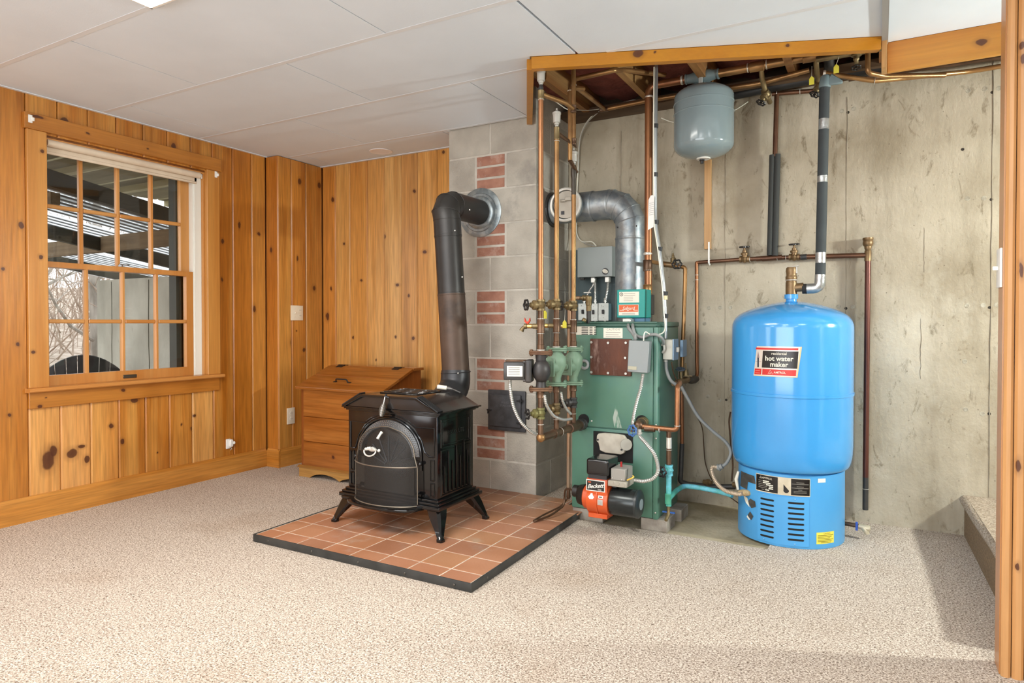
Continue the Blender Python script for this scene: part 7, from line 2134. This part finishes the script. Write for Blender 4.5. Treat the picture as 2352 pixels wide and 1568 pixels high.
# fittings on top: relief valve and tee, tape-wrapped elbow, foam-covered riser
tv = thing('tank_relief_valve', (TX_, TY_, 1.17), 'brass relief valve and tee screwed into the top of the blue tank', 'valve')
BRC = mat('brass_brown', (138, 112, 78), 0.42, 0.5, c2=(118, 94, 64), scale=16)
MB().lathe((TX_, TY_, 1.169), (0, 0, 1), [(0, 0.026), (0.058, 0.026), (0.060, 0.024), (0.068, 0.024), (0.072, 0.026), (0.084, 0.027), (0.090, 0.023), (0.100, 0.0235), (0.112, 0.026), (0.124, 0.0245), (0.132, 0.022)], 18).build('body', BRC, tv)
ring(tv, (TX_, TY_, 1.238), ZUP, 0.025, SOLD, 0.005)
MB().obox((TX_ + 0.006, TY_ - 0.004, 1.303), (0.056, 0.016, 0.003), (0, -0.12, 0)).box((TX_ + 0.022, TY_ - 0.012, 1.270), (TX_ + 0.028, TY_ + 0.002, 1.300)).build('lever', VENT, tv)
MB().cyl((TX_, TY_, 1.200), (TX_ + 0.055, TY_, 1.203), 0.021, seg=16).build('side_outlet', BRC, tv)
fp = thing('insulated_riser', (TX_ + 0.17, TY_, 1.2), 'dark foam-wrapped pipe with silver tape rising from the blue tank to the joists', 'pipe')
FOAM = mat('foam_dark', (62, 68, 70), 0.75, c2=(54, 60, 62), scale=8)
FOIL = mat('silver_tape', (190, 192, 190), 0.28, 0.7, c2=(170, 174, 174), scale=20, bump=0.25, bscale=60)
xe = (-0.2547, 3.4700, 1.1978)[0]
ze_ = (-0.3150, 3.4700, 1.1943)[2]
yt = 3.47
ztp = (-0.2385, 3.4700, 2.1504)
MB().tube([(TX_ + 0.05, TY_, ze_), (TX_ + 0.075, TY_, ze_)], 0.024, 16).build('foam', mat('foam_black', (36, 36, 36), 0.8), fp)
MB().tube([(TX_ + 0.07, TY_, ze_), (xe, TY_, ze_ + 0.002), (xe + 0.003, TY_, (-0.2528, 3.4700, 1.2609)[2])], 0.0245, 18, bend=0.03).build('tape_wrap', FOIL, fp)
zz = [(-0.2528, 3.4700, 1.2609)[2], (-0.2509, 3.4700, 1.3163)[2], (-0.2512, 3.4700, 1.3652)[2], (-0.2468, 3.4700, 1.7295)[2] - 0.03, (-0.2468, 3.4700, 1.7295)[2], (-0.2395, 3.4700, 1.9494)[2], (-0.2398, 3.4700, 1.9992)[2], ztp[2]]
fx_ = lambda z: xe + 0.003 + (ztp[0] - xe - 0.003) * (z - zz[0]) / (ztp[2] - zz[0])
for i, (a, b) in enumerate(zip(zz[:-1], zz[1:])):
    foil = i in (1, 3, 5)
    MB().cyl((fx_(a), yt, a), (fx_(b), yt, b), 0.0232 if not foil else 0.0236, seg=20).build('tape_wrap' if foil else 'foam', FOIL if foil else FOAM, fp)
# grey flared cover above it
c_ = (-0.2369, 3.4700, 2.1719)
MB().lathe((ztp[0], yt, ztp[2] - 0.004), (0.10, 0, 1), [(0, 0.026), (0.01, 0.027), (0.05, 0.025), (0.06, 0.016)], 18).build('cap', SCOOP, fp)
MB().prism([(ztp[0], yt - 0.02, ztp[2] + 0.002), (ztp[0] + 0.075, yt - 0.02, ztp[2] + 0.000), (ztp[0] + 0.080, yt - 0.02, ztp[2] + 0.010), (ztp[0] + 0.03, yt - 0.02, ztp[2] + 0.055)], (0, 0.02, 0)).build('cap_wing', SCOOP, fp, bevel=0.004)

# tank drain at the right of the skirt
td = thing('tank_drain', (-0.07, 3.62, 0.05), 'small brass drain tap with a blue handle behind the foot of the blue tank', 'tap')
g0 = (-0.1336, 3.5500, 0.0630)
pipe(td, [(g0[0] - 0.05, 3.56, g0[2] - 0.004), (-0.0800, 3.5400, 0.0597)], 0.010, COPD)
MB().lathe((-0.0835, 3.5400, 0.0592), (1, -0.15, -0.1), [(0, 0.012), (0.02, 0.013), (0.04, 0.016), (0.05, 0.012)], 12).tube([(-0.0659, 3.5400, 0.0559), (-0.0534, 3.5300, 0.0486), (-0.0463, 3.5300, 0.0279)], [0.014, 0.014, 0.010], 10).build('spout', mat('tap_pale', (196, 186, 160), 0.4, 0.3), td)
MB().box(((-0.0900, 3.5200, 0.0616)[0] - 0.006, 3.52, (-0.0899, 3.5200, 0.0417)[2]), ((-0.0900, 3.5200, 0.0616)[0] + 0.004, 3.528, (-0.0901, 3.5200, 0.0815)[2])).build('handle', mat('tap_blue', (40, 84, 180), 0.5), td, bevel=0.001)

# ---- water lines on the concrete wall
YP_ = 3.805
wn_ = thing('wall_water_line', (-0.4, YP_, 1.3), 'brown copper water line with two black valves running along the concrete wall over the tank', 'pipe')
COB = mat('copper_brown', (112, 78, 56), 0.42, 0.6, c2=(92, 62, 46), scale=8)
p0, p1 = (-0.9075, 3.8050, 1.3750), (-0.0609, 3.8050, 1.3735)
vz0, vz1 = (-0.6566, 3.8050, 1.3812), (-0.4032, 3.8050, 1.3805)
pipe(wn_, [p0, vz0], 0.0105, COB)
pipe(wn_, [vz0, vz1], 0.0115, COB)
pipe(wn_, [vz1, p1], 0.0130, COB)
for q in (vz0, vz1):
    gate(wn_, q, (1, 0, -0.03), (0, -0.15, 1), 0.0125, 0.023, 0.068, BRC)
coup(wn_, (-0.5142, 3.8050, 1.3814), (1, 0, 0.03), 0.0125, 0.10, COB, 'tee')
coup(wn_, (-0.5792, 3.8050, 1.3805), (1, 0, 0.03), 0.0115, 0.03, COB)
coup(wn_, (-0.3566, 3.8050, 1.3783), (1, 0, 0.03), 0.0130, 0.03, PIPB)
for q in ((-0.6288, 3.8050, 1.3788), (-0.4875, 3.8050, 1.3807), (-0.4440, 3.8050, 1.3786)):
    ring(wn_, q, (1, 0, 0.03), 0.0125)
# down leg at the left
pipe(wn_, [p0, ((-0.9194, 3.8050, 1.3695)[0], YP_, p0[2]), (-0.9192, 3.8050, 1.3091), (-0.9154, 3.8050, 0.7953), (-0.9115, 3.8000, 0.7231), ((-0.9242, 3.7500, 0.6962)[0], 3.74, (-0.9242, 3.7500, 0.6962)[2])], 0.0100, COP, 0.03)
ring(wn_, (-0.9192, 3.8050, 1.3031), ZUP, 0.0104); ring(wn_, (-0.9191, 3.8050, 1.2759), ZUP, 0.0104)
# right end with the vacuum breaker and the drop pipe
MB().lathe((p1[0] + 0.004, YP_, p1[2] - 0.03), (0, 0, 1), [(0, 0.016), (0.05, 0.016), (0.056, 0.013), (0.066, 0.017), (0.074, 0.017), (0.078, 0.021), (0.088, 0.024), (0.100, 0.024), (0.104, 0.022), (0.110, 0.025), (0.118, 0.025)], 16).build('vacuum_breaker', BRC, wn_)
xd2 = (-0.0586, 3.8050, 1.0365)[0]
pipe(wn_, [(p1[0] + 0.004, YP_, p1[2] - 0.02), (xd2 - 0.001, YP_, (-0.0575, 3.8050, 0.2414)[2])], 0.0135, mat('copper_maroon', (108, 66, 54), 0.4, 0.5, c2=(92, 54, 46), scale=6, stretch=(1, 1, 0.3)))
pipe(wn_, [(xd2 - 0.001, YP_, (-0.0575, 3.8050, 0.2414)[2]), (xd2 - 0.001, YP_, (-0.0564, 3.8050, 0.0749)[2])], 0.0135, PIPB)
ring(wn_, (xd2, YP_, (-0.0571, 3.8050, 0.1817)[2]), ZUP, 0.0140)
# foam-wrapped pair in the middle
ff = thing('foam_pipe_pair', (-0.5069, 3.7950, 1.3924), 'pair of black foam-wrapped pipes dropping down the concrete wall to the water line', 'pipe')
for s, q in ((0, ((-0.5253, 3.8000, 1.3962), (-0.5149, 3.8000, 1.9360))), (1, ((-0.4988, 3.8000, 1.3925), (-0.4885, 3.8000, 1.9374)))):
    MB().cyl(q[0], q[1], 0.0155, seg=16).build('foam', mat('foam_charcoal', (58, 60, 58), 0.8), ff)
pipe(ff, [(-0.5016, 3.8000, 1.9250), (-0.4946, 3.8000, 2.2558)], 0.0125, COB)
pipe(ff, [(-0.5181, 3.8000, 2.2643), (-0.2797, 3.8000, 2.2441)], 0.0115, COB)
for q in ((-0.4937, 3.8000, 2.2641), (-0.3792, 3.8000, 2.2536), (-0.3037, 3.8000, 2.2457)):
    ring(ff, q, (1, 0, 0), 0.0120)

# right side of the boiler: upper valve with drop pipe, lower check valve
uv = thing('fill_valve', (-0.9972, 3.6200, 1.3566), 'brass fill valve with a black handwheel beside the ceiling conduit', 'valve')
pipe(uv, [(-1.0938, 3.5000, 1.3643), (-1.0658, 3.6000, 1.3581), (-0.9605, 3.6200, 1.3394), (-0.9371, 3.6200, 1.3333), (-0.9368, 3.6200, 1.2711), (-0.9438, 3.6200, 1.0527), (-0.9478, 3.6000, 0.7366)], 0.0112, COPG, 0.035)
MB().lathe((-1.0025, 3.6200, 1.3464), (0, -0.1, 1), [(0, 0.019), (0.02, 0.019), (0.022, 0.015), (0.042, 0.015), (0.044, 0.009), (0.058, 0.007), (0.062, 0.004), (0.07, 0.004)], 14).build('body', BRS, uv)
coup(uv, (-1.0261, 3.6100, 1.3519), (1, 0.1, -0.15), 0.0135, 0.07, BRC)
wheel(uv, (-0.9703, 3.5750, 1.3494), (0.3, -0.9, 0), 0.023)
lv_ = thing('check_valve', (-0.9113, 3.5000, 0.7250), 'tarnished check valve assembly where the copper lines meet beside the boiler', 'valve')
MB().lathe((-0.9283, 3.3600, 0.7155), Vector((-0.9040, 3.5500, 0.7241)) - Vector((-0.9283, 3.3600, 0.7155)), [(0, 0.012), (0.03, 0.013), (0.05, 0.017), (0.09, 0.017), (0.12, 0.014), (0.16, 0.020), (0.19, 0.016), (0.21, 0.012)], 14).build('body', BRC, lv_)
MB().cyl((-0.9186, 3.4800, 0.7313), (-0.9213, 3.4800, 0.7713), 0.010, seg=12).cyl((-0.9040, 3.5200, 0.7441), (-0.9056, 3.5200, 0.7794), 0.016, 0.012, seg=12).cyl((-0.9056, 3.5200, 0.7794), (-0.9068, 3.5200, 0.8147), 0.004, seg=8).build('bonnet', BRS, lv_)
wheel(lv_, (-0.9186, 3.4600, 0.7852), (0.1, -0.3, 1), 0.021, mat('grey_wheel', (70, 84, 96), 0.45))
MB().box(((-0.9164, 3.5000, 0.7475)[0], 3.50, (-0.9164, 3.5000, 0.7460)[2]), ((-0.8664, 3.5000, 0.7545)[0], 3.506, (-0.9164, 3.5000, 0.7500)[2])).build('lever', BRS, lv_)
MB().lathe((-0.9116, 3.5800, 0.7164), (0.6, 0.8, 0.1), [(0, 0.014), (0.02, 0.022), (0.05, 0.022), (0.07, 0.013)], 14).build('swing_body', mat('valve_tarnish', (70, 62, 52), 0.6, 0.2), lv_)
pipe(lv_, [(-0.9531, 3.6200, 0.6555), (-0.9503, 3.6200, 0.3639)], 0.011, COP)
pipe(lv_, [(-0.9503, 3.6200, 0.3639), (-0.9572, 3.6200, 0.1819)], 0.013, PIPB)
pipe(lv_, [(-0.9572, 3.6200, 0.1877), (-0.9612, 3.6200, 0.1521), (-0.9284, 3.6400, 0.1371), (-0.7954, 3.6600, 0.1343), (-0.6733, 3.6600, 0.1493)], 0.014, PIPB, 0.03)
for q in ((-0.8318, 3.6200, 0.1645), (-0.6731, 3.6000, 0.1736)):
    MB().lathe(q, (0.9, -0.3, 0.1), [(0, 0.014), (0.02, 0.014), (0.022, 0.018), (0.034, 0.018), (0.036, 0.010), (0.05, 0.010)], 10).build('union', BRC, lv_)

# grey hoses between boiler and tank
gh = thing('grey_hose', (-0.7290, 3.4500, 0.2807), 'grey flexible hose drooping from the boiler side to the foot of the blue tank', 'hose')
flex(gh, [(-0.8832, 3.3400, 0.7058), (-0.8532, 3.3600, 0.6409), (-0.8092, 3.4000, 0.5473), (-0.7488, 3.4400, 0.4760), (-0.6863, 3.4700, 0.4171), (-0.6625, 3.4700, 0.3652), (-0.6818, 3.4500, 0.3128), (-0.7169, 3.4300, 0.2886)], 0.0085, GRYH, grey=True, name='hose')
flex(gh, [(-0.7195, 3.4300, 0.2937), (-0.7426, 3.4200, 0.2931), (-0.7392, 3.4000, 0.2678), (-0.7096, 3.3600, 0.2315), (-0.6606, 3.3200, 0.2068), (-0.5935, 3.2800, 0.2063), (-0.5675, 3.2700, 0.2144)], 0.0105, mat('armoured_tan', (190, 170, 146), 0.4, 0.3), name='hose')
connector(gh, (-0.7221, 3.4300, 0.2880), (0.6, 0, 0.3), 0.014, GRYH)
bk = thing('black_cable', (-0.8570, 3.7000, 0.4182), 'thin dark cable hanging behind the grey hose on the concrete wall', 'cable')
MB().tube([(-0.9213, 3.3000, 0.8305), (-0.9186, 3.3200, 0.7757), (-0.8965, 3.3800, 0.6963), (-0.8884, 3.6600, 0.5267), (-0.8688, 3.7500, 0.4457), (-0.8740, 3.8000, 0.3419), (-0.8722, 3.8200, 0.2297), (-0.8334, 3.7800, 0.1574), (-0.7327, 3.6000, 0.1325), (-0.6049, 3.4000, 0.1274)], 0.0028, 6, bend=0.05).build('cable', COPD, bk)
ca = thing('tank_sensor_cable', (-0.6846, 3.6000, 0.3349), 'brown sensor cable curving down behind the left side of the blue tank', 'cable')
MB().tube([(-0.6998, 3.6600, 0.5509), (-0.7089, 3.6600, 0.5047), (-0.6923, 3.6400, 0.3555), (-0.6773, 3.6200, 0.2758), (-0.6812, 3.6000, 0.1894)], 0.0045, 8, bend=0.05).build('cable', COPD, ca)

# ================================================================ small things on the walls and ceiling
ws = thing('wood_strip', (-0.8668, 3.8200, 1.4498), 'bare pale wooden strip fixed to the concrete wall under the expansion tank', 'strip')
q0, q1 = (-0.8803, 3.8150, 1.4500), (-0.8442, 3.8150, 2.1178)
MB().box((q0[0], 3.815, q0[2]), (q1[0], 3.839, q1[2])).build('strip', pine('raw_spruce', (206, 164, 112), (190, 144, 92), 'z', rand_knots=False, rough=0.6, grain=0.3), ws, bevel=0.001, smooth=0)
hg = thing('pipe_hanger', (-0.8474, 3.8000, 1.3778), 'white plastic strap hanging the wall water line from the wooden strip', 'strap')
h0, h1 = (-0.8500, 3.7900, 1.3673), (-0.8428, 3.8100, 1.4869)
MB().box((h0[0] - 0.002, 3.788, h0[2]), (h1[0], 3.792, h1[2])).build('strap', WHITE, hg, smooth=0)
MB().torus((h0[0] + 0.003, 3.805, h0[2] + 0.006), (1, 0, 0), 0.015, 0.004, 18, 6).build('loop', WHITE, hg)

IVORY = mat('ivory_plastic', (232, 220, 198), 0.35)
def wall_plate(name, y0, y1, z0, z1, x, lab, cat, duplex_at, slots_at=None):
    t = thing(name, (x, (y0 + y1) / 2, z0), lab, cat)
    MB().box((x + 0.0002, y0, z0), (x + 0.007, y1, z1)).build('cover', IVORY, t, bevel=0.002, seg=2)
    zc2 = (z0 + z1) / 2
    for yc in duplex_at:
        for s in (-1, 1):
            MB().cyl((x + 0.007, yc, zc2 + s * 0.020), (x + 0.0095, yc, zc2 + s * 0.020), 0.0135, seg=18).build('socket', IVORY, t, bevel=0.001)
            for k in (-1, 1):
                MB().box((x + 0.0096, yc + k * 0.005 - 0.001, zc2 + s * 0.020 - 0.003), (x + 0.0100, yc + k * 0.005 + 0.001, zc2 + s * 0.020 + 0.005)).build('slot', INKB, t, smooth=0)
    if slots_at:
        MB().box((x + 0.007, slots_at - 0.004, zc2 - 0.006), (x + 0.017, slots_at + 0.004, zc2 + 0.008)).build('toggle', IVORY, t, bevel=0.002)
        for s in (-1, 1):
            MB().ball((x + 0.007, slots_at, zc2 + s * 0.030), 0.003, 8, 5).build('screw', IVORY, t)
    return t
a, b = (-3.7290, 3.3745, 1.1561), (-3.7290, 3.4873, 1.0473)
wall_plate('switch_plate', a[1], b[1], b[2], a[2], -3.7288, 'ivory double cover plate with a switch and an outlet high on the pine wall', 'switch plate', [a[1] + 0.74 * (b[1] - a[1])], a[1] + 0.30 * (b[1] - a[1]))
a, b = (-3.7290, 3.3358, 0.4141), (-3.7290, 3.4038, 0.2971)
wall_plate('outlet_plate', a[1], b[1], b[2], a[2], -3.7288, 'ivory electrical outlet low on the pine wall beside the wood bin', 'outlet', [(a[1] + b[1]) / 2])
a, b = (-3.8520, 2.9201, 0.2435), (-3.8520, 2.9597, 0.1781)
pj = thing('phone_jack', (XL, a[1], b[2]), 'small white surface jack with a plug low on the pine wall', 'jack')
MB().box((XL + 0.0002, a[1], b[2]), (XL + 0.010, a[1] + 0.034, a[2])).build('base', WHITE, pj, bevel=0.002)
MB().box((XL + 0.0102, a[1] + 0.016, b[2] + 0.012), (XL + 0.030, a[1] + 0.040, a[2] - 0.004)).build('cover', WHITE, pj, bevel=0.004)
MB().ball((XL + 0.022, a[1] + 0.048, (a[2] + b[2]) / 2 + 0.004), 0.011, 12, 8).build('knob', WHITE, pj)
MB().tube([(XL + 0.02, a[1] + 0.026, b[2] + 0.012), (XL + 0.024, a[1] + 0.030, b[2] - 0.002), (XL + 0.018, a[1] + 0.022, b[2] - 0.010)], 0.0015, 6).build('wire', VENT, pj)
# plate on the jamb, seen almost edge-on
jp = thing('jamb_switch', (0.308, 2.41, 1.1), 'white switch plate with a toggle on the edge of the right-hand pine jamb', 'switch plate')
a, b = (0.2955, 2.3411, 1.2496), (0.2955, 2.2563, 1.1339)
y_lo, y_hi = min(a[1], b[1]) , max(a[1], b[1])
MB().box((0.3045, 2.378, b[2]), (0.3108, 2.446, a[2])).build('cover', WHITE, jp, bevel=0.002, seg=2)
MB().box((0.291, 2.408, (a[2] + b[2]) / 2 - 0.006), (0.3043, 2.416, (a[2] + b[2]) / 2 + 0.006)).build('toggle', WHITE, jp, bevel=0.001)

# recessed can light near the corner
cn = thing('recessed_light', (-3.022, 3.542, 2.20), 'white recessed downlight in the ceiling over the wood bin', 'ceiling light')
MB().lathe((-3.022, 3.542, ZC - 0.0005), (0, 0, -1), [(0, 0.074), (0.001, 0.080), (0.004, 0.078), (0.006, 0.062), (0.004, 0.056)], 36, caps=False).build('trim_ring', mat('bright_white', (250, 251, 255), 0.4), cn)
MB().lathe((-3.022, 3.542, ZC - 0.0045), (0, 0, 1), [(0, 0.056), (0.0035, 0.054)], 36).build('baffle', mat('baffle_white', (246, 248, 255), 0.5), cn)
# lit ceiling panel at the top edge of the picture
LITM = mat('lit_lens', (255, 252, 246), 0.5, emit=13.0)
lp = thing('light_panel', (-1.78, 1.2, 2.19), 'lit white light panel in the ceiling at the top of the picture', 'ceiling light')
MB().box((-2.372, 0.908, ZC - 0.014), (-1.188, 1.490, ZC - 0.004)).build('lens', LITM, lp, bevel=0.003)
MB().box((-2.380, 0.900, ZC - 0.018), (-2.3725, 1.499, ZC - 0.0015)).box((-1.1875, 0.900, ZC - 0.018), (-1.180, 1.499, ZC - 0.0015)).box((-2.380, 1.4905, ZC - 0.018), (-1.180, 1.499, ZC - 0.0015)).box((-2.380, 0.900, ZC - 0.018), (-1.180, 0.9075, ZC - 0.0015)).build('frame', WHITE, lp, smooth=0)
